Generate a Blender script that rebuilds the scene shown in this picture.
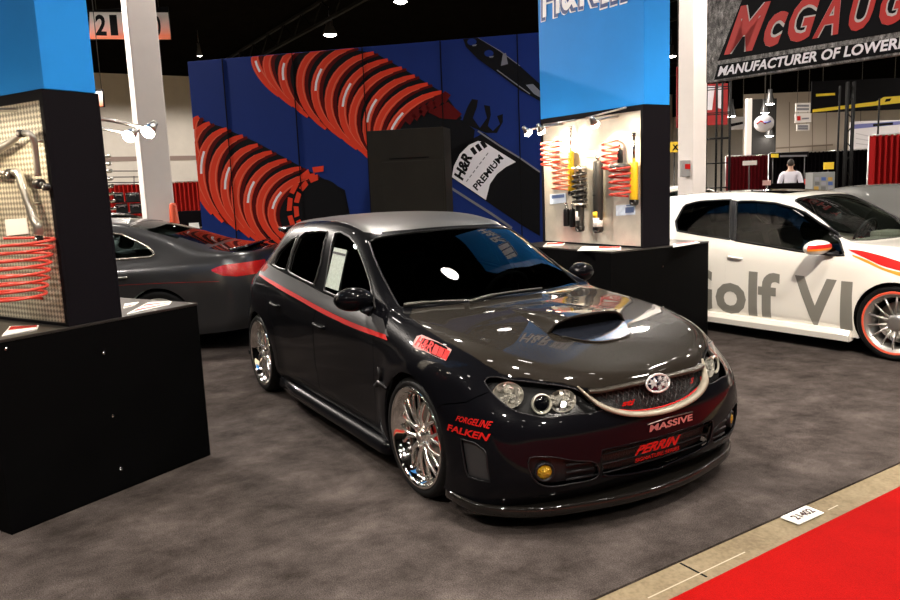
import bpy, bmesh, math, random
import numpy as np
from mathutils import Vector, Matrix, geometry
from mathutils.bvhtree import BVHTree
from mathutils.interpolate import poly_3d_calc

for o in list(bpy.data.objects):
    bpy.data.objects.remove(o, do_unlink=True)
SC = bpy.context.scene
COL = SC.collection
R = math.radians
rnd = random.Random(7)

# ------------------------------------------------------------------ camera
# world axes: x = towards the aisle (the way the dark hatchback faces), y = to its left, z = up, floor at 0
CAM = Vector((4.64489599, -2.61011788, 1.60016561))
YAW, PITCH, ROLL = R(149.17519771), R(-8.61773022), R(-2.30837729)
FPX = 754.6184951
_d = Vector((math.cos(PITCH) * math.cos(YAW), math.cos(PITCH) * math.sin(YAW), math.sin(PITCH)))
_r = _d.cross(Vector((0, 0, 1))).normalized()
_u = _r.cross(_d)
CR = _r * math.cos(ROLL) + _u * math.sin(ROLL)
CU = -_r * math.sin(ROLL) + _u * math.cos(ROLL)
CD = _d
cam_data = bpy.data.cameras.new('camera')
cam_data.sensor_fit = 'HORIZONTAL'
cam_data.sensor_width = 36.0
cam_data.lens = FPX / 900 * 36.0
cam_data.clip_start = 0.05
cam_data.clip_end = 400
cam = bpy.data.objects.new('camera', cam_data)
COL.objects.link(cam)
cam.matrix_world = Matrix(((CR.x, CU.x, -CD.x, CAM.x), (CR.y, CU.y, -CD.y, CAM.y), (CR.z, CU.z, -CD.z, CAM.z), (0, 0, 0, 1)))
SC.camera = cam

# ------------------------------------------------------------------ exposure and world
SC.view_settings.view_transform = 'Standard'
SC.view_settings.look = 'None'
SC.view_settings.gamma = 1.0
SC.view_settings.use_curve_mapping = False
SC.view_settings.exposure = 0.0
world = bpy.data.worlds.new('hall_air')
world.use_nodes = True
SC.world = world
world.node_tree.nodes['Background'].inputs[0].default_value = (1.0, 0.92, 0.85, 1)
world.node_tree.nodes['Background'].inputs[1].default_value = 0.012

# high bay lamps of the hall: (x, y, z, watts, spot cone degrees)
LAMP_RGB = (1.0, 0.91, 0.82)
HALL_LAMPS = [
    (5.6, -6.4, 7.2, 4300, 110), (10.5, -3.2, 7.2, 4300, 120), (2.3, -0.8, 7.2, 1500, 130), (6.0, 0.4, 7.2, 2400, 130), (2.0, 6.5, 7.2, 1800, 140),  # third lamp is unseen, added to brighten the white hatchback
    (-1.0, -7.5, 7.2, 1200, 140), (-5.0, 2.0, 7.2, 1000, 140), (-9.0, -4.5, 7.2, 8500, 150),
    (-5.0, 9.5, 7.2, 3300, 150), (3.0, 13.0, 7.2, 4500, 150), (10.5, 8.0, 7.2, 1500, 140),
    (-18.0, -2.0, 7.2, 13500, 178), (-14.0, 16.0, 7.2, 9000, 160), (-2.0, 24.0, 7.2, 6000, 160),
    (-24.0, 30.0, 7.2, 12000, 160), (-25.0, 3.0, 7.2, 9500, 178),
]

# ------------------------------------------------------------------ pixel rays (the photograph is 900 x 600)
def ray(px, py):
    return CR * ((px - 450) / FPX) - CU * ((py - 300) / FPX) + CD

def on_z(px, py, z=0.0):
    v = ray(px, py)
    return CAM + v * ((z - CAM.z) / v.z)

def on_vertical(px, py, p0, deg):
    n = Vector((-math.sin(R(deg)), math.cos(R(deg)), 0))
    v = ray(px, py)
    return CAM + v * ((Vector((p0[0], p0[1], 0)) - CAM).dot(n) / v.dot(n))

def at_depth(px, py, d):
    return CAM + ray(px, py) * d

# ------------------------------------------------------------------ object helpers
def tag(o, label=None, cat=None, group=None, kind=None):
    if label: o['label'] = label
    if cat: o['category'] = cat
    if group: o['group'] = group
    if kind: o['kind'] = kind
    return o

def empty(name, loc=(0, 0, 0), rz=0.0, label=None, cat=None, group=None):
    o = bpy.data.objects.new(name, None)
    o.empty_display_size = 0.1
    COL.objects.link(o)
    o.location = loc
    o.rotation_euler = (0, 0, rz)
    return tag(o, label, cat, group)

def mesh_obj(name, me, mat=None, parent=None):
    o = bpy.data.objects.new(name, me)
    COL.objects.link(o)
    if mat is not None:
        for m in (mat if isinstance(mat, (list, tuple)) else [mat]):
            me.materials.append(m)
    if parent is not None:
        o.parent = parent
    return o

def copy_tree(o, parent=None):
    c = o.copy()
    COL.objects.link(c)
    c.parent = parent
    for ch in list(o.children):
        copy_tree(ch, c)
    return c

class MB:
    """collects shapes, builds them as one mesh object"""
    def __init__(self):
        self.v, self.f, self.mi, self.sm = [], [], [], []
    def add(self, vs, fs, mi=0, smooth=True, M=None):
        n = len(self.v)
        for p in vs:
            p = Vector(p)
            self.v.append(M @ p if M is not None else p)
        for f in fs:
            self.f.append([i + n for i in f]); self.mi.append(mi); self.sm.append(smooth)
        return self
    def box(self, lo, hi, mi=0, M=None, bev=0.0):
        x0, y0, z0 = lo; x1, y1, z1 = hi
        if bev <= 0:
            vs = [(x0,y0,z0),(x1,y0,z0),(x1,y1,z0),(x0,y1,z0),(x0,y0,z1),(x1,y0,z1),(x1,y1,z1),(x0,y1,z1)]
            fs = [(0,3,2,1),(4,5,6,7),(0,1,5,4),(1,2,6,5),(2,3,7,6),(3,0,4,7)]
            return self.add(vs, fs, mi, False, M)
        bm = bmesh.new()
        bmesh.ops.create_cube(bm, size=1)
        for v in bm.verts:
            v.co = Vector(((x0+x1)/2 + v.co.x*(x1-x0), (y0+y1)/2 + v.co.y*(y1-y0), (z0+z1)/2 + v.co.z*(z1-z0)))
        bmesh.ops.bevel(bm, geom=list(bm.edges), offset=bev, segments=2, profile=0.6, affect='EDGES')
        bm.verts.index_update()
        self.add([v.co.copy() for v in bm.verts], [[v.index for v in f.verts] for f in bm.faces], mi, False, M)
        bm.free()
        return self
    def lathe(self, prof, n=32, mi=0, M=None, closed=False, smooth=True):
        """prof: (radius, height) pairs turned about z"""
        vs, fs = [], []
        m = len(prof)
        for i in range(n):
            a = 2*math.pi*i/n
            for r, h in prof:
                vs.append((r*math.cos(a), r*math.sin(a), h))
        for i in range(n):
            j = (i+1) % n
            for k in range(m if closed else m-1):
                l = (k+1) % m
                fs.append((i*m+k, j*m+k, j*m+l, i*m+l))
        return self.add(vs, fs, mi, smooth, M)
    def disc(self, r, h=0.0, n=32, mi=0, M=None):
        return self.add([(r*math.cos(2*math.pi*i/n), r*math.sin(2*math.pi*i/n), h) for i in range(n)], [list(range(n))], mi, False, M)
    def tube(self, pts, rad, n=8, mi=0, M=None, closed=False, caps=True, flat=1.0):
        pts = [Vector(p) for p in pts]
        m = len(pts)
        rads = rad if isinstance(rad, (list, tuple)) else [rad]*m
        vs, fs = [], []
        up = None
        for i, p in enumerate(pts):
            if closed: t = pts[(i+1) % m] - pts[i-1]
            else: t = pts[min(i+1, m-1)] - pts[max(i-1, 0)]
            if t.length < 1e-9: t = Vector((0, 0, 1))
            t.normalize()
            if up is None:
                up = Vector((0, 0, 1)) if abs(t.z) < 0.9 else Vector((1, 0, 0))
            a = up - t*up.dot(t)
            if a.length < 1e-6: a = t.orthogonal()
            a.normalize(); up = a
            b = t.cross(a)
            for k in range(n):
                th = 2*math.pi*k/n
                vs.append(p + (a*math.cos(th)*flat + b*math.sin(th))*rads[i])
        for i in range(m if closed else m-1):
            j = (i+1) % m
            for k in range(n):
                l = (k+1) % n
                fs.append((i*n+k, i*n+l, j*n+l, j*n+k))
        if caps and not closed:
            fs.append(tuple(range(n-1, -1, -1)))
            fs.append(tuple(range((m-1)*n, m*n)))
        return self.add(vs, fs, mi, True, M)
    def prism(self, poly, h0, h1, mi=0, M=None, smooth=False):
        """poly in the xy plane, pushed along z"""
        n = len(poly)
        vs = [(x, y, h0) for x, y in poly] + [(x, y, h1) for x, y in poly]
        area = sum(poly[i][0]*poly[(i+1) % n][1] - poly[(i+1) % n][0]*poly[i][1] for i in range(n))
        fs = [tuple(range(n-1, -1, -1)), tuple(range(n, 2*n))]
        fs += [(i, (i+1) % n, n+(i+1) % n, n+i) for i in range(n)]
        if area < 0: fs = [tuple(reversed(f)) for f in fs]
        return self.add(vs, fs, mi, smooth, M)
    def ball(self, c, r, n=16, m=10, mi=0, sc=(1, 1, 1), M=None):
        vs, fs = [], []
        for j in range(m+1):
            ph = math.pi*j/m
            for i in range(n):
                th = 2*math.pi*i/n
                vs.append((c[0]+r*sc[0]*math.sin(ph)*math.cos(th), c[1]+r*sc[1]*math.sin(ph)*math.sin(th), c[2]-r*sc[2]*math.cos(ph)))
        for j in range(m):
            for i in range(n):
                fs.append((j*n+i, j*n+(i+1) % n, (j+1)*n+(i+1) % n, (j+1)*n+i))
        return self.add(vs, fs, mi, True, M)
    def build(self, name, mat, parent=None, weld=False, loc=None):
        me = bpy.data.meshes.new(name)
        me.from_pydata([tuple(p) for p in self.v], [], self.f)
        me.polygons.foreach_set('material_index', self.mi)
        me.polygons.foreach_set('use_smooth', self.sm)
        if weld:
            bm = bmesh.new(); bm.from_mesh(me)
            bmesh.ops.remove_doubles(bm, verts=bm.verts, dist=1e-5)
            bmesh.ops.recalc_face_normals(bm, faces=bm.faces)
            bm.to_mesh(me); bm.free()
        me.update()
        o = mesh_obj(name, me, mat, parent)
        if loc is not None: o.location = loc
        return o

def Tm(loc=(0, 0, 0), rx=0, ry=0, rz=0, s=(1, 1, 1)):
    return Matrix.LocRotScale(Vector(loc), None, None) @ Matrix.Rotation(rz, 4, 'Z') @ Matrix.Rotation(ry, 4, 'Y') @ Matrix.Rotation(rx, 4, 'X') @ Matrix.Diagonal((*s, 1))

def frame_m(o, ex, ey, ez=None):
    ex = Vector(ex); ey = Vector(ey)
    ez = ex.cross(ey) if ez is None else Vector(ez)
    o = Vector(o)
    return Matrix(((ex.x, ey.x, ez.x, o.x), (ex.y, ey.y, ez.y, o.y), (ex.z, ey.z, ez.z, o.z), (0, 0, 0, 1)))

def helix(r, pitch, turns, n=16, r2=None, z0=0.0):
    N = int(turns*n)
    out = []
    for i in range(N+1):
        t = i/N
        rr = r if r2 is None else r + (r2-r)*t
        a = 2*math.pi*turns*t
        out.append((rr*math.cos(a), rr*math.sin(a), z0 + pitch*turns*t))
    return out

# text outlines from the built in font, as unit-box meshes
_tcache = {}
def text_mesh(s, bold=0.0, shear=0.0, spacing=1.0, grid=0):
    key = (s, bold, shear, spacing, grid)
    if key in _tcache: return _tcache[key]
    cu = bpy.data.curves.new('lettering', 'FONT')
    cu.body = s
    cu.offset = bold
    cu.shear = shear
    cu.space_character = spacing
    cu.resolution_u = 3
    cu.fill_mode = 'FRONT'
    ob = bpy.data.objects.new('lettering', cu)
    COL.objects.link(ob)
    dg = bpy.context.evaluated_depsgraph_get()
    me = bpy.data.meshes.new_from_object(ob.evaluated_get(dg))
    vs = [v.co.copy() for v in me.vertices]
    fs = [list(p.vertices) for p in me.polygons]
    bpy.data.objects.remove(ob, do_unlink=True)
    bpy.data.curves.remove(cu)
    bpy.data.meshes.remove(me)
    x0 = min(v.x for v in vs); x1 = max(v.x for v in vs)
    y0 = min(v.y for v in vs); y1 = max(v.y for v in vs)
    vs = [((v.x-x0)/(x1-x0), (v.y-y0)/(y1-y0)) for v in vs]
    if grid:
        bm = bmesh.new()
        bv = [bm.verts.new((x, y, 0)) for x, y in vs]
        for f in fs:
            try: bm.faces.new([bv[i] for i in f])
            except ValueError: pass
        for ax in (0, 1):
            for k in range(1, grid):
                no = Vector((1, 0, 0)) if ax == 0 else Vector((0, 1, 0))
                bmesh.ops.bisect_plane(bm, geom=list(bm.verts)+list(bm.edges)+list(bm.faces), plane_co=no*(k/grid), plane_no=no, dist=1e-6)
        bm.verts.index_update()
        vs = [(v.co.x, v.co.y) for v in bm.verts]
        fs = [[v.index for v in f.verts] for f in bm.faces]
        bm.free()
    _tcache[key] = (vs, fs)
    return vs, fs

def lerp(a, b, t): return a + (b-a)*t

def text_on_quad(mb, s, q, mi=0, bold=0.02, shear=0.0, spacing=1.0, lift=None, snap=None, depth=0.0):
    """q: lower left, lower right, upper right, upper left corners (3D); snap: a function that lays a point on a surface"""
    vs, fs = text_mesh(s, bold, shear, spacing, 14 if snap else 0)
    q = [Vector(p) for p in q]
    n = (q[1]-q[0]).cross(q[3]-q[0]).normalized()
    out = []
    for x, y in vs:
        p = lerp(lerp(q[0], q[1], x), lerp(q[3], q[2], x), y)
        if snap: p = snap(p)
        elif lift: p = p + n*lift
        out.append(p)
    mb.add(out, fs, mi, False)
    if depth:
        mb.add([p - n*depth for p in out], [list(reversed(f)) for f in fs], mi, False)
        cnt = {}
        for f in fs:
            for i in range(len(f)):
                e = (f[i], f[(i+1) % len(f)])
                cnt[e] = cnt.get(e, 0)+1
        m = len(out)
        side = [(b, a, a+m, b+m) for (a, b) in cnt if (b, a) not in cnt]
        mb.add(out + [p - n*depth for p in out], side, mi, False)
    return mb

# ------------------------------------------------------------------ materials
MATS = {}
def mat(name, base=(0.5, 0.5, 0.5), metal=0.0, rough=0.5, coat=0.0, coat_rough=0.03, spec=0.5, coat_ior=1.5, emit=None, emit_s=0.0,
        noise=None, bump=None, alpha=1.0):
    """noise: (scale, amount) varies the colour; bump: (scale, strength)"""
    if name in MATS: return MATS[name]
    m = bpy.data.materials.new(name)
    m.use_nodes = True
    nt = m.node_tree
    b = nt.nodes['Principled BSDF']
    b.inputs['Base Color'].default_value = (*base, 1)
    b.inputs['Metallic'].default_value = metal
    b.inputs['Roughness'].default_value = rough
    b.inputs['Coat Weight'].default_value = coat
    b.inputs['Coat Roughness'].default_value = coat_rough
    b.inputs['Specular IOR Level'].default_value = spec
    b.inputs['Coat IOR'].default_value = coat_ior
    if emit:
        b.inputs['Emission Color'].default_value = (*emit, 1)
        b.inputs['Emission Strength'].default_value = emit_s
    tc = None
    if noise or bump:
        tc = nt.nodes.new('ShaderNodeTexCoord')
    if noise:
        n = nt.nodes.new('ShaderNodeTexNoise')
        n.inputs['Scale'].default_value = noise[0]
        n.inputs['Detail'].default_value = 6
        n.inputs['Roughness'].default_value = 0.65
        nt.links.new(tc.outputs['Object'], n.inputs['Vector'])
        r = nt.nodes.new('ShaderNodeValToRGB')
        a = noise[1]
        r.color_ramp.elements[0].position = 0.3
        r.color_ramp.elements[1].position = 0.7
        r.color_ramp.elements[0].color = (*[c*(1-a) for c in base], 1)
        r.color_ramp.elements[1].color = (*[min(1, c*(1+a)) for c in base], 1)
        nt.links.new(n.outputs['Fac'], r.inputs['Fac'])
        nt.links.new(r.outputs['Color'], b.inputs['Base Color'])
    if bump:
        n = nt.nodes.new('ShaderNodeTexNoise')
        n.inputs['Scale'].default_value = bump[0]
        n.inputs['Detail'].default_value = 4
        nt.links.new(tc.outputs['Object'], n.inputs['Vector'])
        bp = nt.nodes.new('ShaderNodeBump')
        bp.inputs['Strength'].default_value = bump[1]
        bp.inputs['Distance'].default_value = 0.01
        nt.links.new(n.outputs['Fac'], bp.inputs['Height'])
        nt.links.new(bp.outputs['Normal'], b.inputs['Normal'])
    MATS[name] = m
    return m

def glass_mat(name, tint=(0.1, 0.1, 0.1), rough=0.0, refl=(1, 1, 1), ior=1.5):
    """thin pane: tinted see-through plus mirror reflection by Fresnel"""
    if name in MATS: return MATS[name]
    m = bpy.data.materials.new(name)
    m.use_nodes = True
    nt = m.node_tree
    nt.nodes.remove(nt.nodes['Principled BSDF'])
    t = nt.nodes.new('ShaderNodeBsdfTransparent'); t.inputs[0].default_value = (*tint, 1)
    g = nt.nodes.new('ShaderNodeBsdfGlossy'); g.inputs['Roughness'].default_value = rough; g.inputs[0].default_value = (*refl, 1)
    fr = nt.nodes.new('ShaderNodeFresnel'); fr.inputs[0].default_value = ior
    mx = nt.nodes.new('ShaderNodeMixShader')
    nt.links.new(fr.outputs[0], mx.inputs[0])
    nt.links.new(t.outputs[0], mx.inputs[1]); nt.links.new(g.outputs[0], mx.inputs[2])
    nt.links.new(mx.outputs[0], nt.nodes['Material Output'].inputs[0])
    MATS[name] = m
    return m

M_BLACK = mat('black_laminate', (0.0015, 0.0015, 0.0016), rough=0.6, spec=0.04, noise=(3, 0.15))
M_BLACKP = mat('black_plastic', (0.008, 0.008, 0.009), rough=0.4, spec=0.25)
M_RUBBER = mat('tyre_rubber', (0.006, 0.006, 0.006), rough=0.6, spec=0.15, noise=(30, 0.2))
M_CHROME = mat('chrome', (0.86, 0.84, 0.80), metal=1.0, rough=0.08)
M_STEEL = mat('satin_steel', (0.55, 0.53, 0.5), metal=1.0, rough=0.3)
M_IRON = mat('dark_iron', (0.12, 0.115, 0.11), metal=1.0, rough=0.42)
M_WHITE = mat('white_paper', (0.8, 0.78, 0.74), rough=0.6)
M_RED = mat('red_vinyl', (0.46, 0.008, 0.006), rough=0.5, spec=0.2)
M_DARK = mat('dark_void', (0.004, 0.004, 0.004), rough=0.9, spec=0.1)
M_MESHG = None
# ------------------------------------------------------------------ car bodies: feature lines -> smooth skin -> cut panels
def pchip(t, y, q):
    """monotone cubic through y (n, ...) at knots t, sampled at q"""
    t = np.asarray(t, float); y = np.asarray(y, float); q = np.asarray(q, float)
    sh = (-1,) + (1,)*(y.ndim-1)
    h = np.diff(t).reshape(sh); d = np.diff(y, axis=0)/h
    m = np.zeros_like(y)
    w1 = 2*h[1:]+h[:-1]; w2 = h[1:]+2*h[:-1]
    with np.errstate(divide='ignore', invalid='ignore'):
        hm = (w1+w2)/(w1/d[:-1]+w2/d[1:])
    cen = (d[:-1]*h[1:]+d[1:]*h[:-1])/(h[1:]+h[:-1])
    lim = 3*np.minimum(np.abs(d[:-1]), np.abs(d[1:]))
    cen = np.clip(cen, -lim, lim)
    m[1:-1] = np.where(d[:-1]*d[1:] > 0, cen, cen*0.0)
    m[0] = d[0]; m[-1] = d[-1]
    i = np.clip(np.searchsorted(t, q, side='right')-1, 0, len(t)-2)
    hh = (t[i+1]-t[i]).reshape(sh); s = ((q-t[i]).reshape(sh))/hh
    return ((2*s**3-3*s**2+1)*y[i] + (s**3-2*s**2+s)*hh*m[i] + (-2*s**3+3*s**2)*y[i+1] + (s**3-s**2)*hh*m[i+1])

class CarSkin:
    def __init__(self, table, ku=9, kv=6, smooth=4, wheels=(), flare=0.018):
        T = np.array(table, float)                     # stations x levels x 3, |y|
        ref = T[:, 3, :]
        tu = np.concatenate([[0], np.cumsum(np.linalg.norm(np.diff(ref, axis=0), axis=1)+0.02)])
        tops = T[:, -1, :]
        tu2 = np.concatenate([[0], np.cumsum(np.linalg.norm(np.diff(tops, axis=0), axis=1)+0.02)])
        tu = tu/tu[-1]*0.5 + tu2/tu2[-1]*0.5
        dv = np.linalg.norm(np.diff(T, axis=1), axis=2).mean(axis=0)+0.01
        tv = np.concatenate([[0], np.cumsum(dv)])
        qu = np.concatenate([np.linspace(tu[i], tu[i+1], ku, endpoint=False) for i in range(len(tu)-1)] + [[tu[-1]]])
        qv = np.concatenate([np.linspace(tv[i], tv[i+1], kv, endpoint=False) for i in range(len(tv)-1)] + [[tv[-1]]])
        G = pchip(tu, T, qu)                            # U x levels x 3
        G = np.swapaxes(pchip(tv, np.swapaxes(G, 0, 1), qv), 0, 1)
        # wheel arch flare
        for (wx, wz, wr) in wheels:
            rr = np.hypot(G[:, :, 0]-wx, G[:, :, 2]-wz)
            k = np.clip(1-np.abs(rr-wr)/0.13, 0, 1); k = k*k*(3-2*k)
            k = k*(G[:, :, 1] > 0.7)
            G[:, :, 1] += flare*k
        # full width: level axis from right bottom over the top to left bottom
        A = G.copy(); A[:, :, 1] *= -1
        B = G[:, ::-1, :][:, 1:, :]
        F = np.concatenate([A, B], axis=1)
        for _ in range(smooth):
            P = F.copy()
            P[1:-1, 1:-1] = 0.5*F[1:-1, 1:-1] + 0.125*(F[2:, 1:-1]+F[:-2, 1:-1]+F[1:-1, 2:]+F[1:-1, :-2])
            F = P
        self.F = F
        U, Vn = F.shape[:2]
        vs = [Vector(p) for p in F.reshape(-1, 3)]
        fs = [(i*Vn+j, i*Vn+j+1, (i+1)*Vn+j+1, (i+1)*Vn+j) for i in range(U-1) for j in range(Vn-1)]
        bm = bmesh.new()
        bv = [bm.verts.new(v) for v in vs]
        for f in fs: bm.faces.new([bv[i] for i in f])
        bmesh.ops.remove_doubles(bm, verts=bm.verts, dist=2e-4)
        # weld the centre seams of nose and tail
        bmesh.ops.recalc_face_normals(bm, faces=bm.faces)
        up = max(bm.faces, key=lambda f: f.calc_center_median().z)
        if up.normal.z < 0: bmesh.ops.reverse_faces(bm, faces=bm.faces)
        bmesh.ops.triangulate(bm, faces=[f for f in bm.faces if len(f.verts) > 4])
        bm.normal_update()
        self.bm = bm
        self.lay = bm.faces.layers.int.new('region')
        ref = bm.copy()
        bmesh.ops.triangulate(ref, faces=ref.faces)
        ref.normal_update()
        ref.verts.ensure_lookup_table(); ref.faces.ensure_lookup_table()
        self.rv = [v.co.copy() for v in ref.verts]
        self.rn = [v.normal.copy() for v in ref.verts]
        self.rf = [[v.index for v in f.verts] for f in ref.faces]
        self.bvh = BVHTree.FromPolygons(self.rv, self.rf)
        ref.free()
        self.ids = {}
        self.M = Matrix.Identity(4)                     # local -> world
    # -- look-ups
    def normal_at(self, p):
        loc, n, i, d = self.bvh.find_nearest(p)
        tri = self.rf[i]
        w = poly_3d_calc([self.rv[k] for k in tri], loc)
        nn = Vector((0, 0, 0))
        for k, a in zip(tri, w): nn += self.rn[k]*a
        return loc, (nn.normalized() if nn.length > 1e-6 else n)
    def px(self, x, y):
        """the skin point (local) the photograph shows at a pixel"""
        Mi = self.M.inverted()
        o = Mi @ CAM
        d = (Mi.to_3x3() @ ray(x, y)).normalized()
        h = self.bvh.ray_cast(o, d)
        if h[0] is None:
            best = None
            for k in range(60):
                p = o + d*(2.0+0.15*k)
                q = self.bvh.find_nearest(p)
                if best is None or q[3] < best[1]: best = (q[0], q[3])
            return best[0]
        return h[0]
    def snap(self, lift=0.002):
        def f(p):
            loc, n = self.normal_at(p)
            return loc + n*lift
        return f
    # -- cutting
    def cut(self, name, poly, u, v, w, cond=None, over=(0,), nd=0.02):
        """mark as region `name` the skin inside poly (3D points), seen along -w"""
        bm, lay = self.bm, self.lay
        if name not in self.ids: self.ids[name] = len(self.ids)+1
        rid = self.ids[name]
        u, v, w = Vector(u).normalized(), Vector(v).normalized(), Vector(w).normalized()
        P = [(Vector(p).dot(u), Vector(p).dot(v)) for p in poly]
        lo = (min(p[0] for p in P)-0.02, min(p[1] for p in P)-0.02)
        hi = (max(p[0] for p in P)+0.02, max(p[1] for p in P)+0.02)
        okids = {self.ids[o] if isinstance(o, str) else o for o in over}
        def near(f, a, b):
            us = [q.co.dot(u) for q in f.verts]; vv = [q.co.dot(v) for q in f.verts]
            return max(us) > a[0] and min(us) < b[0] and max(vv) > a[1] and min(vv) < b[1]
        def good(f):
            return f[lay] in okids and f.normal.dot(w) > nd and (cond is None or cond(f.calc_center_median()))
        cand = [f for f in bm.faces if good(f) and near(f, lo, hi)]
        for k in range(len(P)):
            a, b = P[k], P[(k+1) % len(P)]
            if math.hypot(b[0]-a[0], b[1]-a[1]) < 1e-6: continue
            e0 = (min(a[0], b[0])-1e-3, min(a[1], b[1])-1e-3); e1 = (max(a[0], b[0])+1e-3, max(a[1], b[1])+1e-3)
            fs = [f for f in cand if f.is_valid and near(f, e0, e1)]
            if not fs: continue
            co = u*a[0] + v*a[1]
            du = u*(b[0]-a[0]) + v*(b[1]-a[1])
            no = du.cross(w).normalized()
            # shift so that the plane holds the edge for any depth along w
            geom = list({e for f in fs for e in f.edges}) + list({q for f in fs for q in f.verts}) + fs
            keep = set(fs)
            res = bmesh.ops.bisect_plane(bm, geom=geom, plane_co=co, plane_no=no, dist=2e-5)
            new = [g for g in res['geom'] if isinstance(g, bmesh.types.BMFace)]
            cand = [f for f in set(cand) | set(new) if f.is_valid]
        bm.normal_update()
        n = 0
        for f in bm.faces:
            if not good(f): continue
            c = f.calc_center_median()
            x, y = c.dot(u), c.dot(v)
            if not (lo[0] < x < hi[0] and lo[1] < y < hi[1]): continue
            ins = False
            j = len(P)-1
            for i in range(len(P)):
                if (P[i][1] > y) != (P[j][1] > y) and x < (P[j][0]-P[i][0])*(y-P[i][1])/(P[j][1]-P[i][1])+P[i][0]: ins = not ins
                j = i
            if ins: f[lay] = rid; n += 1
        return n
    def cut_sides(self, name, poly, w=(0, -1, 0), u=(1, 0, 0), v=(0, 0, 1), cond=None, over=(0,), sides=("r", "l"), nd=0.02):
        """the same outline on the right side (y < 0) and mirrored on the left"""
        m = lambda p: Vector((p[0], -p[1], p[2]))
        n = 0
        if 'r' in sides:
            n += self.cut(name+'_r', poly, u, v, w, (lambda c: c.y < 0 and (cond is None or cond(c))), over, nd)
        if 'l' in sides:
            n += self.cut(name+'_l', [m(p) for p in poly], m(u), m(v), m(w),
                          (lambda c: c.y > 0 and (cond is None or cond(m(c)))), over, nd)
        return n
    def cut_mid(self, name, half, u, v, w, cond=None, over=(0,), nd=0.02):
        """an outline given on the right half, first and last point on the centre line"""
        half = [Vector(p) for p in half]
        half[0].y = 0; half[-1].y = 0
        poly = half + [Vector((p.x, -p.y, p.z)) for p in reversed(half[1:-1])]
        return self.cut(name, poly, u, v, w, cond, over, nd)
    # -- taking panels out
    def take(self, region, keep=False):
        rid = self.ids[region] if region else 0
        bm = self.bm.copy()
        lay = bm.faces.layers.int['region']
        bmesh.ops.delete(bm, geom=[f for f in bm.faces if f[lay] != rid], context='FACES')
        bmesh.ops.remove_doubles(bm, verts=bm.verts, dist=6e-4)
        bmesh.ops.dissolve_degenerate(bm, edges=bm.edges, dist=2e-4)
        return bm
    def panel(self, region, name, m, parent, gap=0.0025, depth=0.014, offset=0.0, cutout=None):
        bm = self.take(region)
        if not bm.faces:
            bm.free(); print('EMPTY REGION', region); return None
        if cutout: cutout(bm)
        bm.normal_update()
        if gap or depth:
            be = [e for e in bm.edges if len(e.link_faces) == 1]
            mv = {}
            for e in be:
                f = e.link_faces[0]
                d = e.verts[1].co-e.verts[0].co
                if d.length < 1e-7: continue
                inn = f.normal.cross(d).normalized()
                if inn.dot(f.calc_center_median()-e.verts[0].co) < 0: inn = -inn
                for q in e.verts: mv.setdefault(q, []).append(inn*d.length)
            for q, l in mv.items():
                s = sum(l, Vector((0, 0, 0)))
                if s.length > 1e-9 and abs(q.co.y) > 1e-4: q.co += s.normalized()*gap
        for q in bm.verts:
            loc, n = self.normal_at(q.co)
            if offset: q.co += n*offset
        if depth:
            be = [e for e in bm.edges if len(e.link_faces) == 1]
            r = bmesh.ops.extrude_edge_only(bm, edges=be)
            for q in [g for g in r['geom'] if isinstance(g, bmesh.types.BMVert)]:
                q.co -= self.normal_at(q.co)[1]*depth
        me = bpy.data.meshes.new(name)
        bm.to_mesh(me)
        bm.free()
        me.polygons.foreach_set('use_smooth', [True]*len(me.polygons))
        me.normals_split_custom_set_from_vertices([tuple(self.normal_at(q.co)[1]) for q in me.vertices])
        return mesh_obj(name, me, m, parent)
    def rims(self, region, offset=0.0):
        """ordered outline loops of a region"""
        bm = self.take(region)
        be = [e for e in bm.edges if len(e.link_faces) == 1]
        nb = {}
        for e in be:
            a, b = e.verts
            nb.setdefault(a, []).append(b); nb.setdefault(b, []).append(a)
        loops, seen = [], set()
        for s in nb:
            if s in seen: continue
            loop = [s]; seen.add(s); cur = s
            while True:
                nx = [q for q in nb[cur] if q not in seen]
                if not nx: break
                cur = nx[0]; seen.add(cur); loop.append(cur)
            if len(loop) > 6:
                loops.append([q.co + self.normal_at(q.co)[1]*offset for q in loop])
        bm.free()
        return loops
    def trim(self, regions, name, m, parent, rad=0.006, offset=0.002, n=5):
        mb = MB()
        for r in regions:
            for l in self.rims(r, offset):
                mb.tube(decimate(l, 0.02), rad, n, closed=True)
        return mb.build(name, m, parent) if mb.v else None
    def sheet(self, region, name, m, parent, offset):
        """the same outline set back (or lifted), without edges"""
        return self.panel(region, name, m, parent, gap=0, depth=0, offset=offset)

def decimate(l, step):
    out = [l[0]]
    for p in l[1:]:
        if (p-out[-1]).length > step: out.append(p)
    return out

def smooth_line(pts, n=6, closed=False):
    P = [Vector(p) for p in pts]
    out = []
    m = len(P)
    for i in range(m if closed else m-1):
        a, b, c, d = P[(i-1) % m if closed else max(i-1, 0)], P[i], P[(i+1) % m], P[(i+2) % m if closed else min(i+2, m-1)]
        for k in range(n):
            t = k/n
            out.append(0.5*((2*b)+(c-a)*t+(2*a-5*b+4*c-d)*t*t+(3*b-a-3*c+d)*t**3))
    if not closed: out.append(P[-1])
    return out

def circle_poly(cx, cz, r, y=0.0, a0=0, a1=360, n=40):
    return [Vector((cx+r*math.cos(R(a0+(a1-a0)*i/n)), y, cz+r*math.sin(R(a0+(a1-a0)*i/n)))) for i in range(n)]

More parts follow.
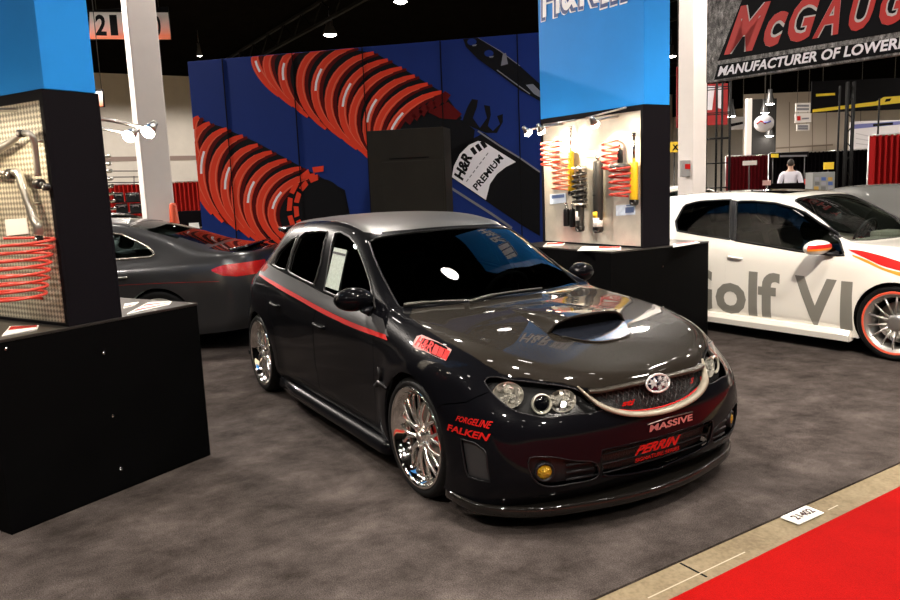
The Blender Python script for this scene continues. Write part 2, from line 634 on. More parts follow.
# ------------------------------------------------------------------ wheels (axle along +y = outwards from the car after placing)
def wheel_meshes(kind, r_t, r_r, w, m_rim, m_lip=None):
    """mesh data for one wheel about the z axis, outer face towards +z at z = 0"""
    out = {}
    tb = MB()
    s = 0.03
    tb.lathe([(r_r-0.012, -0.018), (r_r+0.012, -0.004), (r_r+(r_t-r_r)*0.55, 0.0), (r_t-0.018, -0.008), (r_t-0.004, -0.022), (r_t, -0.045),
              (r_t, -w+0.045), (r_t-0.006, -w+0.02), (r_r+0.01, -w)], 56)
    out['tire'] = (tb, M_RUBBER)
    rb = MB()
    if kind == 'mesh':
        rb.lathe([(r_r+0.004, -0.016), (r_r+0.006, -0.004), (r_r, 0.0), (r_r-0.012, -0.006), (r_r-0.020, -0.02), (r_r-0.030, -0.052), (r_r-0.045, -0.060),
                  (r_r-0.048, -0.10), (r_r-0.05, -w+0.02)], 56, 1)
        rb.lathe([(0.0, -0.030), (0.03, -0.031), (0.036, -0.045), (0.075, -0.050), (0.082, -0.075), (0.0, -0.085)], 32)
        N = 10
        for i in range(N):
            for sgn in (-1, 1):
                a = 2*math.pi*i/N; b = a + sgn*2*math.pi/N*0.30
                p0 = Vector((0.055*math.cos(a), 0.055*math.sin(a), -0.052))
                p1 = Vector((0.5*r_r*math.cos(lerp(a, b, 0.35)), 0.5*r_r*math.sin(lerp(a, b, 0.35)), -0.040))
                p2 = Vector(((r_r-0.036)*math.cos(b), (r_r-0.036)*math.sin(b), -0.050))
                rb.tube(smooth_line([p0, p1, p2], 4), [0.013, 0.0125, 0.012, 0.0115, 0.0105, 0.010, 0.0095, 0.0095, 0.0105], 7, flat=1.0)
        for i in range(5):
            a = 2*math.pi*(i+0.5)/5
            rb.lathe([(0.011, -0.06), (0.011, -0.03), (0.0, -0.027)], 8, M=Tm((0.055*math.cos(a), 0.055*math.sin(a), 0)))
    elif kind == 'multi':
        rb.lathe([(r_r+0.004, -0.016), (r_r+0.006, -0.004), (r_r, 0.0)], 56, 1)
        rb.lathe([(r_r, 0.0), (r_r-0.014, -0.003)], 56, 1)
        rb.lathe([(r_r-0.014, -0.003), (r_r-0.023, -0.004), (r_r-0.026, -0.012)], 56)
        rb.lathe([(r_r-0.026, -0.012), (r_r-0.045, -0.02), (r_r-0.05, -0.10), (r_r-0.05, -w+0.02)], 56)
        rb.lathe([(0.0, -0.016), (0.045, -0.018), (0.078, -0.030), (0.082, -0.075), (0.0, -0.085)], 32)
        N = 14
        for i in range(N):
            a = 2*math.pi*i/N + (0.06 if i % 2 else -0.06); b = 2*math.pi*i/N
            p0 = Vector((0.07*math.cos(a), 0.07*math.sin(a), -0.036)); p2 = Vector(((r_r-0.034)*math.cos(b), (r_r-0.034)*math.sin(b), -0.024))
            rb.tube([p0, lerp(p0, p2, 0.5)+Vector((0, 0, 0.006)), p2], [0.011, 0.0085, 0.009], 7)
    elif kind == 'five':
        rb.lathe([(r_r+0.004, -0.016), (r_r+0.006, -0.004), (r_r, 0.0), (r_r-0.02, -0.008), (r_r-0.045, -0.02), (r_r-0.05, -0.10), (r_r-0.05, -w+0.02)], 48, 1)
        rb.lathe([(0.0, -0.02), (0.05, -0.022), (0.07, -0.04), (0.0, -0.08)], 24)
        for i in range(5):
            a = 2*math.pi*i/5
            for sgn in (-1, 1):
                b = a+sgn*0.16
                rb.tube([(0.04*math.cos(a), 0.04*math.sin(a), -0.035), ((r_r-0.036)*math.cos(b), (r_r-0.036)*math.sin(b), -0.026)], [0.022, 0.016], 7)
    out['wheel'] = (rb, [m_rim, m_lip or m_rim])
    db = MB()
    db.lathe([(0.06, -0.10), (r_r*0.66, -0.10), (r_r*0.66, -0.125), (0.06, -0.125)], 40)
    out['brake_disc'] = (db, M_STEEL)
    return out

def add_wheel(car, parts, x, y, z, side, cal_mat, steer=0.0, template=None):
    """side -1 = right of the car (outer face towards -y)"""
    Mx = Matrix.Translation((x, y, z)) @ Matrix.Rotation(steer, 4, 'Z') @ Matrix.Rotation(R(90)*(1 if side < 0 else -1), 4, 'X') @ Matrix.Rotation(R(11), 4, 'Z')
    if template is None:
        mb, mm = parts['wheel']
        wh = mb.build('wheel', mm, car)
        t, tm = parts['tire']; t.build('tire', tm, wh)
        d, dm = parts['brake_disc']; d.build('brake_disc', dm, wh)
        c = MB()
        c.box((0.06, -0.055, -0.135), (0.165, 0.055, -0.085), bev=0.012)
        c.build('brake_caliper', cal_mat, wh)
        tag(wh.children[-1], 'red brake caliper behind the spokes' if cal_mat is M_RED else None)
        k = MB(); k.lathe([(0.0, -0.022), (0.02, -0.023), (0.024, -0.034)], 20)
        k.build('center_cap', M_STEEL, wh)
    else:
        wh = template.copy(); COL.objects.link(wh); wh.parent = car
        for ch in list(template.children):
            c = ch.copy(); COL.objects.link(c); c.parent = wh
    wh.matrix_local = Mx
    return wh

def simple_seat(mb, x, y, z, w=0.46, mi=0):
    M1 = Tm((x, y, z), 0, R(-6), 0)
    mb.box((-0.26, -w/2, 0), (0.26, w/2, 0.14), mi, M1, bev=0.05)
    M2 = Tm((x-0.24, y, z+0.08), 0, R(-18), 0)
    mb.box((-0.07, -w/2, 0), (0.07, w/2, 0.58), mi, M2, bev=0.05)
    mb.box((-0.05, -0.13, 0.62), (0.05, 0.13, 0.80), mi, M2, bev=0.04)

def steering_wheel(mb, x, y, z, r=0.18, tilt=25, mi=0):
    M = Tm((x, y, z), 0, R(90-tilt)*-1, 0)
    mb.tube([(r*math.cos(2*math.pi*i/28), r*math.sin(2*math.pi*i/28), 0) for i in range(28)], 0.014, 8, mi, M, closed=True)
    mb.lathe([(0.0, 0.015), (0.06, 0.01), (0.065, -0.03)], 16, mi, M)
    for a in (0, 180, 270):
        mb.tube([(0.05*math.cos(R(a)), 0.05*math.sin(R(a)), 0), (r*math.cos(R(a)), r*math.sin(R(a)), 0)], 0.014, 6, mi, M)
# ------------------------------------------------------------------ the hall
def struct(mb, name, m, weld=False):
    return tag(mb.build(name, m, weld=weld), kind='structure')

def ramp_mat(name, stops, scale, rough, fine=None, bump=None, detail=5, sheen=0.0, stretch=(1, 1, 1)):
    m = bpy.data.materials.new(name); m.use_nodes = True
    nt = m.node_tree; b = nt.nodes['Principled BSDF']; b.inputs['Roughness'].default_value = rough
    b.inputs['Specular IOR Level'].default_value = 0.05
    b.inputs['Sheen Weight'].default_value = sheen
    tc = nt.nodes.new('ShaderNodeTexCoord')
    mp = nt.nodes.new('ShaderNodeMapping'); mp.inputs['Scale'].default_value = stretch
    nt.links.new(tc.outputs['Object'], mp.inputs['Vector'])
    n = nt.nodes.new('ShaderNodeTexNoise'); n.inputs['Scale'].default_value = scale; n.inputs['Detail'].default_value = detail; n.inputs['Roughness'].default_value = 0.7
    n.inputs['Distortion'].default_value = 0.12
    nt.links.new(mp.outputs['Vector'], n.inputs['Vector'])
    r = nt.nodes.new('ShaderNodeValToRGB')
    el = r.color_ramp.elements
    el[0].position, el[0].color = stops[0][0], (*stops[0][1], 1)
    el[1].position, el[1].color = stops[-1][0], (*stops[-1][1], 1)
    for p, c in stops[1:-1]:
        e = el.new(p); e.color = (*c, 1)
    nt.links.new(n.outputs['Fac'], r.inputs['Fac'])
    out = r.outputs['Color']
    if fine:
        n2 = nt.nodes.new('ShaderNodeTexNoise'); n2.inputs['Scale'].default_value = fine[0]; n2.inputs['Detail'].default_value = 3
        nt.links.new(tc.outputs['Object'], n2.inputs['Vector'])
        mr = nt.nodes.new('ShaderNodeMapRange'); mr.inputs[1].default_value = 0.3; mr.inputs[2].default_value = 0.7
        mr.inputs[3].default_value = 1-fine[1]; mr.inputs[4].default_value = 1+fine[1]
        nt.links.new(n2.outputs['Fac'], mr.inputs['Value'])
        mx = nt.nodes.new('ShaderNodeVectorMath'); mx.operation = 'SCALE'
        nt.links.new(out, mx.inputs[0]); nt.links.new(mr.outputs[0], mx.inputs['Scale'])
        out = mx.outputs[0]
        if bump:
            bp = nt.nodes.new('ShaderNodeBump'); bp.inputs['Strength'].default_value = bump; bp.inputs['Distance'].default_value = 0.01
            nt.links.new(n2.outputs['Fac'], bp.inputs['Height']); nt.links.new(bp.outputs['Normal'], b.inputs['Normal'])
    nt.links.new(out, b.inputs['Base Color'])
    MATS[name] = m
    return m

M_CARPET = ramp_mat('grey_brown_carpet', [(0.34, (0.026, 0.0205, 0.018)), (0.46, (0.045, 0.0365, 0.0325)), (0.54, (0.057, 0.0465, 0.042)), (0.66, (0.083, 0.069, 0.062))], 3.4, 0.95, fine=(170, 0.45), bump=0.35, detail=9, stretch=(1.1, 0.9, 1))
M_REDCARPET = ramp_mat('red_aisle_carpet', [(0.3, (0.235, 0.003, 0.0025)), (0.7, (0.285, 0.0038, 0.003))], 3.0, 0.95, fine=(220, 0.18), bump=0.3)
M_CONCRETE = ramp_mat('hall_concrete', [(0.3, (0.14, 0.108, 0.066)), (0.5, (0.185, 0.146, 0.09)), (0.72, (0.225, 0.18, 0.115))], 2.5, 0.7, fine=(60, 0.15))
M_BEIGE = mat('beige_wall', (0.72, 0.67, 0.60), rough=0.8, noise=(1.5, 0.05))
M_COLUMN = mat('white_column_paint', (0.78, 0.72, 0.68), rough=0.6, noise=(2, 0.04))
M_CEIL = mat('black_ceiling', (0.004, 0.0037, 0.0037), rough=0.9, spec=0.0, noise=(2, 0.3))

CZ = 8.2
mb = MB(); mb.box((-40, -32, -0.30), (30, 46, -0.010)); struct(mb, 'floor', M_CONCRETE)
mb = MB(); mb.box((-40.5, -32, CZ), (30, 46.5, CZ+0.3)); struct(mb, 'ceiling', M_CEIL)
mb = MB(); mb.box((-40.5, -32, -0.3), (-40, 46.5, CZ)); struct(mb, 'wall_back', M_BEIGE)
mb = MB(); mb.box((-40, 46, -0.3), (30, 46.5, 6.4)); struct(mb, 'wall_right', M_BEIGE)
mb = MB(); mb.box((-40, 45.9, 6.4), (30, 46.5, CZ)); struct(mb, 'trim_10', mat('upper_wall_black', (0.006, 0.0055, 0.0055), rough=0.9, spec=0.0))
mb = MB(); mb.box((-40, -32.5, -0.3), (30, -32, CZ)); struct(mb, 'wall_left', mat('dark_wall', (0.08, 0.075, 0.07), rough=0.9, noise=(1, 0.2)))
mb = MB(); mb.box((30, -32.5, -0.3), (30.5, 46.5, CZ)); struct(mb, 'wall_front', mat('dark_wall_near', (0.08, 0.075, 0.07), rough=0.9, noise=(1, 0.2)))
for k, (y) in enumerate((-16, -4, 8, 20, 32)):
    mb = MB()
    for z in (CZ-0.05, CZ-0.75):
        mb.box((-40, y-0.06, z-0.1), (30, y+0.06, z))
    for i in range(70):
        a = Vector((-40+i, y, CZ-0.1 if i % 2 else CZ-0.8)); b = Vector((-39+i, y, CZ-0.8 if i % 2 else CZ-0.1))
        mb.tube([a, b], 0.03, 4)
    struct(mb, 'trim_%d' % (k+1), mat('dark_truss', (0.006, 0.006, 0.006), rough=0.8, spec=0.1))
# horizontal joint rail on the back wall
mb = MB()
z0 = on_vertical(185, 158, (-40, 0), 90).z
mb.box((-39.99, -31, z0-0.12), (-39.9, 45, z0+0.12)); struct(mb, 'trim_6', mat('wall_rail', (0.30, 0.22, 0.19), rough=0.7))

# booth carpet, concrete strip, red aisle
E0, E1 = on_z(590, 600), on_z(900, 462)
de = (E1-E0).normalized()
A0, A1 = on_z(668, 600), on_z(900, 486)
da = (A1-A0).normalized()
def edge(p, d, y): return p + d*((y-p.y)/d.y)
e0, e1 = edge(E0, de, -9), edge(E0, de, 13)
mb = MB(); mb.prism([(-11.5, -9), (e0.x, e0.y), (e1.x, e1.y), (-11.5, 13)], -0.010, 0.0)
tag(mb.build('booth_carpet', M_CARPET), 'grey brown carpet covering the booth floor under the cars', 'carpet')
a0, a1 = edge(A0, da, -9), edge(A0, da, 13)
mb = MB(); mb.prism([(a0.x, a0.y), (a0.x+3.2, a0.y), (a1.x+3.2, a1.y), (a1.x, a1.y)], -0.010, -0.001)
tag(mb.build('aisle_carpet', M_REDCARPET), 'bright red carpet runner along the aisle beside the bare floor strip', 'carpet')
# tape remnants and a floor joint in the strip
mb = MB()
for q0, q1 in (((648, 598), (745, 552)), ((828, 510), (838, 505))):
    a, b = on_z(*q0, -0.009), on_z(*q1, -0.009)
    n = Vector((-(b-a).y, (b-a).x, 0)).normalized()*0.0032
    mb.add([a-n, b-n, b+n, a+n], [(0, 1, 2, 3)], 0, False)
    tag(mb.build('tape_strip', mat('pale_tape', (0.36, 0.31, 0.22), rough=0.5)), 'long thin pale tape line on the bare floor strip' if q0[0] < 700 else 'short pale tape scrap right of the numbered floor card', 'tape')
    mb = MB()
a, b = on_z(680, 563, -0.0095), on_z(707, 577, -0.0095)
n = Vector((-(b-a).y, (b-a).x, 0)).normalized()*0.006
mb.add([a-n, b-n, b+n, a+n], [(0, 1, 2, 3)], 0, False); struct(mb, 'trim_7', M_DARK)
# numbered card lying on the strip
cq = [on_z(*q, 0.001) for q in ((780.5, 517), (799, 524), (824, 512.5), (806, 505.5))]
mb = MB()
mb.add(cq + [p-Vector((0, 0, 0.0045)) for p in cq], [(0, 1, 2, 3), (0, 4, 5, 1), (1, 5, 6, 2), (2, 6, 7, 3), (3, 7, 4, 0)], 0, False)
fc = tag(mb.build('floor_card', mat('card_white', (0.85, 0.83, 0.75), rough=0.5)), 'small white card with the booth number lying on the bare floor strip', 'card')
def inq(q, x, y): return lerp(lerp(q[0], q[1], x), lerp(q[3], q[2], x), y)
mb = MB()
q = [inq(cq, x, y) + Vector((0, 0, 0.003)) for x, y in ((0.75, 0.15), (0.75, 0.88), (0.25, 0.88), (0.25, 0.15))]
text_on_quad(mb, '21402', q, 0, 0.035)
mb.build('card_number', mat('print_black_red', (0.03, 0.004, 0.004), rough=0.6), fc)

# square columns
def column(p, s, name, label):
    mb = MB(); mb.box((-s/2, -s/2, -0.01), (s/2, s/2, CZ), bev=0.02)
    mb.box((-s/2-0.03, -s/2-0.03, -0.01), (s/2+0.03, s/2+0.03, 0.12))
    o = mb.build(name, M_COLUMN); o.location = (p.x, p.y, 0)
    tag(o, label, 'column', kind='structure')
    return o
pl = at_depth(149.5, 120, 11.0); pl.z = 0
cl = column(pl, 0.40, 'trim_8', 'white square column standing behind the dark sedan')
pr_ = at_depth(692.3, 120, 15.5); pr_.z = 0
cr_ = column(pr_, 0.40, 'trim_9', 'white square column with a grey switch box behind the white car')

# ------------------------------------------------------------------ lamps
M_LAMPGLOW = mat('lamp_glow', (1, 1, 1), emit=(1.0, 0.93, 0.84), emit_s=45)
M_LAMPBODY = mat('lamp_body', (0.10, 0.10, 0.10), metal=0.6, rough=0.4)
def hall_lamp(p, rad, label, watts=0, cone=140):
    t = empty('high_bay_lamp', p, 0, label, 'lamp', 'high bay lamps under the ceiling')
    mb = MB(); mb.lathe([(rad*1.04, 0.0), (rad, 0.10), (rad*0.55, 0.32), (rad*0.5, 0.5), (0, 0.5)], 24)
    mb.tube([(0, 0, 0.5), (0, 0, CZ-p[2])], 0.012, 6)
    mb.build('lamp_hood', M_LAMPBODY, t)
    mb = MB(); mb.lathe([(0, -rad*0.22), (rad*0.6, -rad*0.16), (rad*0.97, 0.01)], 24)
    mb.build('lamp_disc', M_LAMPGLOW, t)
    if watts:
        L = bpy.data.lights.new('lamp_light', 'SPOT')
        L.energy = watts; L.spot_size = R(cone); L.spot_blend = 0.4 if cone < 165 else 0.1; L.shadow_soft_size = rad*0.8; L.color = LAMP_RGB
        lo = bpy.data.objects.new('lamp_light', L); COL.objects.link(lo); lo.parent = t; lo.location = (0, 0, -0.06)
    return t
for i, (x, y, z, w_, c_) in enumerate(HALL_LAMPS):
    hall_lamp((x, y, z), 0.26, 'round high bay ceiling lamp outside the photo', w_, c_)
for i, (x, y) in enumerate([(x, y) for x in (-8.5, -4.2, 0.0, 4.2, 8.6, 12.8) for y in (-9.5, -5.2, -1.0, 3.2, 7.4, 11.6)]):
    if min(math.hypot(x-l[0], y-l[1]) for l in HALL_LAMPS+[(-0.9, 2.89), (-0.2, 3.2)]) < 1.9: continue
    d_ = Vector((x, y, 7.4))-CAM
    q_ = (450+FPX*d_.dot(CR)/d_.dot(CD), 300-FPX*d_.dot(CU)/d_.dot(CD))
    if d_.dot(CD) > 0 and -30 < q_[0] < 930 and q_[1] > -40: continue       # the photograph shows no lamp there
    hall_lamp((x+rnd.uniform(-.4, .4), y+rnd.uniform(-.4, .4), 7.4), 0.22, 'round high bay ceiling lamp outside the photo')
hall_lamp((-0.9, 2.89, 7.2), 0.30, 'round high bay ceiling lamp outside the photo')
for px_, py_, z, lb in ((330, 35, 7.2, 'round lit ceiling lamp hanging above the blue backdrop'), (400.5, 2, 7.2, 'lit ceiling lamp cut by the top edge of the picture'),
                        (671.5, 56.5, 7.0, 'lit lamp just left of the right white column'), (770, 104, 3.9, 'uppermost of the far lamps under the large grey banner'),
                        (765, 113, 3.6, 'far lamp just below the uppermost one under the grey banner'), (769.5, 136, 2.85, 'lowest far lamp, hanging below the round white sign'),
                        (731, 116.5, 3.6, 'far lamp beside the red hanging banner'), (199.5, 56, 7.2, 'tiny far lamp at the upper left corner of the blue backdrop')):
    p = on_z(px_, py_, z)
    if px_ > 700: p = at_depth(px_, py_, {770: 26.6, 765: 28.0, 769.5: 29.3}.get(px_, 22.5))
    d = (p-CAM).dot(CD)
    if d > 42: p = at_depth(px_, py_, 42)
    small = px_ == 199.5
    r_ = 0.1 if small else (7.0 if px_ < 600 else 4.6)*min(d, 42)/FPX*0.95
    hall_lamp(tuple(p), r_, lb)

def added_spot(p, aim, watts, cone, label):  # unseen spotlight, added only to brighten the white hatchback
    t = empty('added_spotlight', p, 0, label, 'spotlight')
    d = (Vector(aim)-Vector(p)).normalized(); ex = d.orthogonal().normalized(); FMx = frame_m((0, 0, 0), ex, d.cross(ex), d)
    mb = MB(); mb.lathe([(0, -0.30), (0.10, -0.28), (0.14, -0.10), (0.15, 0.14), (0.14, 0.14), (0.12, -0.05), (0, -0.06)], 24, 0, FMx); mb.tube([(0, 0, 0.12), (0, 0, CZ-p[2])], 0.03, 8); mb.build('spot_can', M_LAMPBODY, t)
    mb = MB(); mb.disc(0.125, 0.06, 24, 0, FMx); mb.build('spot_lens', M_LAMPGLOW, t)
    L = bpy.data.lights.new('added_light', 'SPOT'); L.energy = watts; L.spot_size = R(cone); L.spot_blend = 0.5; L.shadow_soft_size = 0.12; L.color = (1.0, 0.9, 0.78)
    lo = bpy.data.objects.new('added_light', L); COL.objects.link(lo); lo.parent = t
    z_ = -d; y_ = z_.cross(ex)
    lo.matrix_local = Matrix(((ex.x, y_.x, z_.x, d.x*0.2), (ex.y, y_.y, z_.y, d.y*0.2), (ex.z, y_.z, z_.z, d.z*0.2), (0, 0, 0, 1)))
added_spot((6.0, -1.5, 7.0), (1.3, 3.9, 0.5), 3800, 42, 'added black spotlight brightening the white hatchback, out of view')

# ------------------------------------------------------------------ display towers on plinths
M_BLUEH = mat('header_blue', (0.016, 0.25, 0.72), rough=0.6, spec=0.15, noise=(1.2, 0.06))
def perforated():
    m = bpy.data.materials.new('diamond_plate'); m.use_nodes = True
    nt = m.node_tree; b = nt.nodes['Principled BSDF']
    b.inputs['Metallic'].default_value = 0.6; b.inputs['Roughness'].default_value = 0.42
    tc = nt.nodes.new('ShaderNodeTexCoord')
    mp = nt.nodes.new('ShaderNodeMapping'); mp.inputs['Rotation'].default_value = (R(45), 0, 0)
    nt.links.new(tc.outputs['Object'], mp.inputs['Vector'])
    ck = nt.nodes.new('ShaderNodeTexChecker'); ck.inputs['Scale'].default_value = 50
    ck.inputs[1].default_value = (0.80, 0.74, 0.60, 1); ck.inputs[2].default_value = (0.34, 0.31, 0.24, 1)
    nt.links.new(mp.outputs['Vector'], ck.inputs['Vector'])
    nt.links.new(ck.outputs['Color'], b.inputs['Base Color'])
    return m
M_PERF = perforated()
M_GALV = mat('galvanised_sheet', (0.62, 0.58, 0.50), metal=0.55, rough=0.4, noise=(5, 0.12))
M_PANEL = mat('tower_black', (0.0045, 0.0038, 0.0055), rough=0.6, spec=0.08)
M_WARM = mat('halogen_glow', (1, 1, 1), emit=(1.0, 0.86, 0.66), emit_s=60)

class Unit:
    """u runs along the front edge, v into the booth; tower and plinth share this frame"""
    def __init__(self, org, deg, W, u0, u1, zt, depth, side):
        self.o = Vector((org[0], org[1], 0)); self.deg = deg; self.W, self.u0, self.u1, self.zt, self.depth = W, u0, u1, zt, depth
        self.M = Matrix.Translation(self.o) @ Matrix.Rotation(R(deg), 4, 'Z')
        self.Mi = self.M.inverted()
    def face(self, px, py, u):
        """pixel -> local point on the plane u = const"""
        o = self.Mi @ CAM; d = self.Mi.to_3x3() @ ray(px, py)
        return o + d*((u-o.x)/d.x)
    def top(self, px, py, z=0.96):
        return self.Mi @ on_z(px, py, z)
    def make(self, side, panel_mat):
        W, u0, u1, zt, D = self.W, self.u0, self.u1, self.zt, self.depth
        pt = empty('display_plinth', self.o, R(self.deg), 'long low black plinth under the %s display tower' % side, 'plinth')
        mb = MB(); mb.box((0, 0, 0.0), (W, D, 0.955), bev=0.004); mb.build('plinth_box', M_BLACK, pt)
        mb = MB(); mb.box((-0.003, -0.003, 0.945), (W+0.003, D+0.003, 0.960), bev=0.003); mb.build('plinth_top', mat('plinth_top_black', (0.02, 0.018, 0.016), rough=0.28, coat=0.4), pt)
        self.plinth = pt
        tw = empty('display_tower', self.o, R(self.deg), 'tall %s display tower, black box with lit metal display wall and blue header' % side, 'display tower')
        mb = MB(); mb.box((u0, 0.006, 0.960), (u1, D-0.01, zt), bev=0.003); mb.build('tower_box', M_PANEL, tw)
        for u, sg in ((u0, -1), (u1, 1)):
            a, b = sorted((u, u+sg*0.006))
            mb = MB(); mb.box((a, 0.035, 0.975), (b, D-0.04, zt-0.05)); mb.build('display_wall', panel_mat, tw)
            a, b = sorted((u, u+sg*0.016))
            mb = MB()
            mb.box((a, 0.006, 0.960), (b, 0.035, zt)); mb.box((a, D-0.04, 0.960), (b, D-0.01, zt)); mb.box((a, 0.035, zt-0.05), (b, D-0.04, zt)); mb.box((a, 0.035, 0.960), (b, D-0.04, 0.975))
            mb.build('wall_frame', M_PANEL, tw)
        mb = MB(); mb.box((u0-0.004, 0.0, zt), (u1, D, 4.6), bev=0.006); mb.build('header', M_BLUEH, tw)
        self.tower = tw
        return self
    def spot(self, u, v, z, du, side, aim, label, watts):
        """arm lamp: fixed at u, reaching out by du"""
        t = empty('arm_spotlight', self.M @ Vector((u, v, z)), R(self.deg), label, 'spotlight', 'arm spotlights on the display towers')
        e = Vector((du, 0, -0.05))
        mb = MB(); mb.tube([(0, 0, 0), (du*0.5, 0, -0.015), e], 0.011, 8); mb.build('arm', M_STEEL, t)
        d = (Vector(aim)-Vector((u, v, z))-e).normalized()
        ex = d.orthogonal().normalized(); FMx = frame_m(e, ex, d.cross(ex), d)
        mb = MB(); mb.lathe([(0, -0.06), (0.018, -0.055), (0.022, -0.03), (0.040, 0.02), (0.036, 0.02), (0.018, -0.02), (0, -0.025)], 20, 0, FMx); mb.build('spot_head', M_STEEL, t)
        mb = MB(); mb.ball((0, 0, 0.030), 0.042, 14, 8, 0, (1, 1, 0.7), FMx); mb.build('bulb', M_WARM, t)
        L = bpy.data.lights.new('spot_light', 'SPOT'); L.energy = watts; L.spot_size = R(110); L.spot_blend = 0.6; L.shadow_soft_size = 0.03; L.color = (1.0, 0.82, 0.58)
        lo = bpy.data.objects.new('spot_light', L); COL.objects.link(lo); lo.parent = t
        z_ = -d; x_ = z_.orthogonal().normalized(); y_ = z_.cross(x_)
        lo.matrix_local = Matrix(((x_.x, y_.x, z_.x, e.x+d.x*0.085), (x_.y, y_.y, z_.y, e.y+d.y*0.085), (x_.z, y_.z, z_.z, e.z+d.z*0.085), (0, 0, 0, 1)))
        return t
LU = Unit((0.54, -2.70), 117.05, 1.225, 0.43, 0.705, 2.15, 1.22, 'left').make('left', M_PERF)
RU = Unit((-0.36, 2.06), 91.5, 1.32, 0.43, 0.755, 2.25, 1.45, 'right').make('right', M_GALV)
# screw heads on the plinth fronts
for U, pts in ((LU, ((104, 353), (113, 416), (121, 469), (6, 349))), (RU, ((663, 266.5), (663, 307)))):
    for q in pts:
        o = U.Mi @ CAM; d = U.Mi.to_3x3() @ ray(*q)
        p = o + d*(-o.y/d.y)
        mb = MB(); mb.lathe([(0.009, 0.0), (0.008, 0.003), (0.0, 0.005)], 12, 0, frame_m(p, (1, 0, 0), (0, 0, 1), (0, -1, 0)))
        mb.build('screw_head', M_CHROME, U.plinth)
# lettering on the header of the right tower
hu_ = RU.u0-0.004
for nm, dx, dy, bold, m_, lift in (('logo_outline', -1.2, 3.0, 0.055, mat('logo_white', (0.92, 0.92, 0.94), rough=0.5), 0.002), ('logo_shadow', -0.8, 2.0, 0.03, mat('logo_navy', (0.01, 0.05, 0.22), rough=0.5), 0.004), ('logo_letters', 0.6, -1.8, 0.018, mat('logo_white'), 0.006)):
    mb = MB()
    for s, q in (('H', ((542, 19.5), (559, 14.5), (559, -30), (542, -24))), ('&', ((561, 13.5), (577, 9), (577, -30), (561, -26))), ('R', ((579, 8.5), (599, 4), (599, -42), (579, -36)))):
        text_on_quad(mb, s, [RU.face(a+dx, b+dy, hu_-lift) for a, b in q], 0, bold)
    for k in range(3):
        q = [RU.face(a+dx, b+dy, hu_-lift) for a, b in ((601+10*k, 6-2.6*k), (608.5+10*k, 3.5-2.6*k), (611+10*k, -44-2.6*k), (602.5+10*k, -42-2.6*k))]
        g = 0.012 if bold > 0.05 else (0.005 if bold > 0.025 else 0)
        c_ = sum(q, Vector((0, 0, 0)))/4
        q = [p + (p-c_).normalized()*g for p in q]
        mb.add(q, [(0, 1, 2, 3)], 0, False)
    mb.build(nm, m_, RU.tower)
# arm spotlights
for v, du, lb in ((0.27, 0.50, 'nearer arm spotlight glowing on the far side of the left tower'), (0.62, 0.62, 'farther arm spotlight glowing on the far side of the left tower')):
    LU.spot(LU.u1+0.016, v, 2.06, du, 'left', (LU.u1, v, 1.5), lb, 14)
for v, lb in ((0.25, 'nearer arm spotlight over the left display wall, outside the photo'), (0.8, 'arm spotlight over the perforated left display wall')):
    LU.spot(LU.u0-0.016, v, 2.07, -0.36, 'left', (LU.u0, v, 1.5), lb, 16)
for v, lb in ((0.32, 'arm spotlight over the right end of the shock absorber wall'), (1.08, 'right one of two arm spotlights at the left edge of the shock absorber wall'), (1.30, 'left one of two arm spotlights reaching out past the shock absorber wall')):
    RU.spot(RU.u0-0.016, v, 2.17, -0.30, 'right', (RU.u0, min(v, 1.1), 1.65), lb, 55)
# ------------------------------------------------------------------ printed backdrop behind the cars
B0 = Vector((-5.99, -0.17, 0)); B1 = Vector((-2.82, 3.17, 0))
BDEG = math.degrees(math.atan2(B1.y-B0.y, B1.x-B0.x))
BM = Matrix.Translation(B0) @ Matrix.Rotation(R(BDEG), 4, 'Z')     # x along, y away from the viewer, z up
BMi = BM.inverted()
BH = 3.36
def bp(px, py):
    o = BMi @ CAM; d = BMi.to_3x3() @ ray(px, py)
    p = o + d*(-o.y/d.y)
    return (p.x, p.z)
bd = empty('printed_backdrop', B0, R(BDEG), 'tall blue backdrop wall printed with red coil springs and a black shock absorber', 'backdrop')
M_BLUEP = mat('backdrop_blue', (0.010, 0.026, 0.145), rough=0.6, spec=0.08, noise=(0.8, 0.1))
M_PRED = mat('print_red', (0.62, 0.045, 0.02), rough=0.6, spec=0.06)
M_PREDL = mat('print_light_red', (0.66, 0.12, 0.07), rough=0.6, spec=0.06)
M_PREDD = mat('print_dark_red', (0.085, 0.005, 0.005), rough=0.6, spec=0.06)
M_PBLK = mat('print_black', (0.006, 0.006, 0.007), rough=0.6, spec=0.06)
M_PWHT = mat('print_white', (0.72, 0.70, 0.74), rough=0.5)
M_PGREY = mat('print_grey', (0.16, 0.16, 0.18), rough=0.5)
seams = [0.0] + [bp(x, y)[0] for x, y in ((222, 58), (292, 53), (362, 46), (440, 40), (517, 34))] + [5.15]
for a, b in zip(seams[:-1], seams[1:]):
    mb = MB(); mb.box((a+0.004, 0.0, 0.0), (b-0.004, 0.05, BH), bev=0.004); mb.build('backdrop_panel', M_BLUEP, bd)
mb = MB(); mb.box((-0.01, 0.05, 0.0), (5.16, 0.09, BH-0.01)); mb.build('backdrop_back', M_DARK, bd)
LAYER = [0.001]
def clip_top(poly):
    """keep the print inside the wall"""
    out = []
    for i in range(len(poly)):
        for lim, ax, sg in ():
            pass
    return [(min(max(x, 0.006), 5.14), min(max(z, 0.01), BH-0.004)) for x, z in poly]
def printed(mb, pxs, lay, mi=0, local=False):
    P2 = clip_top([bp(*q) for q in pxs])
    vs = [Vector((x, -lay, z)) for x, z in P2]
    tris = geometry.tessellate_polygon([[Vector((x, z, 0)) for x, z in P2]])
    mb.add(vs, [t for t in tris], mi, False)
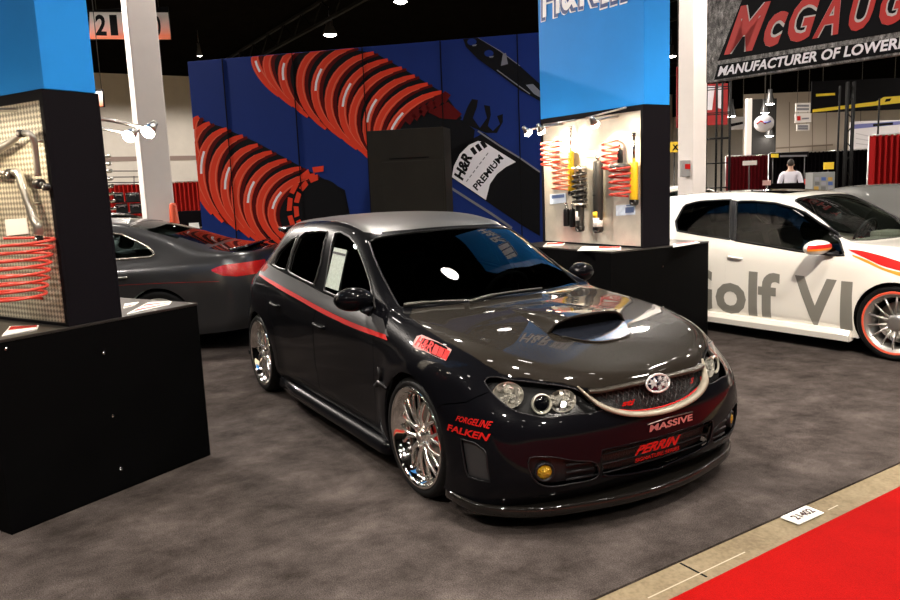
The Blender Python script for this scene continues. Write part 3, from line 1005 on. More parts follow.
def bez(p, n=14):
    return [((1-t)**3*p[0][0]+3*(1-t)**2*t*p[1][0]+3*(1-t)*t*t*p[2][0]+t**3*p[3][0], (1-t)**3*p[0][1]+3*(1-t)**2*t*p[1][1]+3*(1-t)*t*t*p[2][1]+t**3*p[3][1]) for t in [i/n for i in range(n+1)]]
def band(mb, pts, w, lay, mi=0, off=0.0, taper=True):
    """stripe of pixel width w along a pixel curve"""
    L, Rr = [], []
    n = len(pts)
    for i, (x, y) in enumerate(pts):
        a = pts[max(i-1, 0)]; b = pts[min(i+1, n-1)]
        dx, dy = b[0]-a[0], b[1]-a[1]; l = math.hypot(dx, dy) or 1
        nx, ny = -dy/l, dx/l
        k = (math.sin(math.pi*(0.10+0.82*i/(n-1))))**0.8 if taper else 1
        L.append((x+nx*(off+w*k/2), y+ny*(off+w*k/2))); Rr.append((x+nx*(off-w*k/2), y+ny*(off-w*k/2)))
    P2 = clip_top([bp(*q) for q in L+Rr])
    vs = [Vector((x, -lay, z)) for x, z in P2]
    mb.add(vs, [(i, i+1, n+i+1, n+i) for i in range(n-1)], mi, False)
def spring_print(coils, env, name, w):
    mb = MB(); printed(mb, env, 0.0015, 0); mb.build(name+'_shadow_gap', M_PBLK, bd)
    mb = MB(); lt = MB(); dk = MB()
    for k, c in enumerate(coils):
        pts = bez(c)
        band(dk, [(x+4.5, y+1.5) for x, y in pts], w*0.8, 0.0022+0.00004*k)
        band(mb, pts, w, 0.0030+0.00008*k)
        band(lt, pts[1:-1], 1.3, 0.0036+0.00008*k, off=-w*0.30)
        band(lt, pts[2:-4], 0.9, 0.0036+0.00008*k, off=w*0.36)
        if k % 2 == 0: band(lt, pts[5:9], 2.2, 0.0037+0.00008*k, off=-w*0.06, mi=1, taper=False)
    dk.build(name+'_far_coils', M_PREDD, bd)
    o = mb.build(name+'_coils', M_PRED, bd)
    lt.build(name+'_edge_lines', [M_PREDL, M_PWHT], bd)
def cee(T, B_, b):
    h = B_[1]-T[1]
    return (T, (T[0]-b*1.05, T[1]+0.08*h), (B_[0]-b*1.10, B_[1]-0.36*h), B_)
C1 = [cee(t, b_, d) for t, b_, d in (((262,50),(279,96),16), ((281,48),(293,106),24), ((305,46),(308,117),30), ((333,44),(326,129),36), ((354,47),(342,138),40), ((374,53),(357,149),44),
      ((388,60),(370,157),44), ((402,68),(381,167),46), ((415,76),(393,172),44), ((428,84),(400,176),42), ((442,92),(408,178),40))]
spring_print(C1, [(256,51),(345,45),(375,53),(412,74),(445,94),(462,118),(440,140),(410,175),(372,158),(340,137),(300,112),(270,90)], 'upper_spring', 8.6)
C2 = [cee(t, b_, d) for t, b_, d in (((199,117),(203,168),10), ((210,123),(212,214),24), ((227,129),(223,222),30), ((243,136),(238,230),34), ((258,145),(250,237),36),
      ((272,152),(261,243),38), ((287,160),(274,249),40), ((301,168),(286,247),40), ((315,175),(294,245),38))]
spring_print(C2, [(194,118),(222,127),(256,142),(300,166),(345,190),(352,225),(320,250),(272,249),(237,230),(211,214),(196,180)], 'lower_spring', 9)
# chequered end turns of the lower spring and the dark bore
mb = MB(); printed(mb, [(322+24*math.cos(2*math.pi*i/28), 208+29*math.sin(2*math.pi*i/28)) for i in range(28)], 0.0046); mb.build('spring_bore', M_PBLK, bd)
mb = MB()
for rr, r2 in ((0.98, 1.18), (1.26, 1.46)):
    for k in range(6):
        a0 = R(112+26*k + (12 if rr > 1.2 else 0)); a1 = a0+R(19)
        printed(mb, [(322+24*r_*math.cos(a), 208+29*r_*math.sin(a)) for r_, a in ((rr, a0), (rr, a1), (r2, a1), (r2, a0))], 0.005)
mb.build('spring_end_blocks', M_PRED, bd)
# end blocks of the upper spring
mb = MB()
for k in range(6):
    x = 404+7*k; y = 120-4.2*k
    printed(mb, [(x, y), (x+6, y-8), (x+12, y-4), (x+6, y+5)], 0.0056)
printed(mb, [(428,112),(448,102),(462,114),(455,121),(440,118)], 0.0056)
mb.build('upper_spring_end', M_PREDD, bd)
# black shock absorber: clamp teeth, body, label
mb = MB()
for pl in ([(404,150),(412,128),(436,118),(462,120),(475,130),(470,165),(452,180),(420,190),(404,180)],
           [(462,122),(467,108),(472,99),(478,100),(477,107),(473,118),(480,128),(487,118),(485,110),(484,105),(490,106),(491,115),(488,126),(493,131),(500,124),(497,116),(503,114),(503,122),(497,133),(486,133),(474,128)],
           [(420,190),(404,150),(450,150),(484,133),(540,172),(540,236),(520,224),(486,201),(454,179)]):
    printed(mb, pl, 0.0062)
mb.build('printed_shock_body', M_PBLK, bd)
mb = MB()
printed(mb, [(452,177),(454,166),(460,154),(469,145),(478,141),(484,142),(516,162),(506,167),(497,174),(490,184),(486,200)], 0.0072); mb.build('printed_label', M_PWHT, bd)
mb = MB()
def bq(pts, lay): return [Vector((bp(*q)[0], -lay, bp(*q)[1])) for q in pts]
text_on_quad(mb, 'H&R', bq([(463,181),(473,157),(464,149.5),(454,175)], 0.008), 0, 0.05)
for k in range(3):
    x, y = 470+5.0*k, 154-3.2*k
    printed(mb, [(x, y), (x+3.2, y-2.2), (x+8, y+2.6), (x+5, y+5)] if False else [(x, y-5), (x+3.4, y-7.4), (x+7.6, y-1.2), (x+4.4, y+1.2)], 0.008)
text_on_quad(mb, 'PREMIUM', bq([(477.5,191),(504,158.5),(499,154),(472.5,186)], 0.008), 0, 0.03)
mb.build('label_lettering', M_PBLK, bd)
mb = MB()
for k in range(3):
    a = (466+4.5*k, 181.5+3*k); b = (489+5*k, 151+2.5*k)
    for j in range(7):
        t = j/7; t2 = t+0.09
        printed(mb, [(lerp(a[0], b[0], t), lerp(a[1], b[1], t)), (lerp(a[0], b[0], t2), lerp(a[1], b[1], t2)), (lerp(a[0], b[0], t2)+0.8, lerp(a[1], b[1], t2)+0.6), (lerp(a[0], b[0], t)+0.8, lerp(a[1], b[1], t)+0.6)], 0.0078) if k != 1 else None
mb.build('label_small_print', M_PGREY, bd)
mb = MB()
band(mb, [(478,131),(500,146),(520,158),(540,172)], 1.6, 0.0075, taper=False)
band(mb, [(448,186),(470,200),(492,214),(512,228)], 2.4, 0.0075, taper=False)
mb.build('shock_edge_lines', M_PGREY, bd)
# dark strut with two holes at the upper right
mb = MB()
printed(mb, [(463,35.5),(468,34.5),(478,36.5),(498,50),(520,66),(540,84),(545,104),(520,90),(496,72),(478,59),(466,47)], 0.0062); mb.build('printed_strut', M_PBLK, bd)
mb = MB()
for cx, cy in ((473, 42), (490, 53.5)):
    printed(mb, [(cx+4.6*math.cos(2*math.pi*i/16)-1, cy+3.4*math.sin(2*math.pi*i/16)) for i in range(16)], 0.0068)
mb.build('strut_holes', M_BLUEP, bd)
mb = MB()
printed(mb, [(503,54),(506,53),(508,64),(501,66)], 0.0070); printed(mb, [(526,85),(533,84),(541,92),(541,98),(534,94)], 0.0070)
band(mb, [(497,70),(512,81),(530,94)], 1.0, 0.0070, taper=False); band(mb, [(478,37),(500,51),(520,66)], 0.8, 0.0070, taper=False)
for cx, cy in ((474, 45), (491, 56.5)): printed(mb, [(cx-2, cy), (cx+3, cy-0.6), (cx+2, cy+1), (cx-1, cy+1.4)], 0.0070)
mb.build('strut_glints', M_PGREY, bd)
for s in seams[1:-1]:
    mb = MB(); mb.box((s-0.006, -0.0088, 0.0), (s+0.006, 0.0, BH)); mb.build('panel_seam', M_DARK, bd)

# black cabinet standing in front of the backdrop
c0 = BMi @ at_depth(369, 170, 8.75); c1 = BMi @ at_depth(441, 170, 8.45)
zt = (at_depth(405, 129, 8.6)).z
yf = c0.y
cb = empty('black_cabinet', BM @ Vector((c0.x, yf, 0)), R(BDEG), 'plain tall black cabinet standing in front of the printed backdrop', 'cabinet')
W_ = c1.x-c0.x+0.02
mb = MB(); mb.box((0, 0, 0), (W_, 0.36, zt), bev=0.006); mb.build('cabinet_box', mat('cabinet_black_brown', (0.018, 0.016, 0.013), rough=0.7, spec=0.1, noise=(2, 0.15)), cb)
mb = MB(); mb.box((W_*0.18, -0.012, 0.10), (W_*0.98, 0.002, zt-0.36), bev=0.004); mb.build('cabinet_door', mat('cabinet_black_brown'), cb)
mb = MB(); mb.box((W_*0.28, -0.004, zt-0.335), (W_*0.80, 0.004, zt-0.32)); mb.build('cabinet_slot', M_DARK, cb)
# ------------------------------------------------------------------ the dark grey tuned hatchback (middle of the picture)
def lower(x, yb=0.80, ys=(0.835, 0.850, 0.858, 0.858, 0.836), zs=(0.15, 0.24, 0.40, 0.53, 0.69, 0.83)):
    return [(x, yb, zs[0])] + [(x, y, z) for y, z in zip(ys, zs[1:])]

HATCH = [
    [(2.10,0,.14),(2.17,0,.22),(2.20,0,.36),(2.205,0,.47),(2.185,0,.56),(2.145,0,.635),(2.115,0,.69),(2.10,0,.70),(2.08,0,.712),(2.055,0,.722)],
    [(2.08,.32,.14),(2.155,.32,.22),(2.185,.31,.36),(2.19,.31,.47),(2.165,.30,.56),(2.12,.29,.635),(2.09,.27,.695),(2.06,.22,.72),(2.0,.12,.742),(1.96,0,.755)],
    [(2.02,.60,.14),(2.09,.60,.22),(2.115,.595,.36),(2.12,.585,.47),(2.095,.565,.56),(2.04,.525,.642),(2.005,.48,.715),(1.96,.40,.755),(1.88,.22,.785),(1.84,0,.80)],
    [(1.90,.79,.14),(1.95,.795,.22),(1.97,.80,.36),(1.96,.795,.47),(1.935,.78,.57),(1.875,.73,.675),(1.845,.655,.765),(1.76,.52,.81),(1.68,.28,.835),(1.65,0,.845)],
    [(1.72,.855,.14),(1.72,.862,.22),(1.72,.868,.36),(1.71,.868,.48),(1.69,.86,.60),(1.66,.825,.73),(1.62,.715,.822),(1.52,.56,.852),(1.45,.30,.872),(1.43,0,.88)],
    [(1.31,.862,.15),(1.31,.868,.24),(1.31,.872,.40),(1.31,.876,.52),(1.31,.876,.66),(1.30,.845,.79),(1.28,.735,.868),(1.2,.58,.885),(1.15,.30,.90),(1.13,0,.906)],
    [(.93,.82,.15),(.93,.845,.24),(.93,.855,.40),(.93,.862,.53),(.93,.86,.68),(.92,.835,.81),(.88,.755,.90),(.82,.675,.925),(.90,.36,.918),(.93,0,.922)],
    [(.86,.815,.15),(.86,.842,.24),(.86,.854,.40),(.86,.861,.53),(.86,.859,.685),(.85,.835,.813),(.82,.76,.905),(.755,.668,.962),(.835,.36,.960),(.865,0,.963)],
    lower(.58, zs=(.15,.24,.40,.53,.69,.82)) + [(.57,.775,.915),(.53,.64,1.098),(.57,.34,1.132),(.585,0,1.14)],
    lower(.20, zs=(.15,.24,.40,.53,.69,.825)) + [(.2,.785,.92),(.17,.59,1.285),(.19,.34,1.325),(.20,0,1.335)],
    lower(-.10) + [(-.1,.79,.93),(-.1,.575,1.345),(-.1,.34,1.383),(-.1,0,1.395)],
    lower(-.50, zs=(.15,.24,.40,.53,.69,.845)) + [(-.5,.79,.945),(-.5,.568,1.368),(-.5,.34,1.408),(-.5,0,1.42)],
    lower(-.95, ys=(.838,.855,.863,.864,.84), zs=(.15,.24,.40,.53,.70,.86)) + [(-.95,.785,.96),(-.95,.555,1.352),(-.95,.34,1.395),(-.95,0,1.408)],
    [(-1.31,.862,.16),(-1.31,.868,.25),(-1.31,.873,.40),(-1.31,.876,.55),(-1.31,.872,.72),(-1.31,.84,.875),(-1.31,.77,.975),(-1.31,.54,1.315),(-1.31,.33,1.37),(-1.31,0,1.385)],
    [(-1.66,.80,.18),(-1.66,.825,.26),(-1.66,.835,.40),(-1.66,.838,.55),(-1.66,.83,.72),(-1.65,.79,.88),(-1.62,.705,.985),(-1.50,.505,1.255),(-1.62,.33,1.335),(-1.66,0,1.35)],
    [(-1.86,.70,.20),(-1.88,.72,.27),(-1.89,.73,.40),(-1.89,.735,.55),(-1.88,.725,.72),(-1.86,.69,.88),(-1.80,.62,.985),(-1.66,.48,1.15),(-1.78,.30,1.225),(-1.82,0,1.24)],
    [(-2.02,.50,.20),(-2.05,.51,.27),(-2.06,.52,.40),(-2.06,.52,.55),(-2.04,.52,.72),(-2.01,.50,.88),(-1.95,.45,.98),(-1.83,.38,1.06),(-1.92,.24,1.10),(-1.95,0,1.11)],
    [(-2.12,0,.20),(-2.15,0,.27),(-2.16,0,.40),(-2.16,0,.55),(-2.14,0,.72),(-2.11,0,.88),(-2.06,0,.975),(-2.045,0,1.0),(-2.03,0,1.02),(-2.01,0,1.05)],
]
WX, WZ, WR = 1.31, 0.317, 0.317
hs = CarSkin(HATCH, wheels=((WX, WZ, 0.36), (-WX, WZ, 0.36)), flare=0.016)
P = hs.px
Y_R = (0, -1, 0)
for wx in (WX, -WX):
    hs.cut_sides('arch', circle_poly(wx, WZ+0.005, 0.340), cond=lambda c: abs(c.y) > 0.6, nd=-0.9)
# glass
wsn = Vector((0.52, 0, 0.854)); wsv = Vector((-0.854, 0, 0.52))
hs.cut_mid('windshield', [P(*q) for q in ((443,229),(420,231),(395,234.5),(376,238),(369,241.5),(374,257),(382,275),(391,292),(400,307.5),(425,305.5),(455,302),(478,299.5),(500,297))], (0,1,0), wsv, wsn)
SIDE_W = {
    'front_window': smooth_line([P(*q) for q in ((335,233),(341,232),(350,237),(357,245),(364,263),(370,281),(375,309),(352,303.5),(324.5,290.5),(329,262))], 1, True),
    'rear_window': [P(*q) for q in ((300,237),(306,232),(316,231),(328,231.5),(321,262),(314.5,285),(301,278.5),(288,271.5),(293,252))],
    'quarter_window': [P(*q) for q in ((291,240),(298,236),(291.5,253),(286,270),(279,268),(273,264.5),(279,252))],
}
for k, pl in SIDE_W.items():
    hs.cut_sides(k, pl, nd=0.05)
hs.cut('rear_glass', [(-1.66,-.42,0),(-1.69,0,0),(-1.66,.42,0),(-1.86,.38,0),(-1.94,0,0),(-1.86,-.38,0)], (1,0,0), (0,1,0), (0,0,1), cond=lambda c: c.z > 1.0)
# lamps and openings of the nose
hw = Vector((0.80, -0.57, 0.18)).normalized(); hu = Vector((0, 0, 1)).cross(hw).normalized(); hv = hw.cross(hu)
HL = [P(*q) for q in ((484,380),(494,376.5),(512,379.5),(545,383.5),(573,388),(590,397),(605,408),(590,413.5),(575,414.5),(562,416),(548,418.5),(533,415.5),(516,411.5),(503,403),(493,394))]
hs.cut_sides('headlight', smooth_line(HL, 3, True), hw, hu, hv)
X = (1, 0, 0)
hs.cut_mid('grille', [P(*q) for q in ((657,380),(640,383),(618,388.5),(598,392.5),(583,390),(592,398.5),(603,406),(620,412),(640,413.5),(660,410.5))], (0,1,0), (0,0,1), X)
hs.cut_mid('intake', [P(*q) for q in ((660,437),(630,444),(603,450),(600.5,460),(603,477),(630,474.5),(660,468.5))], (0,1,0), (0,0,1), X)
fw = Vector((0.9, -0.43, 0)).normalized(); fu = Vector((0, 0, 1)).cross(fw).normalized()
hs.cut_sides('fog', smooth_line([P(*q) for q in ((530,458),(552,457),(575,461),(596,463),(597,478),(572,484),(548,487),(535,481),(529,469))], 3, True), fw, fu, (0, 0, 1))
hs.cut_sides('bumper_vent', [P(*q) for q in ((461,439),(475,443),(486,451),(490,482),(478,480),(467,476))], (0.3,-0.95,0), (0.95,0.3,0), (0,0,1))
# hood, roof, doors, bumper, fenders
hs.cut_mid('hood', [P(*q) for q in ((657,378),(625,385.5),(595,389.5),(575,386.5),(540,381),(513,377.5),(500,373),(485,364),(464,351),(445,341),(426,329),(409,316.5),(412,309),(440,306),(470,302),(500,299))], X, (0,1,0), (0,0,1), nd=0.05)
hs.cut_mid('roof', [(.215,0,0),(.21,-.25,0),(.17,-.50,0),(.10,-.535,0),(-.3,-.525,0),(-1.0,-.515,0),(-1.55,-.475,0),(-1.63,-.40,0),(-1.66,0,0)], X, (0,1,0), (0,0,1), cond=lambda c: c.z > 1.2)
hs.cut_sides('tail_light', [P(*q) for q in ((257.5,263),(262,259.5),(267,261.5),(268.5,267),(264.5,271.5),(258,270))] + [], nd=-0.5, cond=lambda c: abs(c.y) > .5 and c.x < -1.2)
hs.cut_sides('wrap', [P(*q) for q in ((259.5,273.5),(262,264),(269,263.5),(280,271),(300,281),(323,293),(345,303),(372,313),(383,319),(389,337),(352.5,322.5),(322.5,308.3),(300,296),(277.5,283.5))], nd=0.0, cond=lambda c: abs(c.y) > 0.6)
hs.cut_sides('front_door', [(.79,0,.26),(.83,0,.45),(.84,0,.62),(.83,0,.78),(.80,0,.905),(.45,0,.912),(-.045,0,.93),(-.09,0,.70),(-.10,0,.45),(-.08,0,.27)], nd=0.0, cond=lambda c: abs(c.y) > 0.7)
hs.cut_sides('rear_door', [(-.09,0,.27),(-.11,0,.45),(-.10,0,.70),(-.055,0,.932),(-.6,0,.952),(-1.10,0,.975),(-1.13,0,.85),(-1.05,0,.72),(-.93,0,.56),(-.90,0,.40),(-.90,0,.28)], nd=0.0, cond=lambda c: abs(c.y) > 0.7)
hs.cut_sides('front_bumper', [(1.60,0,.10),(1.60,0,.55),(1.64,0,.575),(1.78,0,.61),(1.87,0,.67),(1.95,0,.69),(2.04,0,.70),(2.10,0,.705),(2.3,0,.72),(2.3,0,.10)], nd=-2)
hs.cut_sides('front_fender', [(1.9,0,.4),(1.9,0,.85),(.84,0,.925),(.845,0,.62),(.83,0,.40),(.82,0,.26),(1.1,0,.26)], nd=-0.5, cond=lambda c: abs(c.y) > 0.6 and c.x > .8)

def car_paint(name, base, metal=0.75, rough=0.32, coat=1.0, flake=0.25):
    return mat(name, base, metal=metal, rough=rough, coat=coat*0.8, coat_rough=0.012, spec=0.02, coat_ior=1.25, noise=(900, flake))
PAINT = car_paint('charcoal_paint', (0.0030, 0.0031, 0.0042), metal=0.0)
CARBON = mat('satin_carbon', (0.017, 0.0140, 0.0105), metal=0.0, rough=0.42, coat=1.0, spec=0.03, coat_ior=1.34, coat_rough=0.03, noise=(260, 0.35))
ROOFM = mat('satin_grey_roof', (0.20, 0.20, 0.195), metal=0.8, rough=0.34, coat=0.25, coat_rough=0.25)
TINT = glass_mat('tinted_glass', (0.05, 0.055, 0.055))
TINT2 = glass_mat('windshield_glass', (0.13, 0.15, 0.15))
LENS = glass_mat('clear_lens', (0.9, 0.9, 0.88))
GRILLEM = mat('black_honeycomb', (0.008, 0.008, 0.008), rough=0.45, bump=(120, 0.6))

hatch = empty('hatchback_car', (0, 0, 0), 0, 'charcoal grey tuned hatchback with hood scoop, red side stripe and chrome wheels', 'car')
hs.ids['rest'] = 0
hs.panel('rest', 'body_shell', PAINT, hatch, gap=0.001, depth=0.02)
hs.panel('hood', 'hood', CARBON, hatch)
hs.panel('roof', 'roof_skin', ROOFM, hatch, gap=0.001, depth=0.004)
for s in 'rl':
    hs.panel('front_door_'+s, 'front_door', PAINT, hatch)
    hs.panel('rear_door_'+s, 'rear_door', PAINT, hatch)
    hs.panel('front_fender_'+s, 'fender', PAINT, hatch)
    hs.panel('tail_light_'+s, 'tail_light', mat('tail_red', (0.5, 0.01, 0.01), rough=0.15, coat=1), hatch)
    for k in SIDE_W:
        hs.panel(k+'_'+s, k, TINT, hatch, gap=0, depth=0, offset=-0.006)
for s in 'rl': tag(hs.panel('wrap_'+s, 'grey_wrap_band', mat('satin_grey_wrap', (0.045, 0.045, 0.047), metal=0.3, rough=0.4, spec=0.2), hatch, gap=0.0, depth=0.0, offset=0.0012), 'satin grey band between red stripe and side windows')
# both halves of the bumper are one part
hs.ids['front_bumper'] = 99
for f in hs.bm.faces:
    if f[hs.lay] in (hs.ids['front_bumper_r'], hs.ids['front_bumper_l']): f[hs.lay] = 99
bumper = hs.panel('front_bumper', 'front_bumper', PAINT, hatch)
hs.panel('windshield', 'windshield', TINT2, hatch, gap=0, depth=0, offset=-0.004)
hs.panel('rear_glass', 'rear_window', TINT, hatch, gap=0, depth=0, offset=-0.004)
for k in SIDE_W:
  for s in 'rl':
    hs.trim([k+'_'+s], 'window_trim', mat('dark_trim', (0.02, 0.019, 0.018), rough=0.35, spec=0.3), hatch, 0.007, 0.001)
hs.trim(['windshield'], 'windshield_seal', M_BLACKP, hatch, 0.006, -0.002)

# grille, emblem, bars
gr = hs.panel('grille', 'grille', GRILLEM, hatch, gap=0, depth=0, offset=-0.035)
mb = MB()
gpts = [hs.normal_at(v.co) for v in gr.data.vertices]
for k in range(-16, 17):
    for sgn in (-1, 1):
        pts = []
        for j in range(9):
            z = 0.50 + 0.21*j/8
            y = k*0.032 + sgn*(j-4)*0.02
            if abs(y) > 0.44: continue
            h = hs.bvh.ray_cast(Vector((3, y, z)), Vector((-1, 0, 0)))
            if h[0] is None: continue
            lo_z = 0.515 + 0.9*abs(y)**2.0*1.0
            up_z = 0.675 - 0.05*abs(y)
            if lo_z < z < up_z: pts.append(h[0] + Vector((-0.022, 0, 0)))
        if len(pts) > 1: mb.tube(pts, 0.0022, 4)
mb.build('grille_mesh', mat('grey_wire', (0.06, 0.06, 0.06), metal=0.7, rough=0.35), gr)
def both(pts):
    """right half, last point on the centre line -> full run"""
    pts = [Vector(p) for p in pts]; pts[-1].y = 0
    return pts + [Vector((p.x, -p.y, p.z)) for p in reversed(pts[:-1])]
def skin(pxs, lift=0.0):
    out = []
    for q in pxs:
        loc, n = hs.normal_at(P(*q)); out.append(loc + n*lift)
    return out
GOLD = mat('pale_satin_band', (0.27, 0.235, 0.175), metal=0.3, rough=0.4)
band = both(skin([(577,386.5),(589,397),(602,406.5),(620,412.5),(640,414),(660,411.5)], 0.004))
mb = MB(); bl = smooth_line(band, 5); nb_ = len(bl)-1; mb.tube(bl, [0.005+0.0155*min(1, 5*min(i, nb_-i)/nb_) for i in range(nb_+1)], 8, flat=0.5); mb.build('grille_surround', GOLD, hatch)
redl = both(skin([(597,401),(607,407),(622,409.5),(640,410.5),(660,407.5)], -0.012))
mb = MB(); mb.tube(smooth_line(redl, 5), 0.0045, 6); mb.build('red_pinstripe', M_RED, gr)
bar = skin([(588,391.5),(600,391),(622,386.5),(645,381.5)], 0.004)
mb = MB(); mb.tube(smooth_line(bar, 4), 0.020, 8, flat=0.6)
mb.tube(smooth_line([Vector((p.x, -p.y, p.z)) for p in bar], 4), 0.020, 8, flat=0.6)
mb.build('grille_wing', mat('bronze_satin', (0.055, 0.047, 0.036), metal=0.6, rough=0.35), hatch)
# oval badge with stars
eo = hs.bvh.ray_cast(Vector((3, 0, 0.635)), Vector((-1, 0, 0)))[0] + Vector((0.012, 0, 0))
EM = frame_m(eo, (0, 1, 0), (-0.30, 0, 0.954))
mb = MB()
mb.lathe([(0.0, 0.008), (0.9, 0.004), (1.0, 0.0), (0.95, -0.01)], 32, 0, EM @ Matrix.Diagonal((0.074, 0.041, 1, 1)))
em = mb.build('badge', mat('badge_blue_black', (0.01, 0.012, 0.03), rough=0.1, coat=1), hatch)
mb = MB()
mb.tube([(0.074*math.cos(2*math.pi*i/36), 0.041*math.sin(2*math.pi*i/36), 0.004) for i in range(36)], 0.006, 8, 0, EM, closed=True)
for (sx, sy, sr) in ((-0.034, 0.005, 0.026), (0.014, 0.019, 0.014), (0.044, 0.010, 0.014), (0.022, -0.008, 0.014), (0.046, -0.014, 0.012), (0.0, -0.022, 0.013)):
    pl = []
    for i in range(12):
        rr = sr if i % 2 == 0 else sr*0.42
        pl.append((sx+rr*1.25*math.cos(2*math.pi*i/12), sy+rr*math.sin(2*math.pi*i/12)))
    mb.prism(pl, 0.004, 0.013, 0, EM)
mb.build('badge_stars', mat('badge_silver', (0.75, 0.73, 0.70), metal=0.55, rough=0.25), em)
# red script marks in the grille mesh
mb = MB()
c = hs.bvh.ray_cast(Vector((3, 0.235, 0.615)), Vector((-1, 0, 0)))[0] + Vector((-0.010, 0, 0))
for yc, zc, s in ((0.26, 0.600, 'S'), (-0.19, 0.575, 'sti')):
    h = hs.bvh.ray_cast(Vector((3, yc, zc)), Vector((-1, 0, 0)))[0] + Vector((-0.008, 0, 0))
    wv = 0.07 if len(s) > 1 else 0.035
    ty = Vector((-0.25*(1 if yc > 0 else -1), 1, 0)).normalized()
    q = [h - ty*wv/2 - Vector((0, 0, 0.014)), h + ty*wv/2 - Vector((0, 0, 0.014)), h + ty*wv/2 + Vector((0, 0, 0.014)), h - ty*wv/2 + Vector((0, 0, 0.014))]
    text_on_quad(mb, s, q, 0, 0.04, 0.3)
    mb.build('grille_mark', M_RED, gr); mb = MB()

# intake with mesh and red lettering
inn = hs.panel('intake', 'lower_intake', GRILLEM, hatch, gap=0, depth=0, offset=-0.05)
mb = MB()
for k in range(4):
    z = 0.255 + 0.048*k
    pts = []
    for j in range(-12, 13):
        y = j*0.036
        h = hs.bvh.ray_cast(Vector((3, y, z)), Vector((-1, 0, 0)))
        pts.append(h[0] + Vector((-0.038, 0, 0)))
    mb.tube(pts, 0.005, 5)
mb.build('intake_slat', M_BLACKP, inn)
for s in 'rl':
    pk = hs.panel('fog_'+s, 'fog_lamp_pocket', M_BLACKP, hatch, gap=0, depth=0, offset=-0.03)
    hs.panel('bumper_vent_'+s, 'bumper_side_vent', mat('vent_grey', (0.05, 0.05, 0.052), rough=0.35, metal=0.4), hatch, gap=0, depth=0, offset=-0.012)
    sg = 1 if s == 'r' else -1
    fl, n = hs.normal_at(P(545.5, 473.5))
    fl = Vector((fl.x, fl.y*sg, fl.z))
    nx = Vector((0.9, -0.43*sg, 0)).normalized()
    FM = frame_m(fl - nx*0.012, Vector((0, 0, 1)).cross(nx).normalized(), (0, 0, 1), nx)
    mb = MB(); mb.lathe([(0.046, -0.03), (0.046, 0.0), (0.038, 0.004), (0.033, -0.01)], 24, 0, FM); fo = mb.build('fog_lamp', M_BLACKP, pk)
    mb = MB(); mb.lathe([(0.033, -0.006), (0.021, 0.004), (0.0, 0.008)], 20, 0, FM); mb.build('yellow_lens', mat('amber_lens', (0.42, 0.25, 0.008), rough=0.12, coat=1, metal=0.3, bump=(90, 1.0)), pk)
    mb = MB()
    for k in range(3):
        a = hs.bvh.ray_cast(Vector((3, -0.53*sg, 0.27+0.035*k)), Vector((-1, 0, 0)))[0]; b = hs.bvh.ray_cast(Vector((3, -0.40*sg, 0.27+0.035*k)), Vector((-1, 0, 0)))[0]
        mb.tube([a+Vector((-0.012, 0, 0)), b+Vector((-0.012, 0, 0))], 0.006, 5)
    mb.build('pocket_slat', M_BLACKP, pk)
for s in 'rl':
    hs.trim(['bumper_vent_'+s], 'vent_rim', M_BLACKP, hatch, 0.004, 0.0)
    hs.trim(['fog_'+s], 'fog_pocket_rim', M_BLACKP, hatch, 0.004, -0.002)
hs.trim(['intake'], 'intake_rim', PAINT, hatch, 0.005, -0.002)

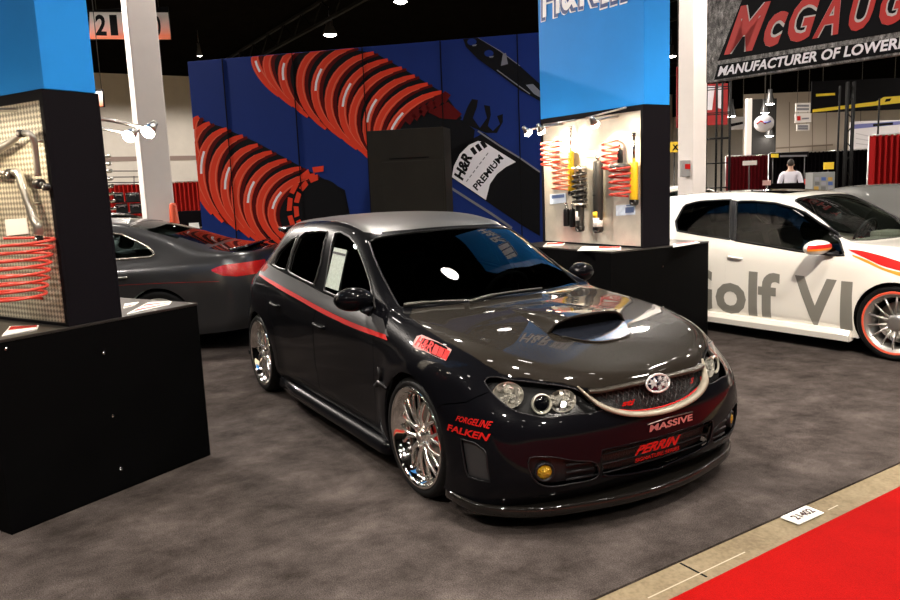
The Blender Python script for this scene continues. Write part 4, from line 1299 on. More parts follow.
# headlights
for s in 'rl':
    sg = 1 if s == 'r' else -1
    hl = hs.panel('headlight_'+s, 'headlight', LENS, hatch, gap=0.001, depth=0.0, offset=-0.001)
    hs.panel('headlight_'+s, 'lamp_housing', mat('lamp_housing_dark', (0.03, 0.03, 0.032), rough=0.25, metal=0.3), hl, gap=0, depth=0, offset=-0.055)
    def lampframe(px, back, nx=(0.93, -0.33, 0.12)):
        loc, n = hs.normal_at(P(*px)); nx = Vector(nx).normalized()
        loc = loc - n*back
        ex = Vector((0, 0, 1)).cross(nx).normalized(); ey = nx.cross(ex)
        m = Matrix.Diagonal((1, sg, 1, 1))
        return m @ frame_m(loc, ex, ey, nx)
    F1 = lampframe((542.5, 402), 0.022)
    mb = MB(); mb.lathe([(0.045, -0.02), (0.0475, 0.0), (0.0455, 0.006), (0.0415, 0.005), (0.039, -0.015)], 32, 0, F1); mb.build('projector_ring', mat('ring_white', (0.80, 0.76, 0.66), rough=0.3, coat=0.5), hl)
    mb = MB(); mb.ball((0, 0, -0.012), 0.041, 20, 12, 0, (1, 1, 0.5), F1); mb.build('projector_lens', mat('lens_black_glass', (0.004, 0.004, 0.006), rough=0.03, coat=1, spec=1), hl)
    F2 = lampframe((563, 398), 0.03)
    mb = MB()
    F3 = lampframe((508, 393), 0.024, (0.72, -0.62, 0.25))
    mb.lathe([(0.072, 0.014), (0.064, 0.0), (0.034, -0.02), (0.012, -0.03), (0.012, 0.0), (0.0, 0.004)], 20, 0, F3 @ Matrix.Diagonal((1, 0.85, 1, 1)))
    rr = random.Random(3)
    for k in range(40):
        F = F3
        a = rr.uniform(0, 6.28); r0 = rr.uniform(0.015, 0.062)
        mb.box((-0.011, -0.008, -0.004), (0.011, 0.008, 0.004), 0, F @ Tm((r0*math.cos(a), r0*0.8*math.sin(a), 0.004), rr.uniform(-.9, .9), rr.uniform(-.9, .9), a))
    mb.build('reflector', mat('faceted_reflector', (0.92, 0.89, 0.83), metal=0.7, rough=0.16), hl)
    mb = MB(); mb.lathe([(0.066, 0.014), (0.060, 0.0), (0.040, -0.025), (0.012, -0.035), (0.012, -0.01), (0.0, -0.006)], 24, 0, F2 @ Matrix.Diagonal((1, 0.8, 1, 1)))
    for k in range(36):
        a = rr.uniform(0, 6.28); r0 = rr.uniform(0.012, 0.056)
        mb.box((-0.011, -0.008, -0.004), (0.011, 0.008, 0.004), 0, F2 @ Tm((r0*math.cos(a), r0*0.75*math.sin(a), 0.003), rr.uniform(-.9, .9), rr.uniform(-.9, .9), a))
    mb.build('reflector', mat('faceted_reflector', (0.88, 0.85, 0.79), metal=0.95, rough=0.05), hl)
    hs.trim(['headlight_'+s], 'headlight_rim', M_BLACKP, hl, 0.004, -0.003)

# splitter under the nose
lipo = [(1.62,.875),(1.76,.872),(1.88,.84),(1.99,.745),(2.08,.605),(2.145,.41),(2.19,.2),(2.205,0)]
lipi = [(1.62,.79),(1.73,.79),(1.83,.75),(1.92,.65),(2.0,.53),(2.05,.35),(2.08,.18),(2.09,0)]
lipo = [(p.x, p.y) for p in smooth_line([(x, y, 0) for x, y in lipo], 5)]
lipi = [(p.x, p.y) for p in smooth_line([(x, y, 0) for x, y in lipi], 5)]
full_o = [(x, -y) for x, y in lipo] + [(x, y) for x, y in reversed(lipo[:-1])]
full_i = [(x, -y) for x, y in lipi] + [(x, y) for x, y in reversed(lipi[:-1])]
mb = MB()
n = len(full_o)
def ring(k):
    (xo, yo), (xi, yi) = full_o[k], full_i[k]
    d = Vector((xo-xi, yo-yi, 0)).normalized()*0.012
    return [(xi, yi, 0.17), (xo-d.x*3, yo-d.y*3, 0.138), (xo-d.x*0.6, yo-d.y*0.6, 0.148), (xo, yo, 0.138), (xo, yo, 0.108), (xo-d.x*0.8, yo-d.y*0.8, 0.096), (xi, yi, 0.10)]
vs = [p for k in range(n) for p in ring(k)]
m7 = 7
fs = [(k*m7+j, (k+1)*m7+j, (k+1)*m7+(j+1) % m7, k*m7+(j+1) % m7) for k in range(n-1) for j in range(m7)]
fs += [tuple(range(m7)), tuple(range((n-1)*m7, n*m7))]
mb.add(vs, fs); mb.build('front_splitter', mat('gloss_carbon', (0.008, 0.007, 0.006), rough=0.3, spec=0.05, coat=1, coat_ior=1.4, noise=(200, 0.4)), hatch, weld=True)
# sill skirts
for sg in (-1, 1):
    mb = MB()
    pr = [(0.80, 0.205), (0.862, 0.195), (0.885, 0.165), (0.888, 0.130), (0.86, 0.118), (0.78, 0.125)]
    xs = [-0.95, -0.90, -0.5, 0, 0.5, 0.92, 0.98]
    wd = [0.0, 0.6, 1, 1, 1, 1.0, 0.85]
    vs = [(x, sg*(0.82+(y-0.82)*w_), z) for x, w_ in zip(xs, wd) for y, z in pr]
    k6 = len(pr)
    fs = [(i*k6+j, i*k6+(j+1) % k6, (i+1)*k6+(j+1) % k6, (i+1)*k6+j) for i in range(len(xs)-1) for j in range(k6)] + [tuple(range(k6)), tuple(range((len(xs)-1)*k6, len(xs)*k6))]
    mb.add(vs, fs); mb.build('side_skirt', PAINT, hatch, weld=True)
# underside, wheel housings, cabin
mb = MB()
mb.box((-2.05, -0.76, 0.17), (0.9, 0.76, 0.20)); mb.box((0.9, -0.50, 0.15), (2.0, 0.50, 0.20))
for wx in (WX, -WX):
    for sg in (-1, 1):
        pts = [(wx+0.355*math.cos(R(a)), WZ+0.355*math.sin(R(a))) for a in range(-25, 206, 10)]
        k = len(pts)
        vs = [(x, sg*0.845, z) for x, z in pts] + [(x, sg*0.52, z) for x, z in pts]
        mb.add(vs, [(i, i+1, k+i+1, k+i) for i in range(k-1)] + [tuple(range(k, 2*k))])
mb.build('underbody', M_DARK, hatch)
cab = MB()
cab.box((-1.7, -0.70, 0.28), (0.95, 0.70, 0.32))
cab.box((0.52, -0.68, 0.70), (0.88, 0.68, 0.885), bev=0.05)
cab.box((-1.75, -0.66, 0.32), (-1.15, 0.66, 0.90), bev=0.04)
for sy in (-0.36, 0.36): simple_seat(cab, -0.02, sy, 0.38)
simple_seat(cab, -0.78, -0.33, 0.40, 0.60); simple_seat(cab, -0.78, 0.33, 0.40, 0.60)
steering_wheel(cab, 0.42, 0.36, 0.84)
cab.build('interior', mat('cabin_black', (0.02, 0.02, 0.02), rough=0.7), hatch)
# wheels
WP = wheel_meshes('mesh', WR, 0.262, 0.235, mat('polished_rim', (0.92, 0.89, 0.83), metal=0.95, rough=0.19), M_CHROME)
w0 = add_wheel(hatch, WP, WX, -0.872, WZ, -1, M_RED)
add_wheel(hatch, WP, -WX, -0.872, WZ, -1, M_RED, template=w0)
add_wheel(hatch, WP, WX, 0.872, WZ, 1, M_RED, template=w0)
add_wheel(hatch, WP, -WX, 0.872, WZ, 1, M_RED, template=w0)
# mirrors
for sg in (-1, 1):
    c0 = on_vertical(353.5, 299.5, (0, -0.862), 0)
    c0 = Vector((c0.x, sg*abs(c0.y), c0.z))
    mb = MB()
    M = Matrix.Translation(c0) @ Matrix.Rotation(R(-14*sg*-1), 4, 'Z')
    vs, fs = [], []
    mb.ball((0, 0, 0), 1, 24, 14, 0, (0.08, 0.118, 0.070), M)
    for i, p in enumerate(mb.v):
        l = M.inverted() @ p
        if l.x < -0.03: l.x = -0.03
        mb.v[i] = M @ l
    base = Vector((c0.x+0.10, sg*0.80, c0.z-0.065))
    mb.tube([c0+Vector((0.01, -sg*0.07, -0.04)), lerp(c0, base, 0.6)+Vector((0.01, 0, -0.02)), base], [0.04, 0.03, 0.045], 10, flat=0.6)
    mi = mb.build('door_mirror', PAINT, hatch)
    mb = MB(); mb.lathe([(0, 0), (1, 0)], 24, 0, M @ Tm((-0.032, 0, 0), 0, R(90), 0) @ Matrix.Diagonal((0.056, 0.10, 1, 1)))
    mb.build('mirror_glass', M_CHROME, mi)
# door handles, fender trim, wipers
for sg in (-1, 1):
    for x, z in ((0.02, 0.735), (-0.86, 0.775)):
        a = hs.bvh.find_nearest(Vector((x-0.09, sg*0.9, z)))[0]; b = hs.bvh.find_nearest(Vector((x+0.09, sg*0.9, z-0.008)))[0]
        o = Vector((0, sg*0.016, 0))
        mb = MB(); mb.tube(smooth_line([a, lerp(a, b, 0.15)+o, lerp(a, b, 0.85)+o, b], 4), 0.012, 8, flat=0.8)
        mb.build('door_handle', PAINT, hatch)
    loc = hs.bvh.find_nearest(Vector((0.955, sg*0.9, 0.545)))[0]
    mb = MB()
    mb.tube([loc+Vector((-0.075, sg*0.004, -0.035)), loc+Vector((-0.02, sg*0.006, -0.005)), loc+Vector((0.07, sg*0.004, -0.022))], [0.012, 0.016, 0.010], 8)
    mb.tube([loc+Vector((-0.02, sg*0.004, 0.08)), loc+Vector((-0.01, sg*0.005, 0.0))], 0.008, 8)
    mb.build('fender_vent_trim', M_BLACKP, hatch)
for pl in (((404, 307.5), (425, 305), (446, 303.5), (464, 303)), ((470, 304), (492, 297.5), (515, 293.5), (541, 290.5))):
    pts = skin(pl, 0.016)
    mb = MB(); mb.tube(smooth_line(pts, 4), [0.011]*5+[0.007]*8, 6); mb.build('wiper', mat('wiper_grey', (0.12, 0.115, 0.10), metal=0.6, rough=0.35), hatch)

# hood scoop
def hood_z(x, y):
    h = hs.bvh.ray_cast(Vector((x, y, 2)), Vector((0, 0, -1)))
    return h[0].z
sL = P(553, 333); sR = P(582, 349)
xf = 1.665
mb = MB()
nx_, ny_ = 14, 16
HW = 0.26
def scoop_pt(t, s, drop=0.0):
    x = 1.10 + (xf-1.10)*t + (0.03 - 0.03*s*s if t > 0.99 else 0)
    hw = HW*(0.62+0.38*t)
    y = hw*s
    h = 0.080*(t**1.1)*max(0.0, 1-abs(s)**3.2)**0.6
    return Vector((x, y, hood_z(x, y)+h-0.004-drop))
vs = [scoop_pt(i/nx_, -1+2*j/ny_) for i in range(nx_+1) for j in range(ny_+1)]
fs = [(i*(ny_+1)+j, (i+1)*(ny_+1)+j, (i+1)*(ny_+1)+j+1, i*(ny_+1)+j+1) for i in range(nx_) for j in range(ny_)]
mb.add(vs, fs)
scoop = mb.build('hood_scoop', CARBON, hatch)
# rolled lip, dark mouth, lower tray
lip = [scoop_pt(1, -1+2*j/ny_) for j in range(ny_+1)]
mb = MB(); mb.tube(lip, 0.008, 8); mb.build('scoop_lip', CARBON, scoop)
mb = MB()
vs, fs = [], []
for j, p in enumerate(lip):
    zb = hood_z(p.x, p.y)
    vs += [p + Vector((-0.02, 0, -0.004)), Vector((p.x-0.06, p.y*0.98, zb+0.003))]
fs = [(2*j, 2*j+1, 2*j+3, 2*j+2) for j in range(ny_)]
mb.add(vs, fs); mb.build('scoop_mouth', M_DARK, scoop)
vs = []
tray = []
for j in range(13):
    s = -1+2*j/12
    a = Vector((1.64+0.02*(1-s*s), 0.25*s, 0)); b = Vector((1.735+0.125*(1-abs(s)**3), 0.225*s, 0))
    for p in (a, b): p.z = hood_z(p.x, p.y)+0.004
    vs += [a, b]
mb = MB(); mb.add(vs, [(2*j, 2*j+1, 2*j+3, 2*j+2) for j in range(12)]); mb.build('scoop_tray', mat('tray_blue_grey', (0.03, 0.035, 0.05), metal=0.6, rough=0.25, coat=1), scoop)
mb = MB(); mb.tube([vs[2*j+1] for j in range(13)], 0.006, 6); mb.build('scoop_edge', CARBON, scoop)

# roof spoiler
mb = MB()
rows = []
for t, dz, dx in ((0, 0.0, 0), (0.35, 0.010, 0), (0.8, 0.015, 0), (1, 0.008, 0), (0.9, -0.018, 0), (0.0, -0.03, 0)):
    rows.append([Vector((-1.50-0.26*t-0.06*(1-abs(y)/0.5), y, 1.335+dz-0.07*t*0.2-0.045*(y/0.55)**2)) for y in np.linspace(-0.50, 0.50, 11)])
vs = [p for r_ in rows for p in r_]
nn = len(rows)
fs = [(i*11+j, ((i+1) % nn)*11+j, ((i+1) % nn)*11+j+1, i*11+j+1) for i in range(nn) for j in range(10)] + [tuple(i*11 for i in range(nn)), tuple(i*11+10 for i in reversed(range(nn)))]
mb.add(vs, fs); mb.build('roof_spoiler', PAINT, hatch, weld=True)

# red side stripe and stickers
def strip(pl_top, pl_bot, lift=0.0035):
    a = skin(pl_top, lift); b = skin(pl_bot, lift)
    a = smooth_line(a, 6); b = smooth_line(b, 6)
    k = len(a)
    return a+b, [(i, k+i, k+i+1, i+1) for i in range(k-1)]
vs, fs = strip([(259.5,273.8),(263,275.6),(268,278.3),(277.5,283.5),(288,289.5),(300,296),(322.5,308.3),(352.5,322.5),(386,335)], [(259.8,275.6),(263,278.2),(268,281.8),(277.5,287.8),(288,294),(300,300.6),(322.5,313.3),(352.5,327.5),(388,340.5)])
mb = MB(); mb.add(vs, fs); mb.build('side_stripe', M_RED, hatch)
mb = MB(); mb.add([Vector((p.x, -p.y, p.z)) for p in vs], [tuple(reversed(f)) for f in fs]); mb.build('side_stripe', M_RED, hatch)
def decal(name, items, m, lift=0.003):
    mb = MB()
    for s, q, bold, shear, snap_ in items:
        qq = [P(*p) for p in q]
        text_on_quad(mb, s, qq, 0, bold, shear, 1.0, snap=hs.snap(lift) if snap_ else None, lift=0.004)
    return mb.build(name, m, hatch)
decal('tire_brand_lettering', [('FORGELINE', [(456,420.5),(490,429),(493.5,421.5),(457.5,415.5)], 0.02, 0.2, True), ('FALKEN', [(447.5,430),(487,441),(491,434),(449,424)], 0.03, 0.0, True)], M_RED)
# fender sticker: pale outline behind red letters and slashes
out = [(412,345),(417,336.5),(422,335),(430,338.5),(440,343),(452,350),(450,354),(446,361),(436,357),(424,351),(416,349)]
loc = [hs.snap(0.0022)(P(*q)) for q in out]
mb = MB(); mb.add(loc, [tuple(range(len(loc)))]); mb.build('fender_sticker_back', mat('sticker_pale', (0.42, 0.20, 0.18), rough=0.4), hatch)
mb = MB()
text_on_quad(mb, 'H&R', [P(*q) for q in ((414.5,345.5),(431.5,354),(435,343),(419,336))], 0, 0.03, 0.25, snap=hs.snap(0.004))
for k in range(3):
    x0, y0 = 432+5.2*k, 353.5+2.4*k
    q = [P(*p) for p in ((x0-0.4, y0), (x0+4.4, y0+2.2), (x0+8.0, y0-6.7), (x0+3.4, y0-9))]
    mb.add([hs.snap(0.004)(p) for p in q], [(0, 1, 2, 3)])
mb.build('fender_sticker', M_RED, hatch)
decal('bumper_lettering', [('PERRIN', [(634,455.5),(677.5,444),(680,434),(637,446)], 0.035, 0.3, False), ('SIGNATURE SERIES', [(634.5,462.5),(678.5,449.5),(679,445.5),(635,458.5)], 0.01, 0.0, False)], M_RED)
decal('plate_lettering', [('MASSIVE', [(649,432),(692,420),(692,413.5),(650,425)], 0.03, 0.0, True)], mat('grey_chrome_lettering', (0.6, 0.57, 0.55), metal=0.8, rough=0.3))
fr_ = [hs.snap(0.004)(P(*q)) for q in ((647,424.5),(668,417.5),(692,411.5))]
mb = MB(); mb.tube(fr_, 0.003, 5); mb.build('plate_edge', M_STEEL, hatch)
st = [hs.snap(0.003)(P(*q)) for q in ((325.5,286.5),(338.7,291),(347.3,250.3),(334.7,247.5))]
sticker = MB(); sticker.add(st, [(0, 1, 2, 3)])
so = sticker.build('window_sheet', mat('pale_green_paper', (0.36, 0.43, 0.36), rough=0.6, noise=(60, 0.25)), hatch)
mb = MB(); q = [lerp(st[0], st[3], 0.84), lerp(st[1], st[2], 0.84), lerp(st[1], st[2], 0.90), lerp(st[0], st[3], 0.90)]
n_ = (st[1]-st[0]).cross(st[3]-st[0]).normalized()*0.002
if n_.y > 0: n_ = -n_
mb.add([p+n_ for p in q], [(0, 1, 2, 3)]); mb.build('sheet_heading_bar', M_BLACKP, so)
# ------------------------------------------------------------------ white hatchback on the right
WHATCH = [
    [(2.02,0,.17),(2.07,0,.25),(2.10,0,.36),(2.11,0,.48),(2.10,0,.57),(2.085,0,.65),(2.05,0,.73),(2.03,0,.745),(2.0,0,.76),(1.97,0,.775)],
    [(2.0,.32,.17),(2.055,.32,.25),(2.08,.31,.36),(2.09,.31,.48),(2.075,.31,.57),(2.06,.30,.65),(2.025,.28,.735),(1.98,.22,.765),(1.93,.12,.785),(1.88,0,.80)],
    [(1.94,.58,.17),(1.985,.59,.25),(2.01,.59,.36),(2.01,.585,.48),(1.995,.57,.58),(1.97,.55,.67),(1.93,.50,.755),(1.86,.40,.80),(1.79,.22,.825),(1.76,0,.835)],
    [(1.82,.78,.17),(1.86,.79,.25),(1.87,.79,.36),(1.865,.785,.48),(1.84,.775,.59),(1.81,.745,.70),(1.76,.67,.80),(1.67,.52,.845),(1.60,.28,.87),(1.57,0,.88)],
    [(1.64,.845,.17),(1.64,.855,.25),(1.64,.86,.38),(1.63,.86,.50),(1.61,.855,.62),(1.58,.83,.75),(1.53,.735,.86),(1.43,.56,.895),(1.37,.30,.915),(1.35,0,.92)],
    [(1.29,.862,.16),(1.29,.868,.24),(1.29,.872,.40),(1.29,.876,.54),(1.29,.876,.68),(1.28,.85,.82),(1.26,.755,.92),(1.18,.60,.945),(1.12,.30,.955),(1.10,0,.96)],
    [(.95,.83,.15),(.95,.85,.24),(.95,.865,.40),(.95,.872,.54),(.95,.872,.70),(.94,.85,.84),(.90,.775,.95),(.80,.69,.975),(.90,.36,.975),(.93,0,.98)],
    [(.55,.80,.15),(.55,.84,.24),(.55,.86,.40),(.55,.87,.54),(.55,.872,.71),(.55,.852,.85),(.54,.79,.95),(.47,.64,1.17),(.52,.34,1.19),(.54,0,1.195)],
    [(.18,.80,.15),(.18,.84,.24),(.18,.86,.40),(.18,.87,.54),(.18,.872,.71),(.18,.855,.855),(.18,.80,.955),(.12,.60,1.335),(.15,.34,1.365),(.16,0,1.375)],
    [(-.15,.80,.15),(-.15,.84,.24),(-.15,.86,.40),(-.15,.87,.54),(-.15,.872,.71),(-.15,.856,.86),(-.15,.805,.96),(-.15,.585,1.385),(-.15,.34,1.405),(-.15,0,1.412)],
    [(-.55,.80,.15),(-.55,.84,.24),(-.55,.86,.40),(-.55,.87,.54),(-.55,.872,.71),(-.55,.856,.87),(-.55,.805,.97),(-.55,.58,1.395),(-.55,.34,1.42),(-.55,0,1.428)],
    [(-.95,.82,.15),(-.95,.845,.24),(-.95,.866,.40),(-.95,.875,.55),(-.95,.873,.72),(-.95,.855,.88),(-.95,.80,.985),(-.95,.57,1.38),(-.95,.34,1.412),(-.95,0,1.42)],
    [(-1.29,.862,.16),(-1.29,.868,.25),(-1.29,.873,.40),(-1.29,.876,.55),(-1.29,.872,.73),(-1.29,.85,.89),(-1.29,.79,1.0),(-1.29,.56,1.35),(-1.29,.33,1.388),(-1.29,0,1.398)],
    [(-1.62,.82,.18),(-1.64,.84,.26),(-1.65,.85,.40),(-1.65,.853,.55),(-1.64,.848,.73),(-1.63,.82,.89),(-1.60,.75,1.0),(-1.54,.54,1.31),(-1.60,.33,1.352),(-1.62,0,1.362)],
    [(-1.88,.70,.20),(-1.92,.73,.27),(-1.93,.735,.40),(-1.92,.74,.55),(-1.90,.73,.73),(-1.86,.70,.89),(-1.78,.64,1.0),(-1.66,.50,1.22),(-1.75,.30,1.27),(-1.78,0,1.29)],
    [(-1.98,.50,.20),(-2.03,.52,.27),(-2.05,.52,.40),(-2.04,.52,.55),(-2.02,.52,.73),(-1.97,.50,.89),(-1.88,.45,1.0),(-1.76,.38,1.12),(-1.84,.24,1.16),(-1.87,0,1.17)],
    [(-2.02,0,.20),(-2.07,0,.27),(-2.09,0,.40),(-2.08,0,.55),(-2.06,0,.73),(-2.01,0,.89),(-1.93,0,1.0),(-1.91,0,1.03),(-1.90,0,1.06),(-1.88,0,1.08)],
]
wloc = Vector((-0.085, 4.475, 0)); wyaw = R(3.5)
ws_ = CarSkin(WHATCH, wheels=((1.29, .32, .35), (-1.29, .32, .35)), flare=0.016)
ws_.M = Matrix.Translation(wloc) @ Matrix.Rotation(wyaw, 4, 'Z')
P = ws_.px
for wx in (1.29, -1.29):
    ws_.cut_sides('arch', circle_poly(wx, .325, .342), cond=lambda c: abs(c.y) > 0.6, nd=-0.9)
ws_.cut_mid('windshield', [(.19,0,1.37),(.185,-.25,1.36),(.17,-.45,1.34),(.175,-.545,1.31),(.30,-.575,1.25),(.50,-.61,1.14),(.80,-.66,.985),(.885,-.50,.975),(.935,-.25,.975),(.95,0,.975)], (0,1,0), (-.83,0,.56), (.56,0,.83))
wwin = {
    'quarter_window': [P(*q) for q in ((677.5,231),(675.5,222),(685,205),(700,201.5),(731,199.8),(730.8,220),(730.5,239.5),(705,235.5))],
    'front_window': [P(*q) for q in ((737,201.5),(755,201.3),(775,203),(792,207.5),(805,212.5),(825,226),(840,241),(844.5,256),(822,254),(800,251.5),(765,245.5),(735,240.5),(736,220))],
}
for k, pl in wwin.items(): ws_.cut_sides(k, pl, nd=0.03)
ws_.cut_sides('pillar', [P(*q) for q in ((731,199.6),(737.2,200.8),(735,241),(730.4,240))], nd=0.03)
ws_.cut_mid('sunroof', [(.02,0,0),(.01,-.30,0),(-.02,-.40,0),(-.45,-.40,0),(-.47,-.35,0),(-.47,0,0)], (1,0,0), (0,1,0), (0,0,1), cond=lambda c: c.z > 1.2)
ws_.cut_mid('hood', [(2.0,0,0),(1.95,-.3,0),(1.84,-.5,0),(1.70,-.60,0),(1.3,-.70,0),(.93,-.73,0),(.955,-.5,0),(.97,-.3,0),(.975,0,0)], (1,0,0), (0,1,0), (0,0,1))
ws_.cut_sides('front_door', [(.82,0,.25),(.86,0,.45),(.86,0,.75),(.83,0,.955),(.5,0,.96),(-.30,0,.968),(-.33,0,.75),(-.33,0,.45),(-.30,0,.26)], nd=0.0, cond=lambda c: abs(c.y) > 0.7)
whw = Vector((.7,-.7,.1)).normalized(); whu = Vector((0,0,1)).cross(whw).normalized()
ws_.cut_sides('headlight', [(2.02,-.46,.66),(1.98,-.53,.745),(1.80,-.72,.79),(1.60,-.82,.80),(1.70,-.82,.70),(1.90,-.70,.63)], whw, whu, whw.cross(whu))
ws_.cut_mid('grille', [(2.2,0,.68),(2.2,-.44,.68),(2.2,-.46,.60),(2.2,0,.60)], (0,1,0), (0,0,1), (1,0,0))
ws_.cut_mid('intake', [(2.2,0,.46),(2.2,-.40,.46),(2.2,-.50,.30),(2.2,0,.28)], (0,1,0), (0,0,1), (1,0,0))
ws_.cut_sides('tail_light', [(-1.60,0,.78),(-1.60,0,.92),(-1.75,0,.95),(-2.2,0,.93),(-2.2,0,.75),(-1.8,0,.74)], nd=-.5, cond=lambda c: abs(c.y) > .45)
ws_.cut_mid('rear_glass', [(-1.66,0,0),(-1.64,-.42,0),(-1.80,-.40,0),(-1.88,0,0)], (1,0,0), (0,1,0), (0,0,1), cond=lambda c: c.z > 1.02)
WPAINT = mat('white_paint', (0.86, 0.82, 0.74), rough=0.3, coat=1.0, noise=(400, 0.02))
WTINT = glass_mat('dark_side_glass', (0.035, 0.04, 0.04), ior=1.28)
STINT = glass_mat('pale_side_glass', (0.35, 0.42, 0.42))
WCLEAR = glass_mat('clear_windshield', (0.80, 0.86, 0.80), ior=1.3)
white = empty('white_hatchback', wloc, wyaw, 'white hatchback with large grey lettering on its side and red rimmed wheel', 'car')
ws_.ids['rest'] = 0
def std_panels(cs, root, paint, side_glass, wins, clear, trimm):
    cs.panel('rest', 'body_shell', paint, root, gap=0.001, depth=0.02)
    cs.panel('hood', 'hood', paint, root)
    for s in 'rl':
        cs.panel('front_door_'+s, 'front_door', paint, root)
        cs.panel('tail_light_'+s, 'tail_light', mat('tail_red_lamp', (0.60, 0.012, 0.01), rough=0.12, coat=1, bump=(22, 0.9)), root)
        hl = cs.panel('headlight_'+s, 'headlight', LENS, root, gap=0.001, depth=0)
        cs.panel('headlight_'+s, 'lamp_housing', M_STEEL, hl, gap=0, depth=0, offset=-0.04)
        for k in wins:
            cs.panel(k+'_'+s, k, side_glass, root, gap=0, depth=0, offset=-0.005)
            cs.trim([k+'_'+s], 'window_trim', trimm, root, 0.011, 0.001)
    cs.panel('windshield', 'windshield', clear, root, gap=0, depth=0, offset=-0.004)
    cs.trim(['windshield'], 'windshield_seal', M_BLACKP, root, 0.008, -0.002)
    cs.panel('rear_glass', 'rear_window', side_glass, root, gap=0, depth=0, offset=-0.004)
    cs.panel('grille', 'grille', GRILLEM, root, gap=0, depth=0, offset=-0.02)
    cs.panel('intake', 'lower_intake', GRILLEM, root, gap=0, depth=0, offset=-0.03)
std_panels(ws_, white, WPAINT, WTINT, wwin, WCLEAR, M_BLACKP)
for s in 'rl': ws_.panel('pillar_'+s, 'door_pillar', M_BLACKP, white, gap=0, depth=0)
ws_.panel('sunroof', 'sunroof', mat('sunroof_glass', (0.006, 0.006, 0.007), rough=0.04, coat=1), white, gap=0, depth=0.01, offset=0.002)
def under_and_cabin(root, wx, wz, hw, dash_z, dash_x, floor_z, seat_col, right_hand=False, roof=1.0):
    mb = MB()
    mb.box((-wx-0.6, -hw*0.86, 0.17), (wx-0.45, hw*0.86, 0.20)); mb.box((wx-0.45, -hw*0.55, 0.17), (wx+0.6, hw*0.55, 0.21))
    for x in (wx, -wx):
        for sg in (-1, 1):
            pts = [(x+0.352*math.cos(R(a)), wz+0.352*math.sin(R(a))) for a in range(-25, 206, 10)]
            k = len(pts)
            mb.add([(px_, sg*(hw-0.025), z) for px_, z in pts] + [(px_, sg*(hw-0.34), z) for px_, z in pts], [(i, i+1, k+i+1, k+i) for i in range(k-1)] + [tuple(range(k, 2*k))])
    mb.build('underbody', M_DARK, root)
    cb_ = MB()
    cb_.box((-wx-0.3, -hw*0.8, 0.24), (dash_x, hw*0.8, 0.30))
    cb_.box((dash_x-0.33, -hw*0.78, dash_z-0.22), (dash_x+0.05, hw*0.78, dash_z), bev=0.06)
    cb_.box((dash_x-0.33, hw*0.22, dash_z-0.02), (dash_x-0.12, hw*0.6, dash_z+0.05), bev=0.03)
    for sy in (-0.36, 0.36): simple_seat(cb_, dash_x-0.92, sy, 0.36)
    simple_seat(cb_, dash_x-1.68, -0.32, 0.38, 0.58); simple_seat(cb_, dash_x-1.68, 0.32, 0.38, 0.58)
    cb_.build('interior', seat_col, root)
    sw = MB(); steering_wheel(sw, dash_x-0.46, 0.36, dash_z-0.01); sw.build('steering_wheel', M_BLACKP, root)
under_and_cabin(white, 1.29, .32, .87, 0.95, 0.86, .3, mat('cabin_grey', (0.16, 0.16, 0.14), rough=0.8))
RIMO = mat('rim_red_orange', (0.72, 0.10, 0.05), rough=0.35, coat=0.4)
WP2 = wheel_meshes('multi', 0.322, 0.262, 0.225, mat('silver_rim', (0.55, 0.53, 0.50), metal=0.9, rough=0.3), RIMO)
w0 = add_wheel(white, WP2, 1.29, -0.872, .322, -1, M_GUN if 'M_GUN' in globals() else M_IRON)
for x, y, s in ((-1.29, -.872, -1), (1.29, .872, 1), (-1.29, .872, 1)): add_wheel(white, WP2, x, y, .322, s, M_IRON, template=w0)
def mirror(root, cs, pxy, yloc, paint, sizes=(0.075, 0.11, 0.065), extra=None):
    Mi = cs.M.inverted(); o = Mi @ CAM; d = Mi.to_3x3() @ ray(*pxy)
    c_ = o + d*((yloc-o.y)/d.y)
    for sg in ((-1, 1) if yloc < 0 else (1, -1)):
        c0 = Vector((c_.x, sg*abs(c_.y), c_.z))
        mb = MB(); M = Matrix.Translation(c0)
        mb.ball((0, 0, 0), 1, 22, 12, 0, sizes, M)
        for i, p in enumerate(mb.v):
            if p.x < c0.x-0.03: mb.v[i] = Vector((c0.x-0.03, p.y, p.z))
        base = Vector((c0.x+0.09, sg*0.80, c0.z-0.06))
        o_ = mb.build('door_mirror', paint, root)
        mb = MB(); mb.tube([c0+Vector((0.0, -sg*0.05, -0.045)), lerp(c0, base, 0.6)+Vector((0.01, 0, -0.03)), base], [0.035, 0.03, 0.045], 10, flat=0.6); mb.build('mirror_foot', M_BLACKP, o_)
        mb = MB(); mb.lathe([(0, 0), (1, 0)], 22, 0, M @ Tm((-0.032, 0, 0), 0, R(90), 0) @ Matrix.Diagonal((sizes[2]*0.8, sizes[1]*0.85, 1, 1))); mb.build('mirror_glass', M_CHROME, o_)
        if extra: extra(o_, c0, sizes)
def wrap(o_, c0, sz):
    for m_, f0, f1, nm in ((M_RED, -0.05, 0.45, 'mirror_stripe'), (mat('stripe_orange', (0.85, 0.30, 0.02), rough=0.4), -0.32, -0.05, 'mirror_stripe')):
        mb = MB(); vs, fs = [], []
        K = 22
        for f in (f0, (f0+f1)/2, f1):
            r_ = math.sqrt(1-f*f)
            for i in range(K+1):
                a = R(-80+160*i/K)
                vs.append(c0+Vector((sz[0]*1.02*r_*math.cos(a), sz[1]*1.02*r_*math.sin(a), sz[2]*f)))
        for j in range(2):
            for i in range(K): fs.append((j*(K+1)+i, j*(K+1)+i+1, (j+1)*(K+1)+i+1, (j+1)*(K+1)+i))
        mb.add(vs, fs); mb.build(nm, m_, o_)
mirror(white, ws_, (817, 247.5), -0.97, WPAINT, sizes=(0.085, 0.185, 0.066), extra=wrap)
